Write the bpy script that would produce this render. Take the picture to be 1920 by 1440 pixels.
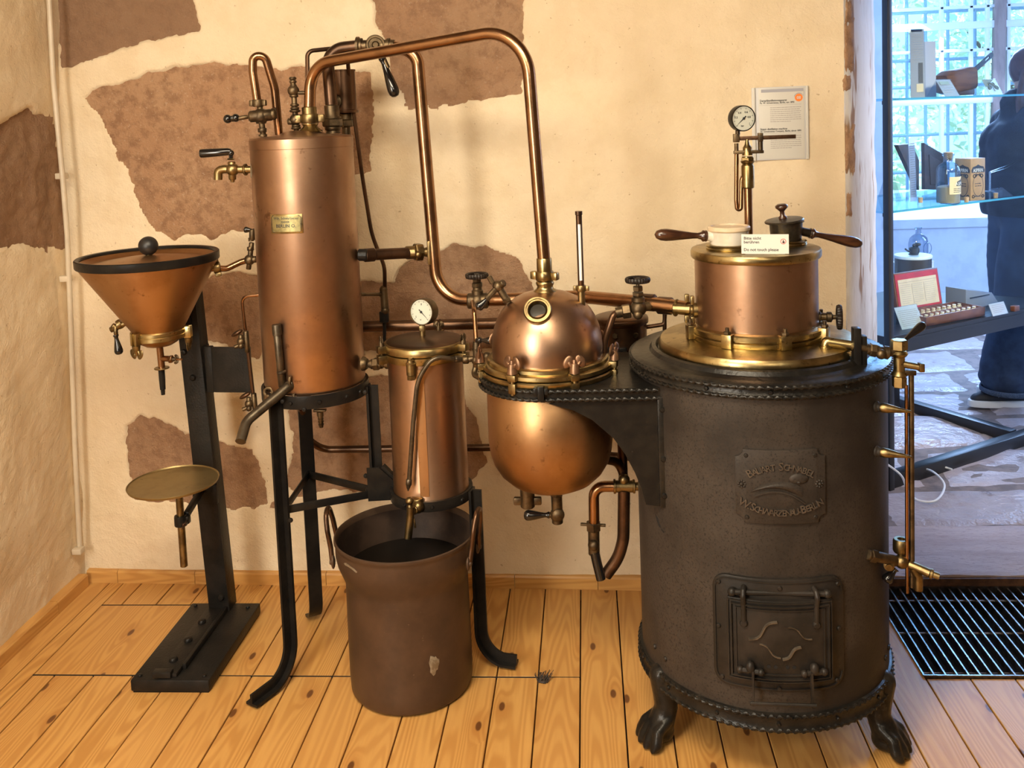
import bpy, bmesh, math, random
from mathutils import Vector, Matrix, Quaternion, noise
V = Vector
rnd = random.Random(7)
S = bpy.context.scene
for _o in list(bpy.data.objects):
    bpy.data.objects.remove(_o)
COL = S.collection

# ------------------------------------------------------------------ camera
F_PX, YAW, PITCH, ROLL, PX, PY, CAM_H = 1748.76, -0.07266579, 0.08274769, 0.03855888, 972.456, 367.743, 1.55
FWD = V((math.sin(YAW) * math.cos(PITCH), math.cos(YAW) * math.cos(PITCH), -math.sin(PITCH)))
_r0 = V((math.cos(YAW), -math.sin(YAW), 0))
_d0 = FWD.cross(_r0)
RIGHT = math.cos(ROLL) * _r0 + math.sin(ROLL) * _d0
DOWN = -math.sin(ROLL) * _r0 + math.cos(ROLL) * _d0
EYE = V((0, 0, CAM_H))
cd = bpy.data.cameras.new('camera')
cam = bpy.data.objects.new('camera', cd)
COL.objects.link(cam)
cd.sensor_fit = 'HORIZONTAL'
cd.sensor_width = 36
cd.lens = F_PX / 1920 * 36
cd.shift_x = -(PX - 960) / 1920
cd.shift_y = (PY - 720) / 1920
cd.clip_start = 0.05
mw = Matrix.Identity(4)
for _i, _v in enumerate((RIGHT, -DOWN, -FWD)):
    for _j in range(3):
        mw[_j][_i] = _v[_j]
mw.translation = EYE
cam.matrix_world = mw
S.camera = cam
S.view_settings.view_transform = 'Standard'
S.view_settings.look = 'None'
S.view_settings.exposure = 0.0
S.view_settings.gamma = 1
S.view_settings.use_curve_mapping = False

# ------------------------------------------------------------------ world and lights
world = bpy.data.worlds.new('world')
S.world = world
world.use_nodes = True
wn = world.node_tree.nodes
wn['Background'].inputs[0].default_value = (0.36, 0.66, 1.0, 1)
wn['Background'].inputs[1].default_value = 2.6


def area(name, loc, look, sx, sy, power, color, spread=180):
    ld = bpy.data.lights.new(name, 'AREA')
    ld.shape = 'RECTANGLE'
    ld.size, ld.size_y, ld.energy, ld.color = sx, sy, power, color
    ld.spread = math.radians(spread)
    o = bpy.data.objects.new(name, ld)
    COL.objects.link(o)
    o.location = loc
    o.rotation_euler = (V(look) - V(loc)).to_track_quat('-Z', 'Y').to_euler()
    return o


area('window_light_room', (-1.70, -0.25, 1.50), (0.0, 1.6, 1.0), 1.1, 1.4, 128, (1.0, 0.92, 0.78))
area('ceiling_lamp_warm', (-0.5, 0.9, 2.52), (-0.5, 1.7, 0.0), 1.3, 0.6, 92, (1.0, 0.85, 0.62))
area('rear_fill_light', (0.5, -0.6, 2.52), (0.3, 1.2, 0.6), 1.2, 0.6, 30, (1.0, 0.86, 0.64))  # unseen fill light behind the camera, raised to lift the lower wall
area('show_case_fill_light', (2.2, 1.5, 2.45), (1.5, 4.1, 1.0), .6, .5, 17, (1.0, 0.88, 0.70), 50)  # added light, unseen, to warm the show case contents through the doorway
area('far_window_light', (2.9, 6.4, 2.35), (1.3, 3.0, 0.0), 1.6, 0.9, 190, (0.36, 0.57, 1.0))
area('far_side_light', (4.3, 5.0, 2.0), (1.3, 4.0, 0.4), 1.2, 1.5, 95, (0.36, 0.56, 1.0))
sun = bpy.data.lights.new('sun', 'SUN')
sun.energy, sun.angle, sun.color = 9.0, math.radians(2), (1.0, 0.95, 0.85)
sun_o = bpy.data.objects.new('sun', sun)
COL.objects.link(sun_o)
sun_o.rotation_euler = (math.radians(50), 0, math.radians(70))


# ------------------------------------------------------------------ measuring helpers (a pixel of the 1920x1440 photo -> a point of the place)
def ray(x, y):
    return FWD + RIGHT * ((x - PX) / F_PX) + DOWN * ((y - PY) / F_PX)


def at(x, y, Y):
    r = ray(x, y)
    return EYE + r * (Y / r.y)


def fl(x, y, z=0.0):
    r = ray(x, y)
    return EYE + r * ((z - CAM_H) / r.z)


# ------------------------------------------------------------------ object helpers
WLOC = {}


def wl(p):
    return WLOC[p.name] if p is not None else V((0, 0, 0))


def link(o, parent):
    COL.objects.link(o)
    if parent is not None:
        o.parent = parent
    return o


def tag(o, label=None, cat=None, group=None, kind=None):
    if label: o['label'] = label
    if cat: o['category'] = cat
    if group: o['group'] = group
    if kind: o['kind'] = kind
    return o


def thing(name, loc, label, cat, group=None):
    o = bpy.data.objects.new(name, None)
    o.empty_display_size = 0.05
    link(o, None)
    o.location = loc
    WLOC[o.name] = V(loc)
    return tag(o, label, cat, group)


def struct(name, loc=(0, 0, 0)):
    o = bpy.data.objects.new(name, None)
    link(o, None)
    o.location = loc
    WLOC[o.name] = V(loc)
    o['kind'] = 'structure'
    return o


def axes(d, up=None):
    """3x3 whose Z column is d"""
    d = V(d).normalized()
    u = V(up) if up is not None else (V((0, 0, 1)) if abs(d.z) < 0.9 else V((1, 0, 0)))
    x = u.cross(d).normalized()
    y = d.cross(x)
    return Matrix((x, y, d)).transposed()


def frame(p, d, up=None):
    m = axes(d, up).to_4x4()
    m.translation = V(p)
    return m


def smooth_mesh(me, ang):
    n = len(me.polygons)
    me.polygons.foreach_set('use_smooth', [True] * n)
    me.set_sharp_from_angle(angle=math.radians(ang))


class MB:
    def __init__(s):
        s.bm = bmesh.new()

    def grid(s, rows, closed_u=True, closed_v=False):
        """rows: list of rings of points"""
        bm = s.bm
        vs = [[bm.verts.new(p) for p in r] for r in rows]
        nr, nc = len(vs), len(vs[0])
        for i in range(nr if closed_v else nr - 1):
            a, b = vs[i], vs[(i + 1) % nr]
            for j in range(nc if closed_u else nc - 1):
                k = (j + 1) % nc
                bm.faces.new((a[j], a[k], b[k], b[j]))
        return vs

    def lathe(s, prof, p=(0, 0, 0), d=(0, 0, 1), n=32, hexa=False):
        A = axes(d)
        p = V(p)
        bm = s.bm
        prev = None
        for r, h in prof:
            c = p + A @ V((0, 0, h))
            if r < 1e-6:
                cur = [bm.verts.new(c)]
            else:
                cur = [bm.verts.new(c + A @ V((r * math.cos(2 * math.pi * k / n), r * math.sin(2 * math.pi * k / n), 0))) for k in range(n)]
            if prev is not None and not (len(prev) == 1 and len(cur) == 1):
                for k in range(n):
                    m = (k + 1) % n
                    if len(prev) == 1: bm.faces.new((prev[0], cur[m], cur[k]))
                    elif len(cur) == 1: bm.faces.new((prev[k], prev[m], cur[0]))
                    else: bm.faces.new((prev[k], prev[m], cur[m], cur[k]))
            prev = cur
        return s

    def cyl(s, a, b, r, r2=None, n=20):
        a, b = V(a), V(b)
        L = (b - a).length
        r2 = r if r2 is None else r2
        return s.lathe([(0, 0), (r, 0), (r2, L), (0, L)], a, b - a, n)

    def rod(s, a, b, r, n=16, e=0.15):
        """cylinder with softened ends"""
        a, b = V(a), V(b)
        L = (b - a).length
        c = min(r * e, L * .2)
        return s.lathe([(0, 0), (r - c, 0), (r, c), (r, L - c), (r - c, L), (0, L)], a, b - a, n)

    def hexn(s, p, d, r, h, bev=.12):
        c = r * bev
        return s.lathe([(0, 0), (r - c, 0), (r, c), (r, h - c), (r - c, h), (0, h)], p, d, 6)

    def ball(s, p, r, n=20, m=12, sc=(1, 1, 1), A=None):
        p = V(p)
        A = A or Matrix.Identity(3)
        bm = s.bm
        rows = []
        for i in range(1, m):
            t = math.pi * i / m
            rows.append([p + A @ V((r * sc[0] * math.sin(t) * math.cos(2 * math.pi * k / n), r * sc[1] * math.sin(t) * math.sin(2 * math.pi * k / n), r * sc[2] * math.cos(t))) for k in range(n)])
        vs = s.grid(rows)
        top = bm.verts.new(p + A @ V((0, 0, r * sc[2])))
        bot = bm.verts.new(p + A @ V((0, 0, -r * sc[2])))
        for k in range(n):
            j = (k + 1) % n
            bm.faces.new((vs[0][j], vs[0][k], top))
            bm.faces.new((vs[-1][k], vs[-1][j], bot))
        return s

    def torus(s, p, d, R, r, n=40, m=12, sq=1.0):
        A = axes(d)
        p = V(p)
        rows = []
        for i in range(n):
            a = 2 * math.pi * i / n
            rows.append([p + A @ V(((R + r * math.cos(b)) * math.cos(a), (R + r * math.cos(b)) * math.sin(a), r * sq * math.sin(b))) for b in (2 * math.pi * k / m for k in range(m))])
        s.grid(rows, True, True)
        return s

    def box(s, c, size, R=None, bev=0.0, seg=2):
        M_ = Matrix.Translation(V(c)) @ ((R.to_4x4()) if R is not None else Matrix.Identity(4)) @ Matrix.Diagonal((size[0], size[1], size[2], 1))
        res = bmesh.ops.create_cube(s.bm, size=1, matrix=M_)
        if bev > 0:
            es = list({e for v in res['verts'] for e in v.link_edges})
            bmesh.ops.bevel(s.bm, geom=es, offset=bev, segments=seg, affect='EDGES', profile=0.5)
        return s

    def bar(s, a, b, w, t, up=(0, 0, 1), bev=0.0):
        """flat bar from a to b; w across (along 'up'), t thick"""
        a, b = V(a), V(b)
        d = (b - a)
        L = d.length
        d.normalize()
        x = V(up).cross(d).normalized()
        y = d.cross(x)
        R = Matrix((x, y, d)).transposed()
        return s.box((a + b) / 2, (t, w, L), R, bev)

    def prism(s, poly, M_, t, bev=0.0, holes=()):
        """2-D polygon in the frame M_ extruded by t along its Z"""
        bm = s.bm
        allv, edges = [], []
        for pl in (poly,) + tuple(holes):
            vs = [bm.verts.new((q[0], q[1], 0)) for q in pl]
            allv += vs
            edges += [bm.edges.new((vs[i], vs[(i + 1) % len(vs)])) for i in range(len(vs))]
        if holes:
            g = bmesh.ops.triangle_fill(bm, edges=edges, use_beauty=True)
            faces = [f for f in g['geom'] if isinstance(f, bmesh.types.BMFace)]
        else:
            faces = [bm.faces.new(allv)]
        ex = bmesh.ops.extrude_face_region(bm, geom=faces)
        nv = [e for e in ex['geom'] if isinstance(e, bmesh.types.BMVert)]
        for v in nv: v.co.z += t
        every = list(set(allv + nv))
        if bev > 0:
            es = [e for e in {e for v in nv for e in v.link_edges} if abs(e.verts[0].co.z - t) < 1e-6 and abs(e.verts[1].co.z - t) < 1e-6 and len(e.link_faces) == 2 and abs(e.calc_face_angle(0)) > .5]
            r = bmesh.ops.bevel(bm, geom=es, offset=bev, segments=2, affect='EDGES', profile=.5)
            every = list(set(v for v in every if v.is_valid) | set(r['verts']))
        for v in every: v.co = M_ @ v.co
        return s

    def tube(s, pts, r, n=12, bend=0.0, caps=True, rad=None, seg=7):
        pts = [V(p) for p in pts]
        path = [pts[0]]
        for i in range(1, len(pts) - 1):
            b = bend[i - 1] if isinstance(bend, (list, tuple)) else bend
            a, c, e = pts[i - 1], pts[i], pts[i + 1]
            d1, d2 = (a - c), (e - c)
            L1, L2 = d1.length, d2.length
            d1.normalize(); d2.normalize()
            th = d1.angle(d2)
            if b <= 0 or th > math.pi - .02:
                path.append(c)
                continue
            q = min(b / math.tan(th / 2), L1 * .49, L2 * .49)
            bb = q * math.tan(th / 2)
            cen = c + (d1 + d2).normalized() * (bb / math.sin(th / 2))
            v1, v2 = c + d1 * q - cen, c + d2 * q - cen
            ax = v1.cross(v2).normalized()
            tot = math.pi - th
            for k in range(seg + 1):
                path.append(cen + Quaternion(ax, tot * k / seg) @ v1)
        path.append(pts[-1])
        s.sweep(path, r, n, caps, rad)
        return s

    def sweep(s, path, r, n=12, caps=True, rad=None, closed=False):
        m = len(path)
        tang = []
        for i in range(m):
            if closed: t = path[(i + 1) % m] - path[i - 1]
            else: t = path[min(i + 1, m - 1)] - path[max(i - 1, 0)]
            tang.append(t.normalized())
        x = axes(tang[0]).col[0].copy()
        rows = []
        for i in range(m):
            t = tang[i]
            x = (x - t * x.dot(t)).normalized()
            y = t.cross(x)
            rr = rad[i] if rad else r
            rows.append([path[i] + (x * math.cos(2 * math.pi * k / n) + y * math.sin(2 * math.pi * k / n)) * rr for k in range(n)])
        vs = s.grid(rows, True, closed)
        if caps and not closed:
            s.bm.faces.new(vs[0][::-1])
            s.bm.faces.new(vs[-1])
        return s

    def rope(s, path, r, pitch, closed=False, m=8):
        """twisted two-strand wire along a path"""
        L = [0.0]
        P = path + ([path[0]] if closed else [])
        for i in range(1, len(P)): L.append(L[-1] + (P[i] - P[i - 1]).length)
        tot = L[-1]
        turns = max(1, round(tot / pitch))
        N = turns * 5
        pts, j = [], 0
        for k in range(N if closed else N + 1):
            t = tot * k / N
            while j < len(L) - 2 and L[j + 1] < t: j += 1
            f = (t - L[j]) / max(1e-9, L[j + 1] - L[j])
            pts.append(P[j].lerp(P[j + 1], f))
        rows = []
        M2 = len(pts)
        for i in range(M2):
            if closed: t = pts[(i + 1) % M2] - pts[i - 1]
            else: t = pts[min(i + 1, M2 - 1)] - pts[max(i - 1, 0)]
            t.normalize()
            z = V((0, 0, 1)) if abs(t.z) < .9 else V((1, 0, 0))
            x = z.cross(t).normalized()
            y = t.cross(x)
            a0 = math.pi * i / 5
            rows.append([pts[i] + (x * math.cos(b) + y * math.sin(b)) * r * (.84 + .36 * math.cos(2 * b - 2 * a0)) for b in (2 * math.pi * k / m for k in range(m))])
        s.grid(rows, True, closed)
        return s

    def map(s, fn):
        for v in s.bm.verts: v.co = fn(v.co)
        return s

    def slices(s, step, axis=0):
        bm = s.bm
        lo = min(v.co[axis] for v in bm.verts)
        hi = max(v.co[axis] for v in bm.verts)
        k = math.floor(lo / step) + 1
        n = V((0, 0, 0)); n[axis] = 1
        while k * step < hi - 1e-6:
            c = V((0, 0, 0)); c[axis] = k * step
            bmesh.ops.bisect_plane(bm, geom=bm.verts[:] + bm.edges[:] + bm.faces[:], plane_co=c, plane_no=n, dist=1e-6)
            k += 1
        return s

    def mesh(s, name, mat, off=V((0, 0, 0)), ang=35, recalc=True):
        bm = s.bm
        if recalc: bmesh.ops.recalc_face_normals(bm, faces=bm.faces)
        me = bpy.data.meshes.new(name)
        if off.length: bmesh.ops.translate(bm, verts=bm.verts, vec=-off)
        bm.to_mesh(me)
        bm.free()
        me.materials.append(mat)
        smooth_mesh(me, ang)
        return me

    def build(s, name, mat, parent=None, ang=35, label=None, recalc=True):
        off = wl(parent)
        me = s.mesh(name, mat, off, ang, recalc)
        o = bpy.data.objects.new(name, me)
        link(o, parent)
        WLOC[o.name] = off.copy()
        if label: o['label'] = label
        return o

    def top(s, name, mat, loc, label, cat, group=None, ang=35):
        """a thing that is one mesh, or the body of a thing with parts"""
        me = s.mesh(name, mat, V(loc), ang)
        o = bpy.data.objects.new(name, me)
        link(o, None)
        o.location = loc
        WLOC[o.name] = V(loc)
        return tag(o, label, cat, group)


def inst(me, name, parent, M_):
    o = bpy.data.objects.new(name, me)
    link(o, parent)
    o.matrix_basis = Matrix.Translation(-wl(parent)) @ M_
    WLOC[o.name] = wl(parent).copy()
    return o


def copy_tree(o, parent=None):
    c = o.copy()
    COL.objects.link(c)
    if parent is not None: c.parent = parent
    WLOC[c.name] = WLOC.get(o.name, V((0, 0, 0)))
    for ch in o.children: copy_tree(ch, c)
    return c


_txt = {}


def text_bm(mb, txt, size, M_, ext=0.0, align='CENTER', font_w=1.0):
    key = (txt, size, ext, align)
    if key not in _txt:
        cu = bpy.data.curves.new('t', 'FONT')
        cu.body = txt
        cu.size = size
        cu.extrude = ext
        cu.offset = size * (.010 if ext > .001 else .022)
        cu.resolution_u = 2
        cu.align_x = align
        o = bpy.data.objects.new('t', cu)
        COL.objects.link(o)
        bpy.context.view_layer.update()
        me = bpy.data.meshes.new_from_object(o.evaluated_get(bpy.context.evaluated_depsgraph_get()))
        bpy.data.objects.remove(o)
        bpy.data.curves.remove(cu)
        _txt[key] = me
    me = _txt[key]
    b2 = bmesh.new()
    b2.from_mesh(me)
    vm = {}
    for v in b2.verts: vm[v] = mb.bm.verts.new(M_ @ V((v.co.x * font_w, v.co.y, v.co.z)))
    for f in b2.faces:
        try: mb.bm.faces.new([vm[v] for v in f.verts])
        except ValueError: pass
    b2.free()
    return mb


def blob_mesh(name, caps, voxel, mat, off, smooth=4, balls=()):
    """capsules ((p0, r0), (p1, r1)) melted into one continuous skin"""
    mb = MB()
    for (a, ra), (b, rb) in caps:
        a, b = V(a), V(b)
        n = max(2, int((b - a).length / (min(ra, rb) * .45)) + 1)
        for i in range(n + 1):
            t = i / n
            mb.ball(a.lerp(b, t), ra + (rb - ra) * t, 12, 8)
    for p, r, sc, A in balls:
        mb.ball(p, r, 16, 10, sc, A)
    me = mb.mesh(name, mat, V((0, 0, 0)), 180)
    o = bpy.data.objects.new('tmp', me)
    COL.objects.link(o)
    m = o.modifiers.new('r', 'REMESH')
    m.mode = 'VOXEL'
    m.voxel_size = voxel
    m2 = o.modifiers.new('s', 'SMOOTH')
    m2.iterations = smooth
    m2.factor = .5
    bpy.context.view_layer.update()
    me2 = bpy.data.meshes.new_from_object(o.evaluated_get(bpy.context.evaluated_depsgraph_get()))
    bpy.data.objects.remove(o)
    bpy.data.meshes.remove(me)
    me2.name = name
    me2.transform(Matrix.Translation(-off))
    me2.materials.clear()
    me2.materials.append(mat)
    me2.polygons.foreach_set('use_smooth', [True] * len(me2.polygons))
    return me2


def blob(name, caps, voxel, mat, parent, smooth=4, balls=()):
    off = wl(parent)
    o = bpy.data.objects.new(name, blob_mesh(name, caps, voxel, mat, off, smooth, balls))
    link(o, parent)
    WLOC[o.name] = off.copy()
    return o


# ------------------------------------------------------------------ materials
class NT:
    def __init__(s, name):
        s.m = bpy.data.materials.new(name)
        s.m.use_nodes = True
        s.t = s.m.node_tree
        s.b = s.t.nodes['Principled BSDF']
        s.pos = None

    def n(s, typ, **kw):
        nd = s.t.nodes.new(typ)
        for k, v in kw.items(): setattr(nd, k, v)
        return nd

    def l(s, a, b):
        s.t.links.new(a, b)

    def coord(s, stretch=(1, 1, 1), rand=False):
        g = s.n('ShaderNodeNewGeometry').outputs['Position']
        mp = s.n('ShaderNodeMapping')
        s.l(g, mp.inputs[0])
        mp.inputs['Scale'].default_value = stretch
        if rand:
            oi = s.n('ShaderNodeObjectInfo')
            mul = s.n('ShaderNodeVectorMath', operation='SCALE')
            cmb = s.n('ShaderNodeCombineXYZ')
            s.l(oi.outputs['Random'], cmb.inputs[0]); s.l(oi.outputs['Random'], cmb.inputs[1])
            s.l(cmb.outputs[0], mul.inputs[0]); mul.inputs['Scale'].default_value = 37.0
            s.l(mul.outputs[0], mp.inputs['Location'])
        return mp.outputs[0]

    def noise(s, co, scale, detail=4, rough=.55, dist=0):
        nd = s.n('ShaderNodeTexNoise')
        s.l(co, nd.inputs['Vector'])
        nd.inputs['Scale'].default_value = scale
        nd.inputs['Detail'].default_value = detail
        nd.inputs['Roughness'].default_value = rough
        nd.inputs['Distortion'].default_value = dist
        return nd.outputs['Fac']

    def ramp(s, f, lo, hi):
        nd = s.n('ShaderNodeMapRange')
        nd.interpolation_type = 'SMOOTHSTEP'
        s.l(f, nd.inputs[0])
        nd.inputs[1].default_value, nd.inputs[2].default_value = lo, hi
        return nd.outputs[0]

    def mix(s, f, a, b):
        nd = s.n('ShaderNodeMix', data_type='RGBA')
        if isinstance(f, float): nd.inputs[0].default_value = f
        else: s.l(f, nd.inputs[0])
        for i, c in ((6, a), (7, b)):
            if isinstance(c, (tuple, list)): nd.inputs[i].default_value = (c[0], c[1], c[2], 1)
            else: s.l(c, nd.inputs[i])
        return nd.outputs[2]

    def math(s, op, a, b=None):
        nd = s.n('ShaderNodeMath', operation=op)
        for i, c in enumerate((a, b)):
            if c is None: continue
            if isinstance(c, (int, float)): nd.inputs[i].default_value = c
            else: s.l(c, nd.inputs[i])
        return nd.outputs[0]

    def bump(s, h, strength, dist=.002):
        nd = s.n('ShaderNodeBump')
        nd.inputs['Strength'].default_value = strength
        nd.inputs['Distance'].default_value = dist
        s.l(h, nd.inputs['Height'])
        s.l(nd.outputs[0], s.b.inputs['Normal'])


def M(name, c1, c2=None, rough=.5, metal=0.0, ns=6, lo=.42, hi=.62, c3=None, ns3=90, lo3=.62, hi3=.7, bs=0, bstr=.2, bdist=.002, r2=None, stretch=(1, 1, 1), spec=None, coat=0, rand=False):
    t = NT(name)
    co = t.coord(stretch, rand)
    col = c1
    if c2:
        f = t.ramp(t.noise(co, ns, 5, .6), lo, hi)
        col = t.mix(f, c1, c2)
        if r2 is not None:
            mr = t.n('ShaderNodeMapRange'); t.l(f, mr.inputs[0]); mr.inputs[3].default_value = rough; mr.inputs[4].default_value = r2
            t.l(mr.outputs[0], t.b.inputs['Roughness'])
    if c3:
        col = t.mix(t.ramp(t.noise(co, ns3, 3, .7), lo3, hi3), col, c3)
    if isinstance(col, tuple): t.b.inputs['Base Color'].default_value = (*col, 1)
    else: t.l(col, t.b.inputs['Base Color'])
    if not (c2 and r2 is not None): t.b.inputs['Roughness'].default_value = rough
    t.b.inputs['Metallic'].default_value = metal
    if spec is not None: t.b.inputs['Specular IOR Level'].default_value = spec
    if coat: t.b.inputs['Coat Weight'].default_value = coat; t.b.inputs['Coat Roughness'].default_value = .15
    if bs: t.bump(t.noise(co, bs, 4, .6), bstr, bdist)
    return t.m


copper = M('copper_polished', (.43, .27, .175), (.31, .185, .115), .32, 1, 5, .36, .66, (.20, .115, .07), 26, .62, .76, 9, .03, .004, r2=.42)
copper_pipe = M('copper_pipe', (.36, .20, .105), (.22, .12, .062), .26, 1, 9, .42, .66, bs=40, bstr=.05)
copper_dark = M('copper_dark', (.13, .072, .042), (.07, .040, .025), .36, .9, 8, .42, .62, bs=60, bstr=.08)
copper_cone = M('copper_cone', (.42, .245, .12), (.32, .175, .08), .40, 1, 5, .42, .62, (.20, .11, .05), 30, .6, .75, 9, .03, .004)
brass = M('brass_polished', (.42, .325, .155), (.26, .19, .085), .30, 1, 14, .42, .62, (.15, .11, .05), 60, .60, .72, 40, .06)
brass_dull = M('brass_dull', (.27, .195, .09), (.14, .10, .048), .38, 1, 20, .42, .62, bs=70, bstr=.1)
bronze = M('bronze_dark', (.15, .105, .058), (.075, .053, .032), .46, .92, 30, .42, .62, bs=120, bstr=.15)
plate_brass = M('tray_brass', (.33, .25, .115), (.24, .175, .075), .42, .9, 7, .42, .62, (.15, .105, .05), 40, .66, .78)
iron_black = M('iron_black_paint', (.009, .008, .0075), (.014, .012, .010), .34, 0, 18, .42, .62, (.05, .045, .04), 130, .70, .80, 90, .35, .002, spec=.18)
iron_plate = M('iron_plate_black', (.011, .010, .009), (.018, .015, .013), .40, 0, 14, .42, .62, (.07, .06, .05), 220, .71, .79, 160, .45, .002, spec=.18)
drum_mat = M('iron_drum_brown', (.021, .017, .0145), (.050, .040, .033), .50, .10, 4.0, .32, .68, (.020, .0165, .0145), 190, .50, .68, 160, .3, .0015, spec=.22)
drum_trim = M('iron_trim_black', (.010, .009, .008), (.019, .016, .013), .30, .05, 16, .42, .62, (.04, .033, .027), 40, .62, .74, 60, .45, .003, spec=.24)
door_mat = M('iron_door', (.017, .0145, .0125), (.030, .024, .020), .42, .1, 10, .40, .64, (.07, .056, .042), 160, .70, .78, 120, .4, .0015, spec=.25)
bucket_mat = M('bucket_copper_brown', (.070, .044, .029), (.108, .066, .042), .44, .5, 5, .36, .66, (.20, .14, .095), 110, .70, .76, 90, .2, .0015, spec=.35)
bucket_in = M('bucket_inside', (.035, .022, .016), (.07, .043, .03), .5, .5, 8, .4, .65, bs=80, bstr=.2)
solder = M('solder_grey', (.33, .29, .22), (.22, .17, .11), .5, .5, 60, .4, .6, bs=150, bstr=.4)
bakelite = M('handle_black', (.008, .007, .007), None, .16, 0, spec=.6)
ball_black = M('ball_black', (.012, .011, .011), (.02, .018, .017), .42, 0, 40)
wheel_mat = M('handwheel_black', (.014, .010, .008), (.024, .016, .012), .4, .1, 40, bs=120, bstr=.2, spec=.3)
pipe_lead = M('pipe_lead_grey', (.125, .10, .07), (.075, .058, .04), .4, .85, 30, .42, .62, bs=100, bstr=.15)
dark_wood = M('wood_handle_dark', (.060, .022, .010), (.030, .011, .006), .28, 0, 14, .4, .6, stretch=(1, 6, 6), coat=.4, spec=.5)
porcelain = M('porcelain_white', (.66, .62, .55), (.58, .53, .44), .22, 0, 20, spec=.5)
lid_cream = M('lid_cream', (.62, .49, .34), (.54, .41, .27), .4, 0, 20)
pan_metal = M('pan_dark_metal', (.055, .045, .035), (.09, .075, .055), .34, .8, 30, .42, .62, bs=60, bstr=.25)
white_card = M('card_white', (.60, .58, .53), None, .45)
cool_card = M('card_plain', (.58, .57, .57), None, .45)
tan_card = M('card_tan', (.62, .50, .30), None, .5)
ink = M('ink_black', (.02, .02, .022), None, .5)
ink_grey = M('ink_grey', (.16, .15, .15), None, .5)
ink_soft = M('ink_soft', (.34, .31, .29), None, .5)
bar_grey = M('print_grey_bar', (.36, .36, .40), None, .5)
orange = M('print_orange', (.85, .22, .03), None, .5)
red_ink = M('print_red', (.55, .03, .03), None, .5)
dial_white = M('dial_white', (.62, .59, .51), None, .4)
glass_dark = M('sight_glass_dark', (.035, .03, .024), None, .2, 0, spec=.15)
water_dark = M('dark_residue', (.006, .005, .004), None, .25)
steel = M('grate_steel', (.34, .32, .31), (.20, .17, .15), .3, 1, 40, .42, .62)
rust = M('rust_iron', (.12, .055, .028), (.07, .032, .018), .7, .2, 30, .4, .6, (.22, .13, .08), 130, .66, .74, 110, .5, .003)
pit_mat = M('pit_dark', (.006, .005, .005), None, .9)
white_metal = M('vitrine_black_metal', (.012, .012, .014), None, .35, 0, spec=.5)
plaster_far = M('plaster_far_white', (.66, .68, .72), (.58, .60, .66), .9, 0, 6, .42, .62, bs=50, bstr=.3, bdist=.003)
frame_white = M('window_frame_white', (.80, .80, .80), None, .5)
frame_wood = M('window_wood_brown', (.25, .16, .13), (.33, .22, .18), .5, 0, 20, stretch=(1, 1, .2))
iron_blue = M('window_grille', (.38, .52, .62), None, .5)
leaf_mat = M('leaf_overexposed', (.62, .82, .66), (.80, .92, .82), .6, 0, 3, rand=True)  # overexposed daylight is put into the leaf colour
bark_mat = M('bark', (.16, .12, .09), (.10, .07, .05), .8, 0, 20)
ground_mat = M('outside_ground', (.22, .30, .14), (.30, .28, .18), .9, 0, 2)
cork = M('cork_tan', (.52, .33, .17), (.42, .25, .12), .7, 0, 60)
mould_wood = M('wooden_mould_brown', (.16, .062, .02), (.11, .04, .013), .6, 0, 12, stretch=(1, 1, 5), bs=60, bstr=.2, spec=.2)
leather_red = M('case_red', (.42, .02, .025), (.32, .015, .02), .4, 0, 20)
case_brown = M('case_brown', (.12, .045, .025), (.17, .065, .035), .4, 0, 20)
book_dark = M('book_dark', (.035, .022, .018), (.06, .035, .025), .5, 0, 30)
powder = M('powder_yellow', (.60, .44, .22), None, .7)
denim = M('denim_blue', (.012, .024, .055), (.026, .048, .095), .85, 0, 10, .36, .66)
jacket_mat = M('jacket_navy', (.006, .010, .022), (.011, .017, .034), .75, 0, 12, bs=90, bstr=.1)
skin_mat = M('skin', (.52, .33, .25), (.48, .29, .21), .5, 0, 20)
hair_mat = M('hair_red_brown', (.055, .022, .026), (.095, .036, .036), .4, 0, 60, stretch=(6, 6, .4))
shoe_mat = M('shoe_black', (.012, .012, .016), None, .6, 0, bs=200, bstr=.2)
sole_mat = M('sole_white', (.72, .70, .66), None, .6)
cable_mat = M('cable_white', (.66, .66, .66), None, .4)
bristle_mat = M('bristle_dark', (.03, .02, .015), None, .6)
conduit_mat = M('conduit_cream', (.62, .53, .40), (.56, .47, .35), .35, 0, 8)


def glass_material(name, tint, spec=.10, rough=.02):
    t = NT(name)
    nt = t.t
    nt.nodes.remove(t.b)
    out = nt.nodes['Material Output']
    tr = t.n('ShaderNodeBsdfTransparent'); tr.inputs[0].default_value = (*tint, 1)
    gl = t.n('ShaderNodeBsdfGlossy'); gl.inputs['Roughness'].default_value = rough
    lw = t.n('ShaderNodeLayerWeight'); lw.inputs[0].default_value = .5
    ad = t.math('ADD', t.math('MULTIPLY', t.math('POWER', lw.outputs['Facing'], 4.0), .45), spec * .5)
    mx = t.n('ShaderNodeMixShader')
    t.l(ad, mx.inputs[0]); t.l(tr.outputs[0], mx.inputs[1]); t.l(gl.outputs[0], mx.inputs[2])
    t.l(mx.outputs[0], out.inputs[0])
    return t.m


glass = glass_material('glass_clear', (.93, .97, .98), .014)
glass_edge = glass_material('glass_shelf', (.62, .86, .93), .08)
glass_bottle = glass_material('glass_bottle', (.66, .72, .82), .30)
acrylic = glass_material('acrylic', (.90, .94, .97), .10)


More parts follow.
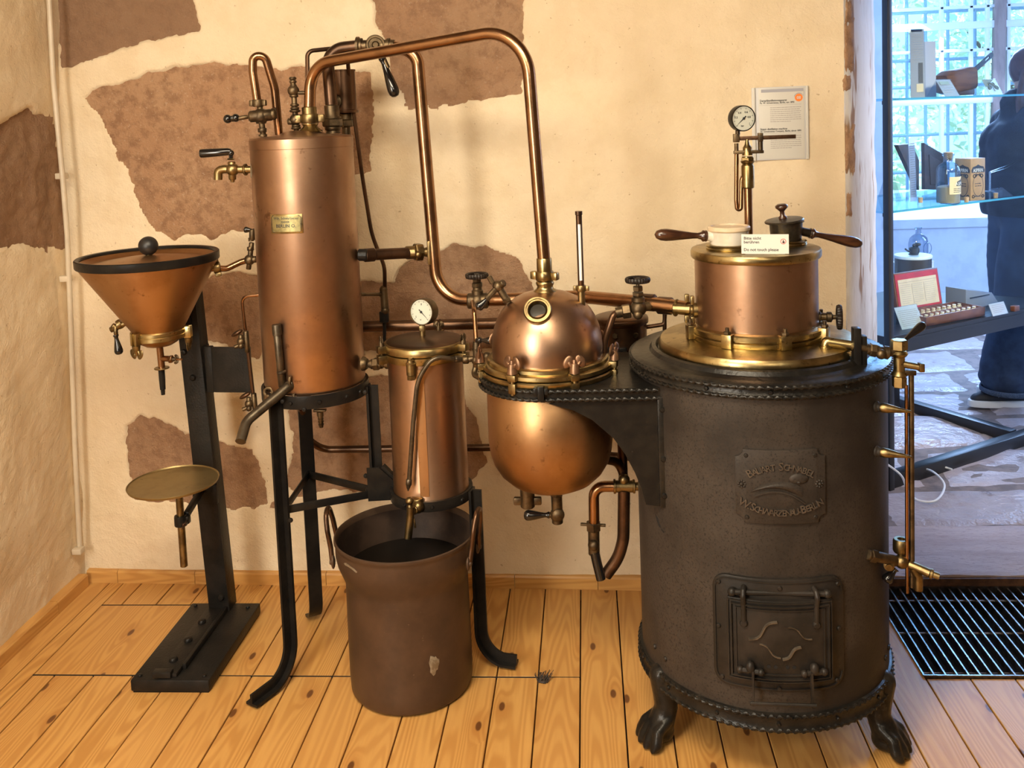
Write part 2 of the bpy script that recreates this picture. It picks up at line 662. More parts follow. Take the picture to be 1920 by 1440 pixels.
def plaster_material():
    t = NT('plaster_cream')
    co = t.coord()
    f1 = t.ramp(t.noise(co, 1.6, 5, .55), .38, .66)
    f2 = t.ramp(t.noise(co, 9, 6, .6), .40, .64)
    f3 = t.ramp(t.noise(co, 70, 3, .6), .685, .735)
    c = t.mix(f1, (.76, .635, .455), (.72, .58, .40))
    c = t.mix(t.math('MULTIPLY', f2, .45), c, (.66, .52, .335))
    c = t.mix(t.math('MULTIPLY', f3, .6), c, (.34, .22, .12))
    t.l(c, t.b.inputs['Base Color'])
    t.b.inputs['Roughness'].default_value = .92
    t.b.inputs['Specular IOR Level'].default_value = .15
    h = t.math('ADD', t.math('MULTIPLY', t.noise(co, 14, 6, .62), 1.0), t.math('MULTIPLY', t.noise(co, 160, 3, .6), .22))
    t.bump(h, .7, .013)
    return t.m


def stone_material():
    t = NT('sandstone_red')
    co = t.coord(rand=True)
    oi = t.n('ShaderNodeObjectInfo')
    f1 = t.ramp(t.noise(co, 3.0, 5, .6), .36, .66)
    f2 = t.ramp(t.noise(co, 26, 5, .65), .42, .66)
    f3 = t.ramp(t.noise(co, 120, 3, .7), .60, .70)
    c = t.mix(f1, (.50, .285, .16), (.55, .34, .20))
    c = t.mix(t.math('MULTIPLY', f2, .75), c, (.30, .16, .09))
    c = t.mix(t.math('MULTIPLY', f3, .7), c, (.64, .48, .35))
    at_ = t.n('ShaderNodeAttribute'); at_.attribute_type = 'OBJECT'; at_.attribute_name = 'tone'
    c = t.mix(at_.outputs['Fac'], c, (.29, .18, .115))
    t.l(c, t.b.inputs['Base Color'])
    t.b.inputs['Roughness'].default_value = .95
    t.b.inputs['Specular IOR Level'].default_value = .1
    h = t.math('ADD', t.noise(co, 22, 7, .7), t.math('MULTIPLY', t.noise(co, 150, 4, .7), .4))
    t.bump(h, 1.0, .018)
    return t.m


def plank_material(name='pine_plank', along=1):
    t = NT(name)
    st = [14, 14, 14]
    st[along] = .9
    co = t.coord((1, 1, 1), rand=True)
    mp = t.n('ShaderNodeMapping'); t.l(co, mp.inputs[0]); mp.inputs['Scale'].default_value = st
    oi = t.n('ShaderNodeObjectInfo')
    # knots
    kst = [1, 1, 1]; kst[along] = .42
    mk = t.n('ShaderNodeMapping'); t.l(co, mk.inputs[0]); mk.inputs['Scale'].default_value = kst
    vo = t.n('ShaderNodeTexVoronoi', feature='F1'); t.l(mk.outputs[0], vo.inputs['Vector']); vo.inputs['Scale'].default_value = 8.5
    if along == 1: vo.voronoi_dimensions = '2D'
    knot = t.ramp(vo.outputs['Distance'], .082, .05)
    halo = t.ramp(vo.outputs['Distance'], .34, .08)
    sep = t.n('ShaderNodeSeparateColor'); t.l(vo.outputs['Color'], sep.inputs[0])
    on = t.math('GREATER_THAN', sep.outputs[0], .45)
    knot = t.math('MULTIPLY', knot, on)
    halo = t.math('MULTIPLY', halo, on)
    # growth rings: stretched noise contours
    base = t.noise(mp.outputs[0], .55, 2, .4)
    base = t.math('ADD', t.math('MULTIPLY', base, 30.0), t.math('MULTIPLY', halo, .9))
    sn = t.math('ABSOLUTE', t.math('SUBTRACT', t.math('FRACT', base), .5))
    ring = t.ramp(sn, .10, .42)
    fine = t.ramp(t.noise(mp.outputs[0], 9, 3, .6), .35, .7)
    c = t.mix(t.math('MULTIPLY', ring, .72), (.60, .325, .095), (.40, .175, .038))
    c = t.mix(t.math('MULTIPLY', fine, .22), c, (.42, .19, .05))
    big = t.ramp(t.noise(co, 2.2, 3, .5), .35, .68)
    c = t.mix(t.math('MULTIPLY', big, .30), c, (.66, .385, .13))
    rr = t.math('MULTIPLY', oi.outputs['Random'], .35)
    c = t.mix(rr, c, (.53, .27, .085))
    c = t.mix(t.math('MULTIPLY', halo, .35), c, (.36, .14, .03))
    c = t.mix(t.math('MULTIPLY', knot, .9), c, (.10, .032, .01))
    t.l(c, t.b.inputs['Base Color'])
    t.b.inputs['Roughness'].default_value = .38
    t.b.inputs['Specular IOR Level'].default_value = .35
    t.bump(t.math('SUBTRACT', fine, t.math('MULTIPLY', ring, .6)), .10, .001)
    return t.m


plaster = plaster_material()
rear_mat = M('rear_wall_brown', (.20, .145, .095), (.15, .105, .07), .9, 0, 3)
reveal_mat = M('plaster_reveal_worn', (.66, .64, .62), (.52, .48, .44), .9, 0, 5, .40, .62, (.30, .18, .10), 6, .56, .63, 60, .5, .005, stretch=(1.5, 1.5, .45))
stone_mat = stone_material()
plank_mat = plank_material()
base_mat = plank_material('pine_baseboard', 0)
base_mat_y = plank_material('pine_baseboard_left', 1)
flag_mat = M('flagstone', (.42, .36, .37), (.33, .27, .27), .27, 0, 5, .34, .70, (.24, .165, .14), 9, .56, .72, 16, .8, .022, spec=.5, rand=True, r2=.42)
mortar_mat = M('mortar', (.20, .15, .13), (.13, .10, .09), .8, 0, 20, bs=60, bstr=.5)
sill_stone = M('threshold_stone', (.50, .41, .40), (.42, .33, .32), .7, 0, 8, .4, .62, (.33, .25, .25), 90, .56, .66, 90, .8, .006, stretch=(.4, 2.2, 1))
# ================================================================== THE ROOM
def wall_y(x):
    return 3.022 - .031 * (x + 1.70) - .012 * max(0.0, x + .4) ** 2


def wall_pt(x, y, off=0.0):
    """photo pixel -> point of the back wall surface"""
    Y = 2.97
    for _ in range(4): Y = wall_y(at(x, y, Y).x)
    return at(x, y, Y - off)


def left_x(z):
    return -1.79 + .028 * z


def left_pt(x, y):
    r = ray(x, y)
    t = 1.0
    for _ in range(8):
        p = EYE + r * t
        t *= 1.0
        t = (left_x(p.z)) / r.x
    return EYE + r * t


def in_poly(x, y, P):
    c = False
    j = len(P) - 1
    for i in range(len(P)):
        if (P[i][1] > y) != (P[j][1] > y) and x < (P[j][0] - P[i][0]) * (y - P[i][1]) / (P[j][1] - P[i][1]) + P[i][0]: c = not c
        j = i
    return c


def edge_dist(x, y, P):
    best = 9.0
    for i in range(len(P)):
        ax, ay = P[i - 1]; bx, by = P[i]
        dx, dy = bx - ax, by - ay
        t = max(0, min(1, ((x - ax) * dx + (y - ay) * dy) / (dx * dx + dy * dy + 1e-12)))
        best = min(best, math.hypot(x - ax - t * dx, y - ay - t * dy))
    return best


STONES_PX = [
    [(107, -40), (106, 60), (112, 125), (132, 124), (200, 100), (262, 77), (330, 66), (372, 55), (368, 22), (352, -40)],
    [(158, 180), (215, 160), (300, 134), (345, 121), (410, 122), (480, 126), (560, 131), (640, 135), (690, 140), (696, 200), (690, 318), (640, 330), (560, 400), (470, 437), (432, 428), (400, 446), (372, 432), (330, 446), (292, 432), (270, 395), (240, 320), (212, 255), (185, 212)],
    [(694, -40), (704, 36), (720, 66), (738, 150), (774, 192), (800, 190), (850, 192), (905, 186), (978, 170), (981, -40)],
    [(370, 528), (428, 512), (500, 520), (500, 640), (478, 672), (452, 668), (420, 640), (385, 640), (372, 600)],
    [(640, 535), (690, 528), (740, 532), (752, 500), (790, 480), (850, 464), (922, 468), (972, 490), (990, 520), (1002, 560), (1000, 640), (930, 655), (860, 650), (780, 664), (730, 662), (690, 655), (640, 640)],
    [(540, 770), (600, 768), (640, 740), (690, 712), (735, 708), (800, 720), (868, 745), (890, 792), (900, 832), (908, 868), (885, 904), (800, 915), (700, 927), (622, 912), (562, 930), (538, 900), (556, 850)],
    [(238, 800), (262, 783), (300, 790), (345, 815), (432, 836), (468, 850), (488, 890), (500, 945), (432, 952), (380, 944), (252, 934), (242, 880)],
]
STONE_TONE = [.75, .08, .35, .2, .45, .35, .35]
stones_w = []
for P in STONES_PX:
    stones_w.append([(lambda q: (q.x, q.z))(wall_pt(*p)) for p in P])
LSTONE = [(lambda q: (q.y, q.z))(left_pt(*p)) for p in [(-120, 262), (-40, 250), (0, 232), (30, 216), (58, 205), (88, 222), (104, 258), (112, 330), (122, 380), (128, 430), (118, 458), (60, 458), (0, 460), (-120, 470)]]


def jit(x, z, a=.012):
    n1 = noise.noise(V((x * 22, 3.1, z * 22)))
    n2 = noise.noise(V((x * 75, 9.7, z * 75)))
    return a * (n1 + .5 * n2)


def stone_depth(x, z, polys):
    """0 on the plaster, >0 inside a stone (how far the plaster is cut back)"""
    jx, jz = x + jit(x, z), z + jit(x + 5, z)
    best = -9.0
    for P in polys:
        d = edge_dist(jx, jz, P)
        best = max(best, d if in_poly(jx, jz, P) else -d)
    t = min(1.0, max(0.0, (best + .007) / .014))
    return .024 * t


def heights(xs, zs, polys, amp=1.0):
    out = []
    bb = [(min(p[0] for p in P) - .03, max(p[0] for p in P) + .03, min(p[1] for p in P) - .03, max(p[1] for p in P) + .03) for P in polys]
    for z in zs:
        row = []
        for x in xs:
            w = .010 * noise.noise(V((x * 1.7, 0, z * 1.7))) + .004 * noise.noise(V((x * 7, 4, z * 7))) + .0014 * noise.noise(V((x * 34, 2, z * 34)))
            d = 0.0
            near = [P for P, b in zip(polys, bb) if b[0] < x < b[1] and b[2] < z < b[3]]
            if near: d = stone_depth(x, z, near)
            row.append(w * amp + d)
        out.append(row)
    return out


# back wall, a thick old wall whose end towards the doorway is splayed
wall_back = struct('wall_back')
X0, X1, ZT = -1.87, .80, 2.56
step = .0068
xs = [X0 + step * i for i in range(int((X1 - X0) / step) + 1)]
zs = [-.1] + [step * i for i in range(int(2.03 / step) + 1)] + [2.2, 2.4, ZT]
H = heights(xs, zs, stones_w)
mb = MB()
mb.grid([[V((x, wall_y(x) + H[j][i], z)) for i, x in enumerate(xs)] for j, z in enumerate(zs)], False)
mb.build('plaster_face', plaster, wall_back, ang=180)
# splayed end
mb = MB()
prof = []
xe, ye = xs[-1], wall_y(xs[-1])
ends = [(xe, ye)] + [(at(px_, 500, yq).x, yq) for px_, yq in ((1594, ye + .006), (1601, ye + .025), (1610, ye + .06), (1622, ye + .14), (1634, ye + .27), (1643, ye + .42))]
ends.append((ends[-1][0] + .01, ye + .62))
rows = []
for j in range(0, 140):
    z = 2.56 * j / 139
    r = []
    for k, (a, b) in enumerate(ends):
        w = (.007 * noise.noise(V((a * 9, b * 9, z * 6))) + .004 * noise.noise(V((a * 30, b * 30, z * 26)))) * min(1, k)
        ew = H[min(j * 2, len(zs) - 4)][-1] if k == 0 else 0
        r.append(V((a + w, b + ew + w, z)))
    rows.append(r)
mb.grid(rows, False)
reveal = reveal_mat
mb.build('plaster_reveal', reveal, wall_back, ang=180)
for k, P in enumerate(stones_w):
    mb = MB()
    xa, xb = min(p[0] for p in P) - .03, max(p[0] for p in P) + .03
    za, zb = min(p[1] for p in P) - .03, max(p[1] for p in P) + .03
    g = .012
    nx, nz = int((xb - xa) / g) + 1, int((zb - za) / g) + 1
    vs = {}
    def vert(i, j):
        if (i, j) not in vs:
            x, z = xa + i * g, za + j * g
            e = edge_dist(x, z, P)
            w = .009 + .006 * noise.noise(V((x * 6, k, z * 6))) + .004 * noise.noise(V((x * 28, k, z * 28))) - (.004 * math.exp(-e / .03))
            vs[(i, j)] = mb.bm.verts.new((x, wall_y(x) + w, z))
        return vs[(i, j)]
    for i in range(nx):
        for j in range(nz):
            x, z = xa + (i + .5) * g, za + (j + .5) * g
            if in_poly(x, z, P) or edge_dist(x, z, P) < .028:
                mb.bm.faces.new((vert(i, j), vert(i + 1, j), vert(i + 1, j + 1), vert(i, j + 1)))
    o = mb.build('stone', stone_mat, wall_back, ang=180)
    o['tone'] = STONE_TONE[k]
# brick bits showing along the broken edge
for (cx, cy, w, h) in [(1608, 85, 26, 110), (1590, 155, 20, 34), (1600, 282, 26, 95), (1594, 385, 14, 55), (1612, 20, 18, 50)]:
    c = wall_pt(cx, cy)
    q = c.z
    mb = MB()
    ww, hh = w * c.y / F_PX, h * c.y / F_PX
    n, m = 9, 12
    pts = []
    for j in range(m + 1):
        row = []
        for i in range(n + 1):
            u, v_ = i / n - .5, j / m - .5
            f = max(0, 1 - (abs(u) * 2) ** 4) * max(0, 1 - (abs(v_) * 2) ** 4)
            x = min(c.x, .815) + u * ww * (1 + .5 * noise.noise(V((v_ * 5, cx, 1)))) 
            y = wall_y(min(c.x, .8)) + max(0, x - .80) * .9 + .006 - .013 * f + .005 * noise.noise(V((u * 6, cx, v_ * 8)))
            row.append(V((x, y, q + v_ * hh * (1 + .3 * noise.noise(V((u * 5, cy, 1)))))))
        pts.append(row)
    mb.grid(pts, False)
    o = mb.build('brick', stone_mat, wall_back, ang=180)
    o['tone'] = .15

# left wall
wall_left = struct('wall_left')
step = .011
ys = [-2.6, -1.5, -.5, .5, 1.2, 1.7] + [2.0 + step * i for i in range(int(1.09 / step) + 1)]
zs2 = [-.1] + [step * i for i in range(int(2.05 / step) + 1)] + [2.3, 2.56]
HL = heights(ys, zs2, [LSTONE], 1.5)
mb = MB()
mb.grid([[V((left_x(z) - HL[j][i] * (1 if y > 1.9 else .3) + .012 * max(0, noise.noise(V((y * 5, 1, z * 5)))) * (1 if z < .35 else .4), y, z)) for i, y in enumerate(ys)] for j, z in enumerate(zs2)], False)
mb.build('plaster_face', plaster, wall_left, ang=180)
mb = MB()
P = LSTONE
ya, yb, za, zb = min(p[0] for p in P) - .03, max(p[0] for p in P) + .03, min(p[1] for p in P) - .03, max(p[1] for p in P) + .03
rows = []
ny, nz = int((yb - ya) / .012), int((zb - za) / .012)
vs = {}
def vert(i, j):
    if (i, j) not in vs:
        y, z = ya + i * .012, za + j * .012
        w = .006 + .016 * noise.noise(V((y * 7, 1.3, z * 7))) + .009 * noise.noise(V((y * 24, 5, z * 24)))
        vs[(i, j)] = mb.bm.verts.new((left_x(z) - max(w, -.004), y, z))
    return vs[(i, j)]
for i in range(ny):
    for j in range(nz):
        y, z = ya + (i + .5) * .012, za + (j + .5) * .012
        if in_poly(y, z, P) or edge_dist(y, z, P) < .028:
            mb.bm.faces.new((vert(i, j), vert(i + 1, j), vert(i + 1, j + 1), vert(i, j + 1)))
o = mb.build('stone', stone_mat, wall_left, ang=180)
o['tone'] = .62

# the rest of the shell (behind and beside the camera) and the ceiling
def flat(name, c, size, mat, parent=None):
    mb = MB()
    mb.box(c, size)
    o = mb.build(name, mat, parent)
    if parent is None: o['kind'] = 'structure'
    return o
flat('ceiling', (.6, .25, 2.60), (5.2, 6.2, .08), rear_mat)
flat('wall_rear', (.6, -2.64, 1.28), (5.2, .08, 2.56), rear_mat)
flat('wall_right', (2.72, .2, 1.28), (.08, 5.6, 2.56), rear_mat)
flat('wall_back_2', (2.35, 3.2, 1.28), (.7, .62, 2.56), plaster)

# ------------------------------------------------------------------ floor planks
PW, PX0 = .11665, -.06
GRX0, GRY0, GRY1 = .870, 2.478, 2.955
YB = 2.985
floor = struct('floor')
def plank(xa, xb, ya, yb, thick=.03):
    if yb - ya < .01: return
    mb = MB()
    g = .0019
    mb.box(((xa + xb) / 2, (ya + yb) / 2, -thick / 2 + rnd.uniform(-.0006, .0006)), (xb - xa - g * 2, yb - ya - g * 2.4, thick), None, .0012, 1)
    mb.build('plank', plank_mat, floor)
k0 = -15
SEAM = 2.470
for k in range(k0, 23):
    xa, xb = PX0 + PW * k, PX0 + PW * (k + 1)
    if xb > 2.68: break
    xc = (xa + xb) / 2
    if k == -14:
        plank(-1.643, xb, 2.858, wall_y(xc) + .01); plank(-1.643, xb, .9, SEAM); plank(-1.643, xb, -2.58, .9)
    if xb < -1.63 or k == -14:
        plank(xa if xa > -1.82 else -1.82, min(xb, -1.643), 1.6, 3.03); plank(max(xa, -1.82), xb, -2.58, 1.6)
        continue
    yb = wall_y(xc) + .01
    if xc > GRX0 - .02:
        plank(xa, xb, 1.1, GRY0 - .004); plank(xa, xb, -2.58, 1.1)
        if xa > 2.0: plank(xa, xb, GRY0, 2.9)
        continue
    if xb <= PX0 + PW * -10 + .001:                      # beside the wall: a wide board lies between the plank ends
        plank(xa, xb, 2.858, yb)
        plank(xa, xb, .9, SEAM)
    elif xb <= PX0 + PW * -0.9:
        plank(xa, xb, SEAM if k > -10 or True else .9, yb)
        plank(xa, xb, .9, SEAM)
    else:
        plank(xa, xb, .6 + .35 * (k % 3), yb)
        plank(xa, xb, -2.58, .6 + .35 * (k % 3))
        continue
    plank(xa, xb, -2.58, .9)
plank(-1.643, PX0 + PW * -10, SEAM, 2.858)
for xa_, xb_, ys_ in ((-1.643, PX0 + PW * 0, SEAM), (-1.643, PX0 + PW * -10, 2.858)):
    mb = MB(); mb.box(((xa_ + xb_) / 2, ys_, -.004), (xb_ - xa_, .0034, .0085)); mb.build('dark_joint', pit_mat, floor)
mb = MB(); mb.box((.45, .2, -.075), (4.6, 5.7, .06)); mb.build('subfloor', pit_mat, floor)

# baseboards
bb = struct('baseboard_back')
joints = [-1.775] + [wall_pt(x, 1090).x for x in (226, 370, 434)] + [-.92] + [wall_pt(x, 1095).x for x in (966, 1121)] + [.46, .80]
for a, b in zip(joints, joints[1:]):
    n = 4
    mb = MB()
    secs = []
    for i in range(n + 1):
        x = a + .0008 + (b - a - .0016) * i / n
        y1 = wall_y(x) + .004
        y0 = y1 - .022
        secs.append([V((x, y0, .0)), V((x, y0, .037)), V((x, y0 + .004, .043)), V((x, y1, .044)), V((x, y1, .0))])
    vs = mb.grid(secs, True)
    mb.bm.faces.new(vs[0]); mb.bm.faces.new(vs[-1][::-1])
    mb.build('board', base_mat, bb, ang=30)
bl = struct('baseboard_left')
for a, b in ((1.2, 2.12), (2.12, 2.80), (2.80, 2.985)):
    mb = MB()
    secs = []
    for i in range(5):
        y = a + .0008 + (b - a - .0016) * i / 4
        x1 = -1.795
        x0 = -1.757
        secs.append([V((x0, y, 0)), V((x0, y, .038)), V((x0 - .004, y, .044)), V((x1, y, .044)), V((x1, y, 0))])
    vs = mb.grid(secs, True)
    mb.bm.faces.new(vs[0]); mb.bm.faces.new(vs[-1][::-1])
    mb.build('board', base_mat_y, bl, ang=30)

# conduit in the corner
mb = MB()
cp = [at(90, -40, 2.93), at(100, 150, 2.93), at(118, 340, 2.935), at(126, 440, 2.94), at(131, 560, 2.945), at(141, 850, 2.955), at(150, 1035, 2.965)]
mb.tube(cp, .0085, 12, .2)
con = mb.top('cable_conduit', conduit_mat, cp[-1], 'thin cream cable conduit running up the wall corner', 'conduit')
for (x, y, s_) in ((116, 330, 1), (124, 522, 1), (147, 1032, 1)):
    p = at(x, y, 2.95)
    mb = MB(); mb.box(p, (.032, .03, .02), None, .003); mb.build('clip', conduit_mat, con)

# ------------------------------------------------------------------ floor grate
gr = thing('floor_grate', (1.45, GRY0, 0), 'black steel bar grating sunk in the floor before the doorway', 'grate')
mb = MB()
GX1 = 1.98
mb.box(((GRX0 + GX1) / 2, GRY0, -.008), (GX1 - GRX0, .004, .03)); mb.box(((GRX0 + GX1) / 2, GRY1, -.008), (GX1 - GRX0, .004, .03))
mb.box((GRX0, (GRY0 + GRY1) / 2, -.008), (.004, GRY1 - GRY0, .03)); mb.box((GX1, (GRY0 + GRY1) / 2, -.008), (.004, GRY1 - GRY0, .03))
mb.build('frame', steel, gr)
mb = MB(); mb.box((0, 0, 0), (.0055, GRY1 - GRY0 - .006, .024), None, .0008, 1)
bar_me = mb.mesh('bar', steel)
nb = int((GX1 - GRX0) / .0305)
for k in range(1, nb + 1):
    inst(bar_me, 'bar', gr, Matrix.Translation((GRX0 + k * .0305, (GRY0 + GRY1) / 2, -.010)))
for y in (2.515, 2.715, 2.90):
    mb = MB(); mb.rod((GRX0, y, -.012), (GX1, y, -.012), .0032, 8); mb.build('cross_rod', steel, gr)
mb = MB(); mb.box((1.43, 2.715, -.14), (1.14, .50, .01)); o = mb.build('floor_pit', pit_mat); o['kind'] = 'structure'
for nm, c, sz in (('trim_2', (GRX0 - .006, 2.715, -.08), (.008, .5, .13)), ('trim_3', (1.43, GRY0 - .006, -.08), (1.14, .008, .13))):
    flat(nm, c, sz, pit_mat)

# threshold: rusty iron edge, then a tooled stone step
ZF = .035
flat('trim_1', (1.44, 2.965, -.02), (1.30, .012, .10), rust)
mb = MB()
n, m = 60, 40
def thr(i, j):
    x, y = .80 + 1.26 * i / n, 2.972 + .36 * j / m
    return V((x, y, ZF + .0035 * noise.noise(V((x * 16, y * 60, 0))) + .004 * noise.noise(V((x * 4, y * 9, 0)))))
rows = [[thr(i, j) for i in range(n + 1)] for j in range(m + 1)]
rows.insert(0, [V((v.x, v.y - .001, -.04)) for v in rows[0]])
mb.grid(rows, False)
o = mb.build('floor_threshold', sill_stone, ang=60); o['kind'] = 'structure'

# ------------------------------------------------------------------ far room shell
floor2 = struct('floor_far_room')
mb = MB(); mb.box((2.2, 5.2, ZF - .040), (4.8, 3.9, .06)); mb.build('mortar_bed', mortar_mat, floor2)
yy = 3.335
r2 = random.Random(21)
FX0, FX1 = .3, 4.5
row_i = 0
lines = [yy]
while lines[-1] < 6.75: lines.append(lines[-1] + r2.uniform(.30, .52))
def lerp_edge(k, x): return lines[k] + .045 * noise.noise(V((x * 1.6, k * 7.3, 0)))
for k in range(len(lines) - 1):
    x = FX0 - r2.uniform(0, .4)
    while x < FX1:
        w = r2.uniform(.40, .95)
        sk = [r2.uniform(-.04, .04) for _ in range(4)]
        g = .0065
        zt = ZF + r2.uniform(-.008, .006)
        N = 10
        mb = MB()
        seed = r2.uniform(0, 99)
        rows = []
        for j in range(N + 1):
            row = []
            for i in range(N + 1):
                u, v_ = i / N, j / N
                xx = x + g + (w - 2 * g) * u + (sk[0] * (1 - u) + sk[1] * u) * (v_ - .5)
                ya = lerp_edge(k, xx) + g if k else lines[0] + .006
                yb2 = lerp_edge(k + 1, xx) - g
                y_ = ya + (yb2 - ya) * v_
                ed = min(u, 1 - u, v_, 1 - v_)
                z = zt + .013 * noise.noise(V((xx * 4, y_ * 4, seed))) + .008 * noise.noise(V((xx * 17, y_ * 17, seed))) - (.022 if ed == 0 else 0)
                row.append(V((xx, y_, z)))
            rows.append(row)
        mb.grid(rows, False)
        o = mb.build('flagstone', flag_mat, floor2, ang=70)
        x += w

FWY = 6.35                                                     # far wall plane
wall_far = struct('wall_far')
WX0, WX1, WZ0, WZ1 = 1.98, 3.75, .80, 2.75
mb = MB()
for c, sz in (((1.0, FWY + .3, 1.6), (WX0 - .0, .6, 3.2)), ((4.35, FWY + .3, 1.6), (1.2, .6, 3.2)), (((WX0 + WX1) / 2, FWY + .3, WZ0 / 2 - .03), (WX1 - WX0, .6, WZ0 - .06)), (((WX0 + WX1) / 2, FWY + .3, 3.0), (WX1 - WX0, .6, .5))):
    mb.box(c, sz)
mb.build('plaster_face', plaster_far, wall_far)
mb = MB()
mb.prism([(0, 0), (.62, .10), (.62, -.06), (0, -.06)], Matrix(((0, 0, 1, WX0), (1, 0, 0, FWY - .01), (0, 1, 0, WZ0 - .02), (0, 0, 0, 1))), WX1 - WX0)
mb.build('sill', plaster_far, wall_far)
flat('wall_far_left', (.24, 4.9, 1.6), (.1, 3.6, 3.2), plaster_far)
flat('wall_far_right', (4.75, 4.9, 1.6), (.1, 3.6, 3.2), plaster_far)
flat('wall_far_front', (3.7, 3.5, 1.6), (2.0, .1, 3.2), plaster_far)
flat('wall_far_front_2', (.55, 3.52, 1.6), (.7, .1, 3.2), plaster_far)
flat('ceiling_far_room', (2.5, 5.1, 3.25), (4.6, 4.2, .1), plaster_far)
flat('wall_back_3', (1.5, 3.2, 2.90), (2.4, .6, .7), plaster_far)

# window in the far wall: casements with a brown central post, small panes, iron grille outside
win = struct('window_1')
WY = FWY + .48
mb = MB()
for a, b in (((WX0 + .02, WZ0 + .08), (WX0 + .02, WZ1)), ((WX1 - .02, WZ0 + .08), (WX1 - .02, WZ1))):
    mb.bar((a[0], WY, a[1]), (b[0], WY, b[1]), .05, .07, (0, 1, 0), .006)
mb.build('frame', frame_wood, win)
def pw(x, y): return at(x, y, WY)
px_post = pw(1867, 100).x
mb = MB(); mb.bar((px_post, WY - .01, WZ0 + .08), (px_post + .03, WY - .01, WZ1), .06, .075, (0, 1, 0), .006)
mb.build('post', frame_wood, win)
zr = [pw(1800, y).z for y in (48, 188)]
for z in zr + [WZ0 + .11]:
    mb = MB(); mb.bar((WX0, WY, z), (WX1, WY, z), .04, .05, (0, 1, 0), .006); mb.build('rail', frame_white, win)
for x in (1765, 1820, 1851):
    xx = pw(x, 100).x
    mb = MB(); mb.bar((xx, WY, WZ0 + .08), (xx, WY, WZ1), .03, .026, (0, 1, 0), .004); mb.build('muntin', frame_white, win)
for x in (1890, 1930, 1975):
    xx = pw(x, 100).x
    mb = MB(); mb.bar((xx, WY, WZ0 + .08), (xx, WY, WZ1), .03, .026, (0, 1, 0), .004); mb.build('muntin', frame_white, win)
for y in (14, 95, 300):
    z = pw(1800, y).z
    mb = MB(); mb.bar((WX0, WY, z), (WX1, WY, z), .03, .022, (0, 1, 0), .004); mb.build('muntin', frame_white, win)
mb = MB(); mb.box(((WX0 + WX1) / 2, WY + .012, (WZ0 + WZ1) / 2), (WX1 - WX0, .004, WZ1 - WZ0)); mb.build('pane', glass, win)
GY = WY + .22
for x in (1700, 1735, 1777, 1828, 1882, 1935, 1985):
    xx = at(x, 60, GY).x
    mb = MB(); mb.rod((xx, GY, WZ0), (xx, GY, WZ1), .012, 8); mb.build('grille_bar', iron_blue, win)
for y in (20, 110, 160, 250, 320):
    z = at(1800, y, GY).z
    mb = MB(); mb.rod((WX0, GY, z), (WX1, GY, z), .012, 8); mb.build('grille_bar', iron_blue, win)

# outside, beyond the window
flat('ground_outside', (4.0, 14.5, -.35), (22, 15, .3), ground_mat)
r3 = random.Random(5)
for ti, (tx, ty, tz, rr, lab) in enumerate(((2.4, 9.4, 1.0, 1.0, 'overexposed leafy shrub seen through the casement panes'), (4.9, 10.6, 1.9, 1.25, 'overexposed leafy tree showing beside the brown window post'), (4.2, 14.2, 2.6, 1.9, 'taller overexposed tree standing behind the other bushes'))):
    t = thing('leafy_tree', (tx, ty, -.2), lab, 'tree', 'trees outside the window')
    mb = MB(); mb.cyl((tx, ty, -.2), (tx, ty, tz), .09, .05, 10)
    for q in range(2):
        a = q * 2.3 + 1
        mb.cyl((tx, ty, tz - .5), (tx + math.cos(a) * rr * .6, ty + math.sin(a) * rr * .6, tz + .4), .04, .015, 6)
    mb.build('trunk', bark_mat, t)
    mb = MB()
    bm = mb.bm
    for _ in range(2600):
        d = V((r3.gauss(0, 1), r3.gauss(0, 1), r3.gauss(0, 1))).normalized() * rr * r3.uniform(.25, 1) ** .6
        c = V((tx, ty, tz)) + V((d.x, d.y, d.z * .95))
        if c.z < -.1: continue
        q = Quaternion((r3.gauss(0, 1), r3.gauss(0, 1), r3.gauss(0, 1), r3.gauss(0, 1))).normalized()
        s_ = r3.uniform(.04, .075)
        bm.faces.new([bm.verts.new(c + q @ V(p)) for p in ((-s_, 0, 0), (0, -s_ * .5, s_ * .15), (s_, 0, 0), (0, s_ * .5, s_ * .15))])
    o = mb.build('foliage', leaf_mat, t, ang=180, recalc=False); o['kind'] = 'stuff'
# ================================================================== THE STILL HOUSE EQUIPMENT
def lever(name, p, d, L, r, mat, parent):
    """turned, pear-shaped lever grip starting at p along d"""
    pr = [(0, 0), (r * .62, 0), (r * .66, L * .03), (r * .58, L * .07), (r * .45, L * .12), (r * .46, L * .2), (r * .60, L * .36), (r * .82, L * .56), (r * .97, L * .74), (r, L * .82), (r * .9, L * .91), (r * .6, L * .975), (0, L)]
    return MB().lathe(pr, p, d, 20).build(name, mat, parent, 60)


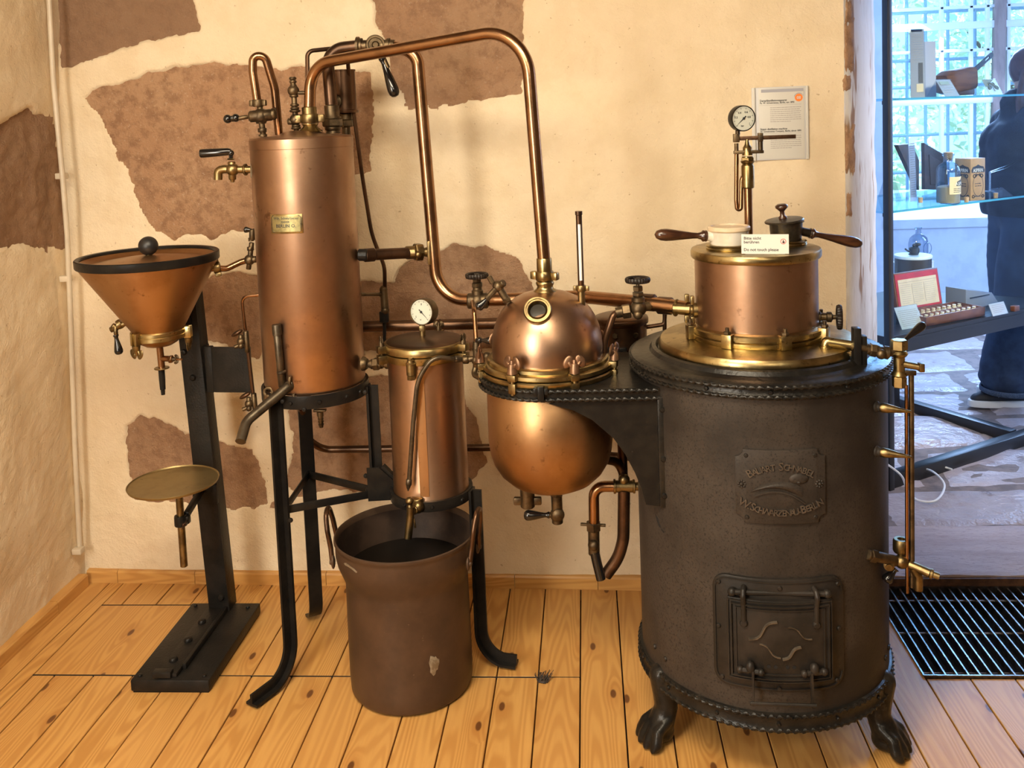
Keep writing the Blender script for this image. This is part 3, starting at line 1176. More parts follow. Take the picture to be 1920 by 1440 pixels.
def handwheel(parent, c, d, R, name='handwheel', mat=None):
    """ribbed dished wheel with spokes"""
    d = V(d).normalized()
    c = V(c)
    A = axes(d)
    mb = MB()
    n = 56
    rows = []
    prof = [(R * .80, -R * .10), (R * .93, -R * .24), (R * 1.0, -R * .10), (R * 1.0, R * .06), (R * .93, R * .17), (R * .80, R * .08)]
    for i in range(n):
        a = 2 * math.pi * i / n
        k = 1.0 + (.035 if i % 2 else -.02)
        rows.append([c + A @ V((r * (k if 0 < j < 5 else 1) * math.cos(a), r * (k if 0 < j < 5 else 1) * math.sin(a), h)) for j, (r, h) in enumerate(prof)])
    mb.grid(rows, True, True)
    mb.lathe([(0, -R * .35), (R * .22, -R * .32), (R * .24, R * .08), (R * .12, R * .14), (0, R * .15)], c, d, 16)
    for k in range(4):
        a = k * math.pi / 2 + .4
        e = c + A @ V((math.cos(a) * R * .85, math.sin(a) * R * .85, -R * .04))
        mb.bar(c + d * (-R * .12), e, R * .2, R * .14, d, R * .03)
    return mb.build(name, mat or wheel_mat, parent, 40)


def wing_nut(parent, p, d, s_, mat, spread=None, name='wing_nut'):
    """boss with two ear-shaped wings"""
    d = V(d).normalized()
    p = V(p)
    u = V(spread) if spread is not None else axes(d).col[0].copy()
    u = (u - d * u.dot(d)).normalized()
    w = d.cross(u)
    mb = MB()
    mb.lathe([(0, 0), (s_ * .34, 0), (s_ * .30, s_ * .35), (s_ * .22, s_ * .62), (0, s_ * .64)], p, d, 14)
    mb.rod(p - d * s_ * .2, p + d * s_ * .85, s_ * .13, 10)
    for sg in (1, -1):
        e = p + d * s_ * .72 + u * sg * s_ * .40
        A = Matrix((u * sg, w, d)).transposed()
        mb.ball(e, s_ * .36, 14, 8, (.80, .28, 1.25), Matrix((((u * sg * .85 + d * .5).normalized()), w, (d * .85 - u * sg * .5).normalized())).transposed())
        mb.rod(p + d * s_ * .22, e, s_ * .13, 8)
    return mb.build(name, mat, parent, 50)


def t_handle(mb, c, d, L, r):
    d = V(d).normalized()
    mb.rod(V(c) - d * L / 2, V(c) + d * L / 2, r, 10)


def union_nut(mb, p, d, r, h):
    """hexagon nut with collars"""
    mb.hexn(p, d, r, h, .14)
    p, d = V(p), V(d).normalized()
    mb.lathe([(0, 0), (r * .78, 0), (r * .78, h * .3), (r * .7, h * .36), (0, h * .36)], p + d * h, d, 20)
    mb.lathe([(0, 0), (r * .78, 0), (r * .78, h * .3), (r * .7, h * .36), (0, h * .36)], p, -d, 20)


def winged_union(mb, p, d, r, h, spread, thick=.5):
    """round union nut with two lugs"""
    d = V(d).normalized(); p = V(p)
    u = V(spread); u = (u - d * u.dot(d)).normalized()
    mb.lathe([(r * .6, 0), (r * .92, 0), (r, h * .12), (r, h * .88), (r * .92, h), (r * .6, h)], p, d, 24)
    w = d.cross(u)
    for sg in (1, -1):
        c = p + d * h * .5 + u * sg * r * 1.28
        mb.box(c, (r * .72, r * thick, h * .85), Matrix((u, w, d)).transposed(), r * .14)


bolt_me = MB().lathe([(0, 0), (.0062, 0), (.0062, .0022), (.0045, .0046), (0, .0054)], (0, 0, 0), (0, 0, 1), 10).mesh('bolt', iron_black)
bolt_door = bolt_me.copy(); bolt_door.materials.clear(); bolt_door.materials.append(door_mat)
bolt_brass = MB().hexn((0, 0, 0), (0, 0, 1), .008, .007).mesh('bolt', bronze)
rivet_bucket = bolt_me.copy(); rivet_bucket.materials.clear(); rivet_bucket.materials.append(bucket_mat)


def bolt(parent, p, d, s_=1.0, me=None):
    return inst(me or bolt_me, 'bolt', parent, frame(p, d) @ Matrix.Scale(s_, 4))


def gauge(parent, c, d, R, depth, name='pressure_gauge', needle_deg=35, major=9, nums=(), case=None):
    """dial gauge facing d"""
    d = V(d).normalized(); c = V(c)
    M_ = frame(c, d, V((0, 0, 1)))
    # axes(): x = up x d, y = d x x (up)
    mb = MB()
    mb.lathe([(0, -depth), (R * .86, -depth), (R * .96, -depth * .9), (R, -depth * .75), (R, -.001), (R * .985, .002), (R * .93, .002), (R * .92, -.001), (0, -.001)], c, d, 44)
    g = mb.build(name, case or bronze, parent, 40)
    mb = MB(); mb.lathe([(R * .915, 0), (0, 0.0002)], c, d, 40); mb.build('dial', dial_white, g)
    mb = MB()
    for k in range(major * 5 + 1):
        a = math.radians(225 - 270 * k / (major * 5))
        l = .13 if k % 5 == 0 else .06
        w = .018 if k % 5 == 0 else .009
        p1 = M_ @ V((math.cos(a) * R * .84, math.sin(a) * R * .84, .0006))
        p0 = M_ @ V((math.cos(a) * R * (.84 - l), math.sin(a) * R * (.84 - l), .0006))
        t = (p1 - p0).cross(d).normalized() * R * w
        mb.bm.faces.new([mb.bm.verts.new(q) for q in (p0 - t, p0 + t, p1 + t, p1 - t)])
    for txt, ax_, ay_, sz in nums:
        text_bm(mb, txt, R * sz, M_ @ Matrix.Translation((ax_ * R, ay_ * R, .0006)))
    mb.build('scale', ink, g, 180)
    mb = MB()
    a = math.radians(needle_deg)
    e = M_ @ V((math.cos(a) * R * .70, math.sin(a) * R * .70, .0014))
    t_ = M_ @ V((-math.cos(a) * R * .26, -math.sin(a) * R * .26, .0014))
    side = (e - t_).cross(d).normalized()
    mb.bm.faces.new([mb.bm.verts.new(q) for q in (t_ - side * R * .045, t_ + side * R * .045, e + side * R * .008, e - side * R * .008)])
    mb.lathe([(R * .09, 0), (R * .09, .002), (0, .0024)], c + d * .0008, d, 14)
    mb.build('needle', ink, g, 180)
    mb = MB(); mb.lathe([(R * .93, 0), (R * .6, .0012), (0, .0018)], c + d * .003, d, 36); mb.build('dial_glass', glass, g)
    return g


# ------------------------------------------------------------------ the furnace
KX, KY, KR = .415, 2.34, .306
fur = thing('iron_furnace', (KX, KY, 0), 'dark iron cylindrical furnace on claw feet, nameplate and fire door on its drum', 'furnace')
mb = MB()
mb.lathe([(0, .16), (KR, .16), (KR, .60)], (KX, KY, 0), n=96)
mb.bm.faces.ensure_lookup_table()
mb.lathe([(KR, .60), (KR, .935)], (KX, KY, 0), n=96)
bmesh.ops.remove_doubles(mb.bm, verts=mb.bm.verts, dist=1e-5)
mb.build('drum', drum_mat, fur)
def ring_path(cx, cy, z, R, n=160, a0=0, a1=2 * math.pi):
    return [V((cx + R * math.cos(a0 + (a1 - a0) * i / n), cy + R * math.sin(a0 + (a1 - a0) * i / n), z)) for i in range(n + (0 if abs(a1 - a0 - 2 * math.pi) < 1e-6 else 1))]
mb = MB()
mb.lathe([(KR - .002, .912), (.313, .915), (.314, .925), (.311, .930), (.311, .938), (.315, .942), (.315, .948), (.308, .952), (.285, .951), (.268, .955), (.262, .964), (.252, .966), (.246, .958), (0, .956)], (KX, KY, 0), n=96)
mb.build('top_plate', drum_trim, fur)
for z, R, nm in ((.943, .3155, 'rope_moulding'), (.921, .3155, 'rope_moulding'), (.185, .3125, 'rope_moulding'), (.153, .3135, 'rope_moulding')):
    MB().rope(ring_path(KX, KY, z, R), .0048, .0185, True).build(nm, drum_trim, fur, 60)
MB().lathe([(KR - .002, .192), (.312, .190), (.314, .184), (.311, .176), (.311, .162), (.315, .155), (.314, .149), (.306, .147), (.28, .150), (0, .15)], (KX, KY, 0), n=96).build('base_band', drum_trim, fur)
for k in range(14):
    a = 2 * math.pi * (k + .35) / 14
    bolt(fur, (KX + math.cos(a) * .311, KY + math.sin(a) * .311, .168), (math.cos(a), math.sin(a), 0), .8)
for ang, zz in ((-157, .238), (-148, .232), (-32, .236), (-26, .245)):
    a = math.radians(ang)
    bolt(fur, (KX + math.cos(a) * KR, KY + math.sin(a) * KR, zz), (math.cos(a), math.sin(a), 0), 1.0, bolt_door)
for ang, zz in ((-121, .932), (-62, .932), (-95, .932)):
    a = math.radians(ang)
    bolt(fur, (KX + math.cos(a) * .3115, KY + math.sin(a) * .3115, zz), (math.cos(a), math.sin(a), 0), .9)

# lion-paw feet
def claw(a):
    u = V((math.cos(a), math.sin(a), 0)); w = V((-u.y, u.x, 0)); z = V((0, 0, 1))
    o = V((KX, KY, 0)) + u * .270
    q = lambda x, y, h: o + u * x + w * y + z * h
    caps = [((q(.030, 0, .172), .030), (q(.020, 0, .120), .031)), ((q(.020, 0, .120), .031), (q(.018, 0, .085), .029)), ((q(.018, 0, .085), .029), (q(.032, 0, .052), .033)),
            ((q(.022, .026, .175), .016), (q(.016, .012, .12), .018)), ((q(.022, -.026, .175), .016), (q(.016, -.012, .12), .018)),
            ((q(.022, .046, .172), .010), (q(.020, .024, .150), .014)), ((q(.022, -.046, .172), .010), (q(.020, -.024, .150), .014))]
    for y0, y1 in ((-.030, -.036), (-.0105, -.0125), (.0105, .0125), (.030, .036)):
        caps.append(((q(.028, y0 * .75, .066), .0135), (q(.060, y0 * .98, .047), .0135)))
        caps.append(((q(.060, y0, .047), .0135), (q(.078 - abs(y0) * .35, y1, .024), .0145)))
        caps.append(((q(.078 - abs(y0) * .35, y1, .024), .0145), (q(.088 - abs(y0) * .35, y1, .0125), .0095)))
    caps.append(((q(.03, 0, .03), .030), (q(.045, 0, .028), .028)))
    o_ = blob('claw_foot', caps, .0042, drum_trim, fur, 2)
    return o_
for deg in (-154, -31, 88):
    claw(math.radians(deg))

# things laid on the curved front: u along the arc from straight ahead, v height, w outwards
def on_drum(R=KR, a0=-90.0):
    def fn(c):
        a = math.radians(a0) + c.x / R
        return V((KX + (R + c.z) * math.cos(a), KY + (R + c.z) * math.sin(a), c.y))
    return fn
def front(mb, name, mat, parent, a0=-90.0, step=.012, ang=40, label=None):
    mb.slices(step)
    mb.map(on_drum(KR, a0))
    return mb.build(name, mat, parent, ang, label)
I4 = Matrix.Identity(4)
def rounded(x0, y0, x1, y1, r, n=5):
    out = []
    for cx, cy, s0 in ((x1 - r, y1 - r, 0), (x0 + r, y1 - r, 90), (x0 + r, y0 + r, 180), (x1 - r, y0 + r, 270)):
        for k in range(n + 1):
            a = math.radians(s0 + 90 * k / n)
            out.append((cx + r * math.cos(a), cy + r * math.sin(a)))
    return out
def strip(mb, pts, w, t, z0=0.0):
    """raised ridge along a 2-D polyline in the flat front coordinates"""
    path = [V((p[0], p[1], z0)) for p in pts]
    n = len(path)
    rows = []
    for i, p in enumerate(path):
        d = (path[min(i + 1, n - 1)] - path[max(i - 1, 0)]).normalized()
        s_ = V((-d.y, d.x, 0))
        rows.append([p + s_ * w / 2, p + s_ * w * .25 + V((0, 0, t)), p - s_ * w * .25 + V((0, 0, t)), p - s_ * w / 2])
    vs = mb.grid(rows, False)
    mb.bm.faces.new(vs[0]); mb.bm.faces.new(vs[-1][::-1])
    return mb

DA = -92.7
mb = MB(); mb.prism(rounded(-.148, .244, .148, .507, .034), I4, .007, .003)
dframe = front(mb, 'door_frame', door_mat, fur, DA)
def dpt(u, v, w=0.0): return on_drum(KR, DA)(V((u, v, w)))
def dnorm(u):
    a = math.radians(DA) + u / KR
    return V((math.cos(a), math.sin(a), 0))
for u, v in ((-.132, .487), (.132, .487), (0, .488), (-.134, .382), (.134, .382), (-.128, .262), (.128, .262), (-.004, .253)):
    bolt(dframe, dpt(u, v, .006), dnorm(u), .95, bolt_door)
mb = MB(); strip(mb, [(x * .985, .3755 + (y - .3755) * .985) for x, y in rounded(-.143, .249, .143, .502, .03)], .004, .0035, .006)
front(mb, 'beading', door_mat, dframe, DA)
# the fire door itself
mb = MB(); mb.prism(rounded(-.112, .272, .112, .462, .004, 2), I4, .012, .002)
mb.map(lambda c: V((c.x, c.y, c.z + .006)))
fdoor = front(mb, 'fire_door', door_mat, fur, DA)
mb = MB()
for ins, t in ((.004, .005), (.011, .0075), (.020, .004)):
    x, y0, y1 = .112 - ins, .272 + ins, .462 - ins
    strip(mb, [(-x, y0), (x, y0), (x, y1), (-x, y1), (-x, y0)], .0045, t, .017)
front(mb, 'panel_moulding', door_mat, fdoor, DA)
mb = MB()                                              # curved lozenge cast on the door
q = []
for sx, sy in ((-1, 1), (1, 1), (1, -1), (-1, -1)):
    pass
def arc_pts(a, b, sag, n=9):
    a, b = V((a[0], a[1])), V((b[0], b[1]))
    d = b - a
    nrm = V((-d.y, d.x)).normalized()
    return [tuple(a + d * (i / n) + nrm * sag * math.sin(math.pi * 2 * i / n)) for i in range(n + 1)]
strip(mb, arc_pts((-.066, .371), (-.008, .416), -.007), .005, .007, .017)
strip(mb, arc_pts((.014, .404), (.064, .374), .005), .004, .004, .017)
strip(mb, arc_pts((-.044, .362), (-.002, .332), .004), .004, .004, .017)
strip(mb, arc_pts((.002, .330), (.040, .358), -.004), .0055, .007, .017)
front(mb, 'lozenge_ornament', M('iron_worn', (.13, .105, .08), (.06, .048, .036), .4, .5, 40), fdoor, DA)
for u in (-.026, -.012, .012, .026):
    mb = MB(); mb.prism([(u + .0042 * math.cos(k * math.pi / 5), .3105 + .0042 * math.sin(k * math.pi / 5)) for k in range(10)], I4, .0006)
    mb.map(lambda c: V((c.x, c.y, c.z + .0182)))
    mb.map(on_drum(KR, DA)).build('air_hole', pit_mat, fdoor)
for u in (-.076, .074):                                # hinge straps and latches
    mb = MB()
    mb.tube([dpt(u, .408, .020), dpt(u, .452, .021), dpt(u, .472, .026), dpt(u, .482, .020), dpt(u, .486, .007)], .006, 10, .008)
    mb.build('hinge_strap', door_mat, fdoor)
    bolt(fdoor, dpt(u, .407, .018), dnorm(u), 1.5, bolt_door)
    mb = MB()
    u2 = u * .86 + .002
    mb.rod(dpt(u2 - .020, .300, .026), dpt(u2 + .020, .300, .026), .0062, 10)
    mb.ball(dpt(u2 - .021, .300, .026), .0085, 10, 8); mb.ball(dpt(u2 + .021, .300, .026), .0085, 10, 8)
    mb.ball(dpt(u2, .309, .026), .013, 14, 10, (.8, .8, 1.1))
    mb.build('latch_bracket', door_mat, fdoor)
mb = MB(); mb.rod(dpt(-.098, .474, .018), dpt(.098, .474, .018), .0065, 12)
for u in (-.1, .1): mb.ball(dpt(u, .474, .017), .010, 12, 8)
mb.build('hinge_pin', door_mat, fdoor)
bail = MB()
for u in (-.058, .058):
    bail.bar(dpt(u, .304, .030), dpt(u + (.0), .226, .036), .009, .005, dnorm(u))
bail.rod(dpt(-.064, .234, .042), dpt(.064, .234, .042), .0042, 10)
bail.build('drop_latch', door_mat, fur)

# cast nameplate
NA = -91.3
mb = MB()
px_, py0, py1, nt = .0985, .634, .802, .018
pl = []
for sx, sy in ((1, 1), (-1, 1), (-1, -1), (1, -1)):
    cx, cy = sx * px_, (py1 if sy > 0 else py0)
    arc = [(cx - sx * nt * math.cos(t), cy - sy * nt * math.sin(t)) for t in [math.pi / 2 * k / 5 for k in range(6)]]
    if sx * sy > 0: pl += arc[::-1] if False else [(a, b) for a, b in sorted(arc, key=lambda q: q[1] * sy)]
    else: pl += [(a, b) for a, b in sorted(arc, key=lambda q: -q[1] * sy)]
mb.prism(pl, I4, .0055, .0016)
npl = front(mb, 'nameplate', drum_mat, fur, NA)
letter_mat = M('iron_letter_lit', (.105, .086, .070), (.07, .056, .046), .36, .4, 60)  # lighter than the plate: highlights of the relief put into the colour
def arc_text(txt, cx, cy, R, a_mid, a_span, size, top=True):
    mb = MB()
    n = len(txt)
    adv = []
    for ch in txt: adv.append({'W': 1.6, 'M': 1.25, ' ': .6, '.': .6, 'I': .5, '-': .7}.get(ch.upper(), 1.0) * (1.28 if ch.isupper() else 1.0))
    tot = sum(adv)
    x = 0
    for ch, ad in zip(txt, adv):
        f = (x + ad / 2) / tot - .5
        x += ad
        if ch == ' ': continue
        a = math.radians(a_mid - a_span * f) if top else math.radians(a_mid + a_span * f)
        p = V((cx + R * math.cos(a), cy + R * math.sin(a), .005))
        rot = a - math.pi / 2 if top else a + math.pi / 2
        sz = size * (1.24 if ch.isupper() else .98)
        text_bm(mb, ch.upper(), sz, Matrix.Translation(p) @ Matrix.Rotation(rot, 4, 'Z') @ Matrix.Diagonal((.92, 1, 1, 1)), .0042)
    return mb
for txt, args in (('BauArt Schnabel'.replace('A', 'a'), (0.0, .634, .124, 90, 66, .0205, True)), ('W.Schwarzenau-Berlin', (0.0, .850, .196, -90, 55, .0205, False))):
    mb = arc_text(txt, *args)
    mb.map(on_drum(KR, NA)).build('lettering', letter_mat, npl, 30)
# the beak in relief
mb = MB()
n = 18
up, lo = [], []
for i in range(n + 1):
    t = i / n
    x = -.066 + .112 * t
    up.append((x, .706 + .029 * math.sin(math.pi * min(1, t * .80)) ** .8 - .004 * t))
    lo.append((x, .704 + .017 * math.sin(math.pi * t * .86) - .022 * t * t))
rows = []
for i in range(n + 1):
    t = i / n
    h = .0105 * math.sin(math.pi * (.04 + .92 * t)) ** .6
    r = []
    for k in range(7):
        s_ = k / 6
        r.append(V((up[i][0] + (lo[i][0] - up[i][0]) * s_, up[i][1] + (lo[i][1] - up[i][1]) * s_, .0035 + h * math.sin(math.pi * s_) ** .7)))
    rows.append(r)
mb.grid(rows, False)
strip(mb, [(-.058 + .108 * t, .6965 + .019 * math.sin(math.pi * t * .84) - .026 * t * t) for t in [k / 14 for k in range(15)]], .006, .0055, .0035)
mb.ball((.038, .737, .0035), .024, 18, 10, (.95, .55, .32))
mb.ball((.036, .7305, .0095), .0045, 10, 6, (1, .7, .8))
mb.map(on_drum(KR, NA)).build('beak_relief', drum_mat, npl, 50)
for x in (-.084, .084):
    mb = MB()
    for k in range(8):
        a = k * math.pi / 4
        mb.ball((x + .0072 * math.cos(a), .722 + .0072 * math.sin(a), .0045), .0034, 8, 6)
    mb.ball((x, .722, .006), .0042, 10, 6)
    mb.map(on_drum(KR, NA)).build('rosette', drum_mat, npl, 60)
for x, y in ((-.074, .788), (.074, .788), (-.074, .647), (.074, .647)):
    a = math.radians(NA) + x / KR
    bolt(npl, on_drum(KR, NA)(V((x, y, .0035))), (math.cos(a), math.sin(a), 0), .85, bolt_door)
# torn holes in the drum
for pts in ([(-.006, .012), (.004, .006), (.010, -.004), (.016, -.013), (.010, -.014), (.001, -.004), (-.004, .004)], [(.019, -.014), (.028, -.019), (.026, -.023), (.020, -.019)]):
    r = ray(1218, 1036)
    o_ = V((-KX, -KY))
    mb = MB(); mb.prism([(a, b + .572) for a, b in pts], I4, .0008)
    mb.map(on_drum(KR, -152)).build('torn_hole', pit_mat, fur)

# brass try cones
for zz in (.862, .757):
    a = math.radians(-41)
    d = V((math.cos(a), math.sin(a), 0))
    p = V((KX, KY, zz)) + d * (KR - .004)
    d2 = V((.93, -.36, -.06)).normalized()
    mb = MB(); mb.lathe([(0, 0), (.013, 0), (.013, .007), (.010, .010), (.010, .016), (0, .016)], p, d, 18)
    sp = mb.build('cone_socket', drum_mat, fur)
    mb = MB(); mb.lathe([(0, 0), (.0085, 0), (.0115, .008), (.0105, .018), (.0065, .040), (.0025, .066), (0, .070)], p + d * .012, d2, 20)
    mb.build('try_cone', brass_dull, fur, 60)

# side table that carries the domed still, and its curved gusset
DX, DY = -.112, 2.34
TY0, TY1 = 2.168, 2.512
outer = [(KX - .20, TY0 + .006), (DX, TY0)] + [(DX + .172 * math.cos(a), DY + .172 * math.sin(a)) for a in [math.radians(-90 - 180 * k / 28) for k in range(1, 28)]] + [(DX, TY1), (KX - .20, TY1)]
hole = [(DX + .1625 * math.cos(2 * math.pi * k / 48), DY + .1625 * math.sin(2 * math.pi * k / 48)) for k in range(48)]
mb = MB(); mb.prism(outer, Matrix.Translation((0, 0, .876)), .029, 0, (hole,))
tab = mb.build('side_table', drum_trim, fur)
for z in (.901, .881):
    path = [V((KX - .262, TY0 - .003, z)), V((DX + .07, TY0 - .003, z))] + [V((DX + .175 * math.cos(a), DY + .175 * math.sin(a), z)) for a in [math.radians(-90 - 180 * k / 40) for k in range(0, 41)]] + [V((KX - .262, TY1 + .003, z))]
    MB().rope(path, .0046, .0175).build('rope_moulding', drum_trim, tab, 60)
gpx = [(1030, 756), (1075, 768), (1110, 786), (1150, 820), (1172, 850), (1190, 884), (1203, 915), (1211, 944), (1240, 948)]
gp = [at(x, y, TY0 + .012) for x, y in gpx]
poly = [(p.x, p.z) for p in gp] + [(gp[-1].x + .012, .878), (DX + .04, .878)]
mb = MB(); mb.prism(poly, Matrix(((1, 0, 0, 0), (0, 0, 1, TY0 + .006), (0, 1, 0, 0), (0, 0, 0, 1))), .007, .001)
mb.build('gusset_plate', iron_black, fur)
mb = MB(); mb.box((gp[-1].x + .008, TY0 + .006, (gp[-1].z + .885) / 2), (.024, .018, .885 - gp[-1].z), None, .003)
fl_ = mb.build('gusset_flange', drum_trim, fur)
for z in (.855, .735, .645):
    bolt(fur, (gp[-1].x + .007, TY0 - .003, z), (0, -1, 0), 1.1)
mb = MB(); p = at(1014, 738, TY0 - .008); mb.box(p, (.016, .014, .036), None, .003); mb.box(p + V((-.012, .002, .004)), (.012, .014, .02), None, .003); mb.box(p + V((.012, .003, .004)), (.012, .012, .016), None, .003)
mb.build('table_clamp', iron_black, fur)

# ------------------------------------------------------------------ copper boiler vessel on the furnace
ket = thing('boiler_vessel', (KX, KY, .956), 'short copper boiler drum with brass lid and bolted brass flange on the iron furnace', 'boiler')
MB().lathe([(.10, .958), (.243, .958), (.2445, .966), (.243, .976), (.238, .983), (.20, .989), (.10, .991)], (KX, KY, 0), n=96).build('base_plate', brass, ket, 40)
MB().lathe([(.148, .989), (.166, .989), (.168, .992), (.168, 1.001), (.163, 1.004), (.163, 1.006), (.168, 1.008), (.168, 1.017), (.165, 1.020), (.152, 1.022), (.148, 1.02)], (KX, KY, 0), n=96).build('flange', brass, ket)
for k in range(8):
    a = math.radians(-90 + 45 * k - 33)
    d = V((math.cos(a), math.sin(a), 0)); w = V((-d.y, d.x, 0))
    mb = MB(); mb.box(V((KX, KY, 1.007)) + d * .170, (.022, .026, .034), Matrix((d, w, V((0, 0, 1)))).transposed(), .002)
    mb.build('clamp_block', brass, ket)
    mb = MB(); mb.hexn(V((KX, KY, 1.024)) + d * .172, (0, 0, 1), .009, .007); mb.rod(V((KX, KY, 1.030)) + d * .172, V((KX, KY, 1.040)) + d * .172, .0045, 10)
    mb.build('bolt', bronze, ket)
MB().lathe([(.1495, 1.0), (.1495, 1.195)], (KX, KY, 0), n=96).build('shell', copper, ket)
MB().lathe([(.149, 1.186), (.157, 1.187), (.1585, 1.190), (.1585, 1.203), (.156, 1.207), (.150, 1.2085), (0, 1.2085)], (KX, KY, 0), n=96).build('lid', brass, ket)
for (x, y) in ((1411, 560), (1409, 567)):
    pass
# pan seats on the lid
PW_ = fl(1366, 470, 1.2085); PB_ = fl(1465, 462, 1.2085)
SEAT = []
for (c, r) in ((fl(1367, 466, 1.2085), .056), (fl(1474, 458, 1.2085), .050)):
    mb = MB(); mb.lathe([(r - .012, 0), (r, 0), (r + .001, .003), (r - .001, .006), (r + .001, .009), (r - .002, .012), (r - .012, .0125)], c, (0, 0, 1), 48)
    mb.build('pan_ring', brass, ket); SEAT.append(c)
# outlet valve with handwheel on the side
pv = at(1540, 594, KY + .0)
pv = V((KX + .146, KY - .02, at(1540, 594, KY - .02).z))
dv = V((.985, -.17, 0)).normalized()
mb = MB()
mb.lathe([(0, 0), (.014, 0), (.014, .006), (.010, .008), (.010, .020), (.013, .022), (.013, .032), (.006, .036), (.005, .046), (0, .046)], pv, dv, 18)
v_ = mb.build('side_valve', bronze, ket)
handwheel(v_, pv + dv * .052, dv, .030)
# left-hand steam union
pu = V((KX - .147, KY - .01, at(1300, 580, KY).z))
mb = MB(); mb.lathe([(0, 0), (.019, 0), (.019, .010), (.013, .013), (.013, .018), (0, .018)], pu, (-1, 0, 0), 20)
for sg in (1, -1):
    mb.box(pu + V((-.012, 0, sg * .026)), (.010, .016, .022), None, .003)
mb.build('steam_union', brass_dull, ket)
# feed elbow from the base plate to the gauge cock
e0 = V((at(1548, 650, 2.20).x, 2.20, .985))
pE = [e0, V((e0.x, 2.20, at(1548, 640, 2.20).z)), V((at(1598, 646, 2.19).x, 2.19, at(1598, 648, 2.19).z))]
mb = MB(); mb.tube(pE, .0125, 14, .018); mb.lathe([(.0125, 0), (.016, 0), (.016, .006), (.0125, .007)], e0, (0, 0, 1), 16)
mb.build('feed_elbow', brass, ket)

# ------------------------------------------------------------------ water gauge beside the furnace
GYW = 2.17
gx0 = at(1600, 648, GYW); gx1 = at(1690, 662, GYW)
wg = thing('water_gauge', (gx1.x, GYW, .40), 'brass water gauge with two upright tubes beside the furnace drum', 'gauge')
mb = MB()
mb.tube([gx0 - V((.002, 0, 0)), at(1650, 658, GYW), gx1], .0105, 14, .02)
q = at(1630, 655, GYW); d = (gx1 - gx0).normalized()
union_nut(mb, q, d, .0165, .016)
mb.lathe([(.0105, 0), (.015, .002), (.016, .012), (.0105, .016)], at(1655, 660, GYW), d, 16)
mb.ball(at(1652, 664, GYW - .012), .012, 12, 8)
mb.build('inlet_pipe', bronze, wg)
mb = MB()                                            # post bracket
p = at(1606, 690, GYW)
mb.box(V((p.x, GYW, .99)), (.017, .026, .10), None, .002); mb.box(V((p.x + .016, GYW + .004, .985)), (.014, .022, .07), None, .002); mb.box(V((p.x, GYW, .942)), (.03, .04, .012), None, .002)
mb.build('bracket', iron_black, wg)
tz = at(1686, 640, GYW).z
cxy = V((at(1686, 660, GYW).x, GYW))
mb = MB()
P3 = lambda z, dx=0, dy=0: V((cxy.x + dx, cxy.y + dy, z))
z1 = at(1686, 652, GYW).z
mb.hexn(P3(tz - .020), (0, 0, 1), .019, .024)
mb.lathe([(.0, 0), (.015, 0), (.019, .004), (.015, .010), (.0125, .013), (.0125, .045), (.016, .048), (.020, .054), (.015, .060), (.0, .06)], P3(tz - .082), (0, 0, 1), 24)
mb.hexn(P3(tz - .108), (0, 0, 1), .0165, .026)
top_b = mb.build('upper_cock', brass, wg)
mb = MB(); sp_ = P3(tz - .052); mb.cyl(sp_, sp_ + V((.042, -.014, -.006)), .0085, .0075, 14); mb.box(sp_ + V((.044, -.0145, -.006)), (.012, .018, .02), None, .002); mb.build('spout', brass_dull, wg)
lp = P3(tz - .004, .012, .012)
lever('lever_grip', lp, (.72, .35, .42), .075, .0105, bakelite, wg)
# tubes
tb0, tb1 = at(1696, 690, GYW), at(1702, 1050, GYW)
tx1 = at(1697, 690, GYW).x
mb = MB(); mb.rod((tx1, GYW - .008, tz - .10), (tx1, GYW - .008, .405), .0042, 12); mb.build('copper_tube', copper_pipe, wg)
tx2 = at(1708.5, 690, GYW).x
mb = MB(); mb.rod((tx2, GYW, tz - .075), (tx2, GYW, .415), .0062, 12)
mb.box((tx2 - .004, GYW, tz - .073), (.026, .02, .012), None, .002)
mb.build('gauge_tube', bronze, wg)
zl = at(1690, 1030, GYW).z
lc = at(1680, 1052, GYW)
mb = MB()
w0 = V((KX + .205, GYW - .055, at(1638, 1040, GYW - .055).z))
dd = (lc - w0).normalized()
union_nut(mb, w0, dd, .016, .024); mb.rod(w0 + dd * .02, lc, .0125, 14)
mb.build('lower_inlet', bronze, wg)
mb = MB()
mb.lathe([(.010, 0), (.017, 0), (.019, .004), (.019, .028), (.016, .032), (.009, .032), (.009, .026), (0, .026)], at(1690, 1035, GYW + .012), (0, 0, 1), 20)
c1 = at(1744, 1075, GYW - .03)
mb.tube([lc, at(1700, 1056, GYW), c1], .0105, 14, .02)
mb.lathe([(0, 0), (.012, 0), (.012, .005), (.008, .007), (.008, .020), (0, .020)], c1, (c1 - lc), 16)
pc = at(1670, 1062, GYW - .022); mb.lathe([(0, 0), (.011, 0), (.012, .006), (.012, .016), (.007, .018), (.007, .024), (0, .024)], pc + V((0, .015, 0)), (-.25, -1, .05), 18)
mb.tube([at(1712, 1064, GYW - .01), at(1722, 1080, GYW - .012), at(1722, 1106, GYW - .012)], .0105, 12, .02)
mb.ball(lc + V((.012, -.002, 0)), .017, 14, 10)
mb.build('lower_cock', brass_dull, wg, 50)
lever('lever_grip', at(1680, 1066, GYW - .005), (-.5, -.1, -.55), .04, .0125, bakelite, wg)
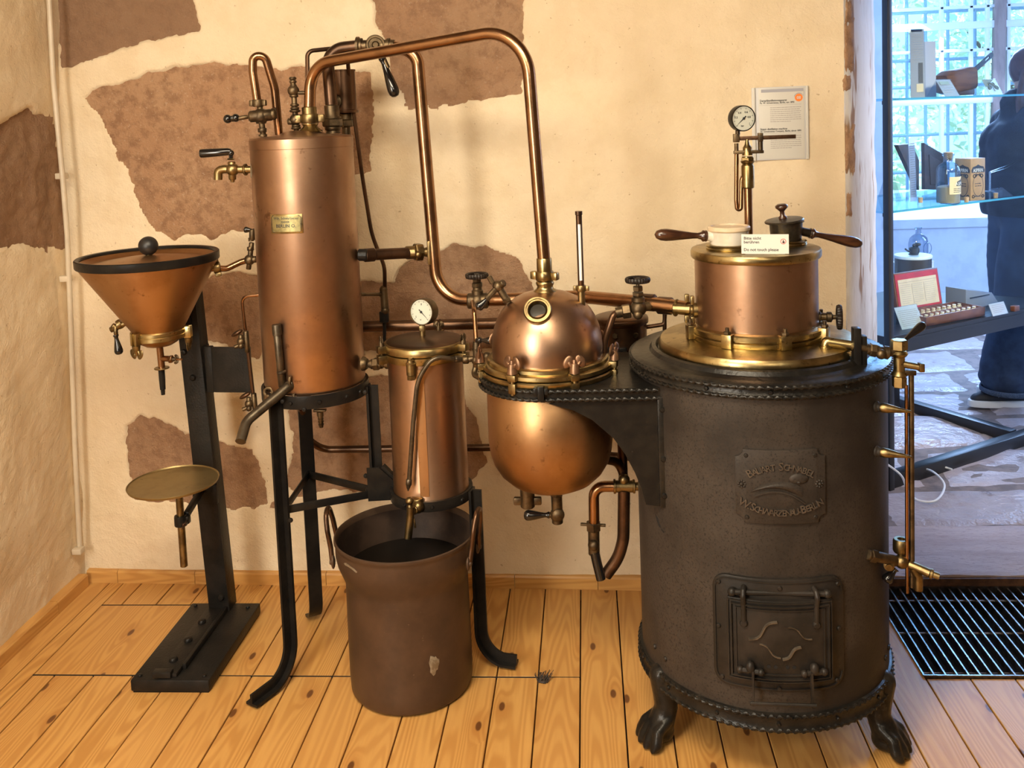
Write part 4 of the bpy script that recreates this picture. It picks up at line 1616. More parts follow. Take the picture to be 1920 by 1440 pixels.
# ------------------------------------------------------------------ safety valve with its pressure gauge
SVY = 2.452
sv = thing('safety_valve', (at(1404, 440, SVY).x, SVY, 1.2085), 'brass lever safety valve with round pressure gauge on a tall copper pipe', 'valve')
sx = at(1404, 440, SVY).x
def sz_(y, x=1404): return at(x, y, SVY).z
mb = MB(); mb.rod((sx, SVY, 1.205), (sx, SVY, sz_(350)), .0105, 18); mb.build('riser_pipe', copper_pipe, sv)
mb = MB()
mb.lathe([(0, 0), (.014, 0), (.0165, .003), (.0165, .058), (.015, .061), (.013, .063), (.017, .067), (.018, .071), (.014, .074), (.014, .083), (0, .083)], (sx, SVY, sz_(353)), n=24)
mb.hexn((sx, SVY, sz_(303)), (0, 0, 1), .0165, .012)
mb.lathe([(.014, 0), (.012, .010), (.0115, .018), (.012, .020), (.007, .027), (.004, .040), (.001, .046), (0, .046)], (sx, SVY, sz_(291)), n=20)
mb.build('valve_body', brass, sv)
xl, xr = at(1381, 285, SVY).x, at(1426, 285, SVY).x
zc = sz_(285)
mb = MB(); mb.box(((xl + xr) / 2, SVY, zc), (xr - xl + .014, .018, .0085), None, .0015)
mb.cyl((xl, SVY, zc), (xl, SVY, sz_(268)), .0055, n=12); mb.cyl((xr, SVY, zc), (xr, SVY, sz_(266)), .0065, n=12)
for x_, w_ in ((xl, .015), (xr, .012)): mb.box((x_, SVY, sz_(258)), (w_, .018, .022), None, .0015)
mb.build('yoke', bronze, sv)
mb = MB(); mb.bar((xl - .004, SVY, sz_(259)), (at(1492, 259, SVY).x, SVY, sz_(259)), .0105, .006, (0, 0, 1), .0006); mb.build('lever_bar', M('lever_bronze', (.14, .08, .045), (.09, .05, .03), .4, .9, 40), sv)
mb = MB(); ux = at(1378, 300, SVY).x; ux2 = at(1387, 350, SVY).x
mb.tube([(xl, SVY, zc - .004), (ux + .0015, SVY, sz_(375)), (ux + .003, SVY, sz_(392)), (ux2 + .002, SVY, sz_(392)), (sx - .016, SVY, sz_(338)), (sx - .012, SVY, sz_(330))], .0056, 12, .0075)
mb.build('siphon_tube', copper_pipe, sv)
gcen = at(1394, 222, SVY - .02)
mb = MB(); mb.rod((xl + .004, SVY, sz_(252)), (xl + .004, SVY, sz_(240)), .006, 12); mb.build('gauge_stem', bronze, sv)
gauge(sv, gcen, (.30, -1, -.02), .0335, .026, needle_deg=222, nums=(('0.4', -.32, .36, .22), ('0.6', .22, .40, .22), ('0.2', -.62, .02, .22), ('0.8', .46, .02, .22), ('1', .48, -.48, .22), ('bar', -.1, -.62, .18)), case=iron_black)

# ------------------------------------------------------------------ pans on the boiler lid
zc = SEAT[0].z + .011
pan = thing('porcelain_pan', (SEAT[0].x, SEAT[0].y, zc), 'white porcelain dipper with brown lid and dark wooden handle on the boiler lid', 'pan')
c0 = V((SEAT[0].x, SEAT[0].y, zc))
MB().lathe([(0, 0), (.044, 0), (.046, .003), (.048, .036), (.049, .038)], c0, n=48).build('bowl', porcelain, pan)
MB().lathe([(.0, .034), (.050, .034), (.0525, .037), (.0525, .043), (.050, .046), (.044, .0465), (.042, .043), (0, .043)], c0, n=48).build('lid', lid_cream, pan)
hd = (at(1205, 452, c0.y - .03) - at(1320, 455, c0.y)).normalized()
h0 = c0 + hd * .046 + V((0, 0, .019))
mb = MB(); mb.lathe([(0, 0), (.017, 0), (.013, .008), (.0125, .018), (0, .018)], h0 - hd * .004, hd, 20); mb.build('handle_socket', porcelain, pan)
def turned_handle(name, p, d, L, r, parent):
    pr = [(0, 0), (r * .95, 0), (r * 1.0, L * .012), (r * .8, L * .03), (r * .98, L * .045), (r * .98, L * .07), (r * .66, L * .10), (r * .50, L * .17), (r * .54, L * .27), (r * .74, L * .46), (r * .98, L * .66), (r * 1.06, L * .78), (r * .97, L * .88), (r * .66, L * .96), (0, L)]
    return MB().lathe(pr, p, d, 24).build(name, dark_wood, parent, 60)
turned_handle('handle', h0 + hd * .012, hd, .132, .0145, pan)
zc = SEAT[1].z + .011
pan2 = thing('metal_pan', (SEAT[1].x, SEAT[1].y, zc), 'dark metal dipper with knobbed lid and wooden handle reaching past the glass case post', 'pan')
c1 = V((SEAT[1].x, SEAT[1].y, zc))
MB().lathe([(0, 0), (.036, 0), (.038, .004), (.041, .045), (.045, .0465), (.045, .048), (.038, .048), (.037, .01), (0, .01)], c1, n=44).build('bowl', pan_metal, pan2)
mb = MB(); tl = V((-.10, -.05, 1)).normalized(); mb.lathe([(.012, 0), (.048, 0), (.0485, .0025), (.046, .005), (.015, .0075), (0, .0075)], c1 + V((-.004, -.002, .0475)), tl, 44)
ld_ = mb.build('lid', pan_metal, pan2)
MB().lathe([(0, 0), (.010, 0), (.0105, .004), (.006, .008), (.0055, .018), (.011, .024), (.0155, .028), (.0155, .033), (.010, .037), (0, .0375)], c1 + V((-.008, -.003, .055)), tl, 24).build('knob', dark_wood, ld_, 60)
hd2 = (at(1648, 470, c1.y + .02) - at(1505, 440, c1.y)).normalized()
h1 = c1 + hd2 * .040 + V((0, 0, .030))
MB().lathe([(0, 0), (.013, 0), (.011, .01), (.011, .03), (0, .03)], h1 - hd2 * .006, hd2, 18).build('handle_socket', pan_metal, pan2)
turned_handle('handle', h1 + hd2 * .022, hd2, .140, .0135, pan2)
# touch warning sign
sg_c = at(1433, 459, KY - .115)
SGL, SGR = at(1390, 459, KY - .112), at(1479, 459, KY - .128)
sgn = thing('touch_sign', (sg_c.x, sg_c.y, 1.2085), 'small white card asking not to touch, standing before the two pans', 'sign')
xd = (SGR - SGL).normalized(); nd = V((xd.y, -xd.x, .12)).normalized(); yd = nd.cross(xd)
sc_ = (SGL + SGR) / 2
sc_.z = 1.2085 + .0245
Msg = Matrix((xd, yd, nd)).transposed().to_4x4(); Msg.translation = sc_
sw = (SGR - SGL).length
mb = MB(); mb.box((0, 0, 0), (sw, .046, .0022)); mb.map(lambda c: Msg @ c); mb.build('card', white_card, sgn)
mb = MB(); mb.prism([(-.0245, 0), (-.0245, .022), (-.0225, .022), (.0, .002), (.0, 0)], Msg @ Matrix(((0, 0, 1, -sw * .42), (1, 0, 0, 0), (0, -1, 0, -.001), (0, 0, 0, 1))), sw * .84); mb.build('easel_back', white_card, sgn)
mb = MB()
for txt, yy_ in (('Bitte nicht', .0105), ('ber\u00fchren', .0015), ('Do not touch please', -.0165)):
    text_bm(mb, txt, .0096, Msg @ Matrix.Translation((-sw * .45, yy_, .0013)), 0, 'LEFT')
mb.build('lettering', ink, sgn, 180)
mb = MB(); q = Msg @ Matrix.Translation((sw * .385, .006, .0014))
mb.lathe([(.0065, 0), (.0052, 0)], q.translation, nd, 24); mb.bar(q @ V((-.0042, .0042, 0)), q @ V((.0042, -.0042, 0)), .0011, .0003, nd)
mb.build('ban_ring', red_ink, sgn, 180)
mb = MB()
mb.prism([(-.0012, -.004), (.0028, -.0038), (.0030, -.0005), (.0016, .0002), (.0004, .0036), (-.0008, .0036), (-.0006, .0), (-.0024, -.0005)], q @ Matrix.Translation((0, 0, -.0003)), .0002)
mb.build('hand_mark', ink, sgn, 180)
# ------------------------------------------------------------------ domed still hanging in the side table
st = thing('domed_still', (DX, DY, .905), 'copper still with domed head, sight glass and round-bottomed pot hung in the iron side table', 'still')
ab = at(1018, 545, DY).z
pb = at(1025, 918, DY - .03).z
mb = MB(); mb.lathe([(.150, .912), (.1590, .905), (.1595, .73), (.156, .70), (.148, .672), (.132, .645), (.108, .622), (.078, .607), (.045, .5985), (0, .596)], (DX, DY, 0), n=96)
mb.build('pot', copper_cone, st, 60)
mb = MB(); mb.lathe([(.150, .906), (.1700, .906), (.1715, .910), (.1715, .916), (.168, .919), (.150, .919)], (DX, DY, 0), n=96); mb.build('lower_flange', brass, st)
mb = MB(); mb.lathe([(.140, .921), (.1655, .921), (.168, .924), (.1675, .932), (.162, .9345), (.155, .936), (.1545, .944), (.150, .947), (.141, .947)], (DX, DY, 0), n=96); mb.build('upper_flange', brass, st)
mb = MB(); mb.lathe([(.141, .940), (.1412, .972), (.1395, .995), (.1345, 1.020), (.126, 1.043), (.1135, 1.064), (.098, 1.081), (.079, 1.095), (.058, 1.105), (.035, 1.111), (.02, 1.113)], (DX, DY, 0), n=96); mb.build('dome', copper, st, 60)
for deg in (-117, -66, -14, 38, 90, 142, 193):
    a = math.radians(deg)
    d = V((math.cos(a), math.sin(a), 0)); w = V((-d.y, d.x, 0))
    c = V((DX, DY, 0)) + d * .170
    mb = MB()
    R_ = Matrix((d, w, V((0, 0, 1)))).transposed()
    mb.box(c + V((0, 0, .931)), (.022, .022, .016), R_, .002); mb.box(c + V((0, 0, .905)), (.020, .020, .026), R_, .002)
    mb.rod(c + d * .004 + V((0, 0, .888)), c + d * .004 + V((0, 0, .955)), .0055, 10)
    cl = mb.build('clamp', brass_dull, st)
    wing_nut(cl, c + d * .004 + V((0, 0, .942)), (0, 0, 1), .038, M('wing_nut_copper', (.26, .15, .09), (.16, .09, .055), .4, .85, 30), w + d * .25)
# sight glass
sg = V((at(1008, 582, DY - .115).x, 0, 0))
nrm = V((-.03, -.83, .56)).normalized()
sgp = V((DX, DY, .972)) + nrm * .127
sgp.x = at(1008, 582, sgp.y).x; sgp.z = at(1008, 582, sgp.y).z
mb = MB(); mb.lathe([(k_ * 1.14, j_ * 1.1) for k_, j_ in [(.022, -.022), (.0245, -.02), (.0255, -.008), (.030, -.004), (.0305, .002), (.0285, .006), (.025, .006), (.0245, .003), (.0215, .003), (.0195, .008), (.0185, .0065), (.0175, -.002), (.0165, -.006), (.0165, -.012)]], sgp, nrm, 48)
sgo = mb.build('sight_ring', brass_dull, st, 25)
mb = MB(); mb.lathe([(.0195, -.007), (.010, -.0065), (0, -.0063)], sgp, nrm, 32); mb.build('sight_glass', glass_dark, sgo)
# neck
nz = 1.108
mb = MB(); mb.lathe([(.0, 0), (.031, 0), (.030, .004), (.022, .010), (.020, .016), (.0225, .021), (.0235, .025), (.021, .029), (.0, .03)], (DX, DY, nz), n=32); mb.build('neck', brass, st, 50)
# dipping thermometer
tcy = DY - .02
tp0, tp1 = at(1090, 590, tcy), at(1080, 396, tcy)
tcx = (at(1088, 545, tcy).x + at(1081, 400, tcy).x) / 2 + .004
ztop, zun, zmid = at(1080, 396, tcy).z, at(1088, 540, tcy).z, at(1085, 528, tcy).z
mb = MB(); mb.rod((tcx, tcy, at(1090, 600, tcy).z - .02), (tcx, tcy, zun - .004), .0090, 16)
winged_union(mb, (tcx, tcy, zun - .008), (0, 0, 1), .0125, .015, (1, -.2, 0))
th = mb.build('thermometer_socket', brass_dull, st)
za, zb_ = zun + .004, ztop
mb = MB()
Rr_ = .0078
def slot(z0, z1, a0, a1):
    rows = []
    for z in (z0, z1):
        rows.append([V((tcx + Rr_ * math.cos(a), tcy + Rr_ * math.sin(a), z)) for a in [a0 + (a1 - a0) * i / 18 for i in range(19)]])
    mb.grid(rows, False)
L_ = zb_ - za
mb.lathe([(0, za), (Rr_ * .85, za), (Rr_, za + .003), (Rr_, za + .016)], (tcx, tcy, 0), n=20)
mb.lathe([(Rr_, zb_ - .032), (Rr_, zb_ - .010), (.0092, zb_ - .009), (.0092, zb_), (.0, zb_)], (tcx, tcy, 0), n=20)
fa = math.radians(-92)
slot(za + .016, zb_ - .032, fa + .62, fa + 2 * math.pi - .62)
mb.build('thermometer_case', copper_dark, th)
mb = MB(); mb.rod((tcx, tcy - .001, za + .01), (tcx, tcy - .001, zb_ - .028), .0042, 12); mb.build('thermometer_tube', M('thermometer_glass', (.82, .80, .74), None, .12, 0, spec=.6), th)
# relief cock on the dome shoulder
ry = DY - .015
r0_, r1_ = at(952, 566, ry), at(934, 537, ry)
dd = (r1_ - r0_).normalized()
mb = MB(); union_nut(mb, r0_, dd, .0115, .010); mb.rod(r0_ + dd * .01, r1_ + dd * .008, .0095, 12)
mb.ball(r1_, .0145, 14, 10)
lf, rg = at(905, 570, ry - .02), at(945, 530, ry - .01)
mb.rod(at(924, 531, ry), at(923, 528, ry) + dd * .016, .007, 10)
mb.rod(r1_, rg, .0095, 12)
mb.rod(r1_, at(912, 562, ry - .02), .0078, 10)
ck = mb.build('relief_cock', bronze, st)
lever('lever_grip', at(915, 559, ry - .018), at(893, 580, ry - .02) - at(915, 559, ry - .018), .038, .0120, bakelite, ck)
# drain fittings beneath the pot
d1 = at(988, 905, DY - .02)
mb = MB(); zt = d1.z + .01
mb.rod((d1.x, DY - .02, zt), (d1.x, DY - .02, at(988, 951, DY - .02).z), .0185, 18)
for sg_ in (-1, 1): mb.box((d1.x + sg_ * .025, DY - .02, at(988, 939, DY - .02).z), (.022, .014, .021), None, .004)
mb.build('drain_plug', bronze, st)
d2 = at(1043, 915, DY - .025)
y2 = DY - .025
zk = at(1044, 965, y2).z
mb = MB(); mb.hexn((d2.x, y2, d2.z - .020), (0, 0, 1), .0175, .024); mb.rod((d2.x, y2, d2.z - .005), (d2.x, y2, at(1044, 981, y2).z), .0142, 16)
mb.ball((d2.x, y2, zk), .019, 16, 10); mb.lathe([(0, 0), (.0145, 0), (.0145, .006), (.009, .010), (0, .011)], (d2.x + .003, y2 - .012, zk + .006), (.1, -1, .1), 16)
mb.rod((d2.x - .01, y2, zk), (d2.x - .022, y2 - .002, zk), .0075, 10)
dk = mb.build('drain_cock', bronze, st)
lever('lever_grip', (d2.x - .020, y2 - .002, zk), (-1, -.05, .015), .066, .0135, bakelite, dk)
# steam elbow leaving the pot and its return leg
ey = DY + .06
mb = MB(); mb.tube([at(1135, 862, ey - .03), at(1160, 866, ey), at(1174, 905, ey)], .0115, 12, .05)
mb.build('side_branch', copper_dark, st)

# ------------------------------------------------------------------ jacket pipe between still and furnace
jy = DY + .04
jp = thing('condensate_loop', at(1170, 915, jy), 'bent copper loop pipe with drop lever beside the furnace under its gusset', 'pipe')
A_ = lambda x, y, dy=0.0: at(x, y, jy + dy)
mb = MB(); mb.rod(A_(1153, 912), A_(1190, 912), .0155, 18); mb.lathe([(.0155, 0), (.019, .001), (.019, .006), (.0155, .007)], A_(1150, 912), (1, 0, 0), 18); mb.lathe([(.0155, 0), (.018, .001), (.018, .006), (.0155, .007)], A_(1186, 912), (1, 0, 0), 18)
mb.rod(A_(1190, 912), A_(1206, 912), .011, 14)
mb.ball(A_(1170, 899), .015, 14, 8)
mb.build('tee_joint', brass_dull, jp)
mb = MB(); mb.tube([A_(1156, 912), A_(1113, 912), A_(1114, 985)], .0142, 16, .075); mb.build('upper_bend', copper_pipe, jp)
mb = MB(); mb.tube([A_(1170, 918), A_(1169, 1010), A_(1160, 1045), A_(1136, 1078)], .0160, 16, .14); mb.build('lower_bend', copper_dark, jp)
mb = MB()
mb.hexn(A_(1113, 994), (0, 0, 1), .0205, .022)
t_handle(mb, A_(1112, 984), (1, 0, -.06), .066, .0042)
mb.rod(A_(1113, 988), A_(1114, 1040), .0150, 16)
mb.ball(A_(1113, 1022, -.014), .0150, 14, 10); mb.lathe([(.0, 0), (.0145, 0), (.0145, .006), (.012, .009), (0, .009)], A_(1114, 1032), (.05, 0, -1), 16)
cko = mb.build('loop_cock', bronze, jp)
mb = MB(); mb.tube([A_(1115, 1036, -.006), A_(1120, 1058, -.010), A_(1127, 1086, -.012)], .0128, 12, .02, True); mb.build('lever_grip', bakelite, cko)
mb = MB(); mb.tube([A_(1165, 800, .05), A_(1169, 905, .03)], .0125, 14); mb.build('drop_pipe', copper_dark, jp)

# ------------------------------------------------------------------ tripod stand for condenser and receiver
TX, TY, TR = -.800, 2.600, .1435
SX, SY, SR = -.467, 2.555, .1065
ts = thing('iron_tripod', (-.70, 2.55, 0), 'black iron tripod frame carrying the tall condenser and the small receiver', 'stand')
def angle_leg(parent, cx, cy, deg, R, z_top, z_bend, reach, zf=0.006, foot=True):
    """flat-iron leg, outward sweeping at the foot; L section"""
    a = math.radians(deg)
    u = V((math.cos(a), math.sin(a), 0)); w = V((-u.y, u.x, 0))
    base = V((cx, cy, 0)) + u * R
    path = [base + V((0, 0, z_top)), base + V((0, 0, z_bend))]
    if foot:
        n = 10
        rad = z_bend - zf
        for k in range(1, n + 1):
            t = math.pi / 2 * k / n * .88
            path.append(base + u * (rad * (1 - math.cos(t))) * .92 + V((0, 0, z_bend - rad * math.sin(t))))
        e = path[-1]
        path.append(e + u * max(.005, reach - (e - base).dot(u)) + V((0, 0, zf - e.z)))
    mb = MB()
    W, T = .041, .007
    rows = []
    for i, p in enumerate(path):
        t = (path[min(i + 1, len(path) - 1)] - path[max(i - 1, 0)]).normalized()
        nn = w.cross(t).normalized()      # normal of the flat, pointing in/out
        if nn.dot(u) < 0 and abs(t.z) > .5: nn = -nn
        nn = t.cross(w).normalized()
        sec = [w * W / 2, w * W / 2 + nn * T, w * T * .5 + nn * T, w * T * .5 + nn * W * .78, -w * T * .5 + nn * W * .78, -w * T * .5 + nn * T, -w * W / 2 + nn * T, -w * W / 2]
        rows.append([p + s_ for s_ in sec])
    vs = mb.grid(rows, True)
    mb.bm.faces.new(vs[0]); mb.bm.faces.new(vs[-1][::-1])
    return mb.build('leg', iron_black, parent, 30)
angle_leg(ts, TX, TY, -117, .150, .815, .115, .160)
angle_leg(ts, TX, TY, 121, .150, .80, .085, .070)
angle_leg(ts, TX, TY, 1, .150, .80, .47, 0, 0, False)
angle_leg(ts, SX, SY, -10, .116, .515, .105, .115)
mb = MB(); mb.lathe([(.1445, .779), (.152, .779), (.1525, .782), (.1525, .812), (.152, .815), (.1445, .815), (.1445, .779)], (TX, TY, 0), n=72); mb.build('condenser_ring', iron_black, ts)
mb = MB(); mb.lathe([(.109, .490), (.117, .490), (.1175, .492), (.1175, .516), (.117, .518), (.109, .518), (.109, .490)], (SX, SY, 0), n=64); mb.build('receiver_ring', iron_black, ts)
LF = V((TX, TY, 0)) + V((math.cos(math.radians(-117)), math.sin(math.radians(-117)), 0)) * .150
LB = V((TX, TY, 0)) + V((math.cos(math.radians(121)), math.sin(math.radians(121)), 0)) * .150
L3 = V((TX + .150, TY, 0))
zq = .488
for p, q in ((LF, L3 + V((.02, -.02, 0))), (LB, L3), (LF, LB)):
    mb = MB(); mb.bar(p + V((0, 0, zq)), q + V((0, 0, zq)), .022, .006, (0, 0, 1), .001); mb.build('tie_bar', iron_black, ts)
mb = MB(); mb.prism([(-.162, .575), (-.128, .575), (-.052, .498), (-.052, .478), (-.162, .478)], Matrix(((1, 0, 0, SX - .02), (.12, 0, 1, SY + .008), (0, 1, 0, 0), (0, 0, 0, 1))), .006, .001); mb.build('corner_gusset', iron_black, ts)
mb = MB(); mb.bar((SX - .142, SY + .012, .572), (SX - .086, SY + .012, .512), .020, .014, (0, 1, 0)); mb.build('corner_brace', iron_black, ts)
for x, y, Y in ((686, 892, 2.568), (690, 917, 2.572), (545, 975, 2.455), (571, 767, 2.452), (530, 752, 2.44), (685, 735, 2.50)):
    bolt(ts, at(x, y, Y), (0, -1, 0), 1.15)
for a_ in (-100, -70, -40, -20, -140):
    a = math.radians(a_); d = V((math.cos(a), math.sin(a), 0))
    bolt(ts, V((TX, TY, .797)) + d * .152, d, 1.0)
for a_ in (-120, -80, -35, -8):
    a = math.radians(a_); d = V((math.cos(a), math.sin(a), 0))
    bolt(ts, V((SX, SY, .504)) + d * .117, d, .9)

# ------------------------------------------------------------------ tall condenser
tc = thing('tall_condenser', (TX, TY, .815), 'tall copper condenser cylinder with small maker plate, standing in the black tripod', 'condenser')
mb = MB(); mb.lathe([(0, .812), (TR - .004, .814), (TR, .824), (TR, 1.491), (TR + .0012, 1.492), (TR + .0012, 1.518), (TR - .002, 1.523)], (TX, TY, 0), n=96); mb.build('cylinder', copper, tc, 30)
mb = MB(); mb.lathe([(TR - .001, 1.522), (.125, 1.525), (.070, 1.529), (.040, 1.540), (0, 1.541)], (TX, TY, 0), n=96); mb.build('top', copper, tc, 50)
def tcp(x, y):
    """point on the front of the cylinder"""
    r = ray(x, y); o = V((-TX, -TY)); d = V((r.x, r.y))
    a, b, c = d.dot(d), o.dot(d), o.dot(o) - TR * TR
    t = (-b - math.sqrt(max(0, b * b - a * c))) / a
    return EYE + r * t
# maker plate
pc = tcp(536, 420)
na = math.atan2(pc.y - TY, pc.x - TX)
nv = V((math.cos(na), math.sin(na), 0)); xv = V((-nv.y, nv.x, 0))
w2, h2 = (tcp(566, 420) - tcp(506, 420)).length / 2, .0265
Mp = Matrix((xv, V((0, 0, 1)), nv)).transposed().to_4x4(); Mp.translation = V((TX, TY, pc.z))
def on_tall(c):
    a = na + c.x / TR
    return V((TX + (TR + c.z) * math.cos(a), TY + (TR + c.z) * math.sin(a), pc.z + c.y))
mb = MB(); mb.prism([(-w2, -h2), (w2, -h2), (w2, h2), (-w2, h2)], I4, .0022, .0006); mb.slices(.008); mb.map(on_tall)
mkp = mb.build('maker_plate', brass, tc)
mb = MB(); strip(mb, [(-w2 * .80, -h2 * .86), (w2 * .80, -h2 * .86), (w2 * .9, -h2 * .68), (w2 * .9, h2 * .68), (w2 * .80, h2 * .86), (-w2 * .80, h2 * .86), (-w2 * .9, h2 * .68), (-w2 * .9, -h2 * .68), (-w2 * .80, -h2 * .86)], .0016, .0008, .0022); mb.map(on_tall); mb.build('border', ink, mkp)
mb = MB()
mb.prism([(-w2 * .84, -h2 * .8), (w2 * .84, -h2 * .8), (w2 * .84, h2 * .8), (-w2 * .84, h2 * .8)], I4, .0003); mb.map(lambda c: V((c.x, c.y, c.z + .0022))); mb.slices(.008); mb.map(on_tall); mb.build('engraved_field', M('plate_green', (.30, .25, .11), (.22, .19, .09), .4, .8, 90), mkp)
mb = MB()
for txt, yy_, sz in (('Wilh. Schwarzenau', .0125, .0090), ('FABRIK', .003, .0075), ('BERLIN O.', -.0095, .0125)):
    text_bm(mb, txt, sz, Matrix.Translation((0, yy_, .0027)))
mb.map(on_tall); mb.build('lettering', ink, mkp, 180)
# upper-left tap
ty = TY - .05
tp = at(470, 318, ty)
mb = MB(); mb.lathe([(0, 0), (.026, 0), (.028, .004), (.021, .008), (0, .0085)], at(475, 318, ty), (-1, -.35, .06), 24); mb.build('solder_patch', solder, tc)
mb = MB()
a0, a1, a2 = at(471, 318, ty), at(436, 318, ty - .01), at(409, 337, ty - .012)
mb.tube([a0, a1], .0105, 14); mb.lathe([(.0, 0), (.0165, 0), (.0165, .005), (.013, .008), (0, .008)], at(462, 318, ty), (-1, 0, 0), 18)
mb.tube([a1, at(420, 317, ty - .012), at(409, 320, ty - .012), a2], .012, 14, .02)
mb.ball(a1, .0185, 16, 10)
mb.rod(at(436, 337, ty - .01), at(434, 303, ty - .01), .0105, 12); mb.lathe([(0, 0), (.007, 0), (.005, .007), (0, .008)], at(436, 337, ty - .01), (0, 0, -1), 12)
mb.lathe([(.008, 0), (.0115, .002), (.008, .005)], at(433, 300, ty - .01), (0, 0, 1), 14)
tap = mb.build('upper_tap', brass_dull, tc, 50)
mb = MB(); q0 = at(433, 292, ty - .01); q1 = at(376, 288, ty - .016)
mb.ball(at(433, 287, ty - .01), .009, 12, 8); mb.rod(at(433, 297, ty - .01), at(433, 287, ty - .01), .006, 10)
dq = (q1 - at(433, 284, ty - .01)).normalized(); ql = (q1 - at(433, 284, ty - .01)).length
mb.lathe([(0, 0), (.0075, 0), (.0105, .008), (.0115, ql * .5), (.0125, ql * .92), (.0118, ql), (0, ql + .001)], at(433, 284, ty - .01), dq, 18)
mb.build('lever_grip', bakelite, tap)
mb = MB(); mb.lathe([(.0100, 0), (0, .0012)], q1 + dq * .001, dq, 16); mb.build('grip_cap', dial_white, tap)
# inlet cock and hoop pipe on top-left
cy_ = TY - .02
mb = MB()
mb.rod(at(494, 258, cy_), at(487, 200, cy_), .0085, 14)
mb.hexn(at(492, 248, cy_), (0, 0, 1), .0125, .012); mb.lathe([(.0, 0), (.012, 0), (.012, .006), (0, .006)], at(493, 256, cy_), (0, 0, 1), 18)
mb.rod(at(466, 219, cy_ - .012), at(512, 215, cy_ + .006), .0165, 16, .3); mb.ball(at(489, 218, cy_), .0225, 16, 10); mb.hexn(at(490, 232, cy_), (0, 0, 1), .0145, .012)
mb.lathe([(0, 0), (.0165, 0), (.0175, .006), (.013, .012), (.0, .014)], at(510, 214, cy_ + .005), (1, .2, .06), 16)
mb.rod(at(465, 219, cy_ - .012), at(446, 222, cy_ - .02), .0062, 10)
winged_union(mb, at(484, 200, cy_), (0, 0, 1), .0155, .020, (1, -.15, 0), .7)
ic = mb.build('inlet_cock', bronze, tc, 50)
mb = MB(); mb.ball(at(442, 221, cy_ - .02), .0115, 12, 8); mb.ball(at(427, 223, cy_ - .026), .0125, 12, 8); mb.rod(at(446, 222, cy_ - .02), at(427, 223, cy_ - .026), .0085, 10); mb.build('lever_grip', bakelite, ic)
mb = MB()
mb.tube([at(484, 200, cy_), at(474, 135, cy_), at(474, 105, cy_), at(497, 105, cy_ + .01), at(515, 165, cy_ + .03), at(523, 252, cy_ + .05)], .0118, 14, [.06, .055, .055, .14])
mb.build('hoop_pipe', copper_pipe, tc, 60)
# small stop cock behind the neck
sy_ = TY + .0
mb = MB()
q = lambda y, x=554: at(x, y, sy_)
mb.rod(q(248, 556), q(150, 549), .0078, 12)
for y_, r_ in ((240, .014), (236, .0125), (208, .0155), (203, .0125), (197, .0125), (180, .0125), (162, .0105), (153, .0105), (147, .0105)):
    mb.lathe([(0, -.004), (r_ * .8, -.004), (r_, -.001), (r_, .001), (r_ * .8, .004), (0, .004)], q(y_, 549 + (y_ - 150) * .07), (0, 0, 1), 16)
mb.ball(q(170, 550), .0165, 14, 10); mb.ball(q(224, 554), .0165, 12, 8)
mb.rod(q(174, 551), q(174, 574), .0055, 10)
mb.rod(q(228, 540), q(228, 553), .0095, 10); mb.rod(q(224, 553), q(222, 566), .0125, 10)
mb.build('stop_cock', bronze, tc, 50)
# main neck on top
nb_ = V((at(582, 245, TY).x, TY, 0))
mb = MB()
mb.lathe([(.036, 1.536), (.029, 1.542), (.022, 1.548), (.0195, 1.552), (.0225, 1.556), (.0225, 1.559), (0, 1.56)], (nb_.x, TY, 0), n=28)
mb.build('top_neck', brass, tc, 50)
# rear top neck
ry2 = TY + .075
rx2 = at(624, 240, ry2).x
mb = MB(); zr0 = 1.528
mb.lathe([(.022, zr0), (.019, zr0 + .008), (.0235, zr0 + .012), (.0235, zr0 + .018), (.018, zr0 + .022), (0, zr0 + .022)], (rx2, ry2, 0), n=24)
mb.build('rear_neck', bronze, tc, 50)
# lower outlet: upright vent and spout
oy = TY - .135
o0 = at(547, 722, oy)
mb = MB()
mb.lathe([(.0, 0), (.017, 0), (.020, .003), (.016, .010), (.0135, .016), (.0135, .022), (0, .023)], at(563, 718, oy + .02), (o0 - at(563, 718, oy + .02)), 20)
mb.tube([at(556, 720, oy + .02), at(540, 725, oy - .01), at(462, 790, oy - .10), at(451, 828, oy - .150)], .0135, 16, [.02, .045])
mb.ball(at(538, 726, oy - .008), .0155, 14, 10)
mb.torus(at(543, 722, oy), (o0 - at(563, 718, oy + .02)), .0135, .003, 24, 8)
sp_ = mb.build('spout_pipe', pipe_lead, tc, 60)
mb = MB(); tip = at(451, 828, oy - .145); td = (tip - at(462, 790, oy - .10)).normalized(); mb.lathe([(.0135, -.002), (.0144, .0), (.0135, .0012), (.0116, .0012), (.0112, -.0), (0, .0002)], tip, td, 20); mb.build('spout_mouth', solder, sp_)
mb = MB(); v0, v1 = at(531, 712, oy - .012), at(519, 603, oy - .012)
vx = (at(530, 706, oy - .012).x + at(520, 608, oy - .012).x) / 2
mb.rod((at(528, 712, oy - .012).x, oy - .012, v0.z - .02), (at(518, 612, oy - .012).x, oy - .012, v1.z - .01), .0098, 16, .1)
mb.lathe([(.0, 0), (.0128, 0), (.0128, .026), (.0118, .029), (.0, .029)], at(520, 628, oy - .012), (at(518, 600, oy - .012) - at(522, 640, oy - .012)), 20)
mb.lathe([(.0098, 0), (.013, .002), (.013, .006), (.0098, .008)], at(528, 700, oy - .012), (-.1, 0, 1), 18)
mb.build('vent_tube', pipe_lead, sp_, 50)
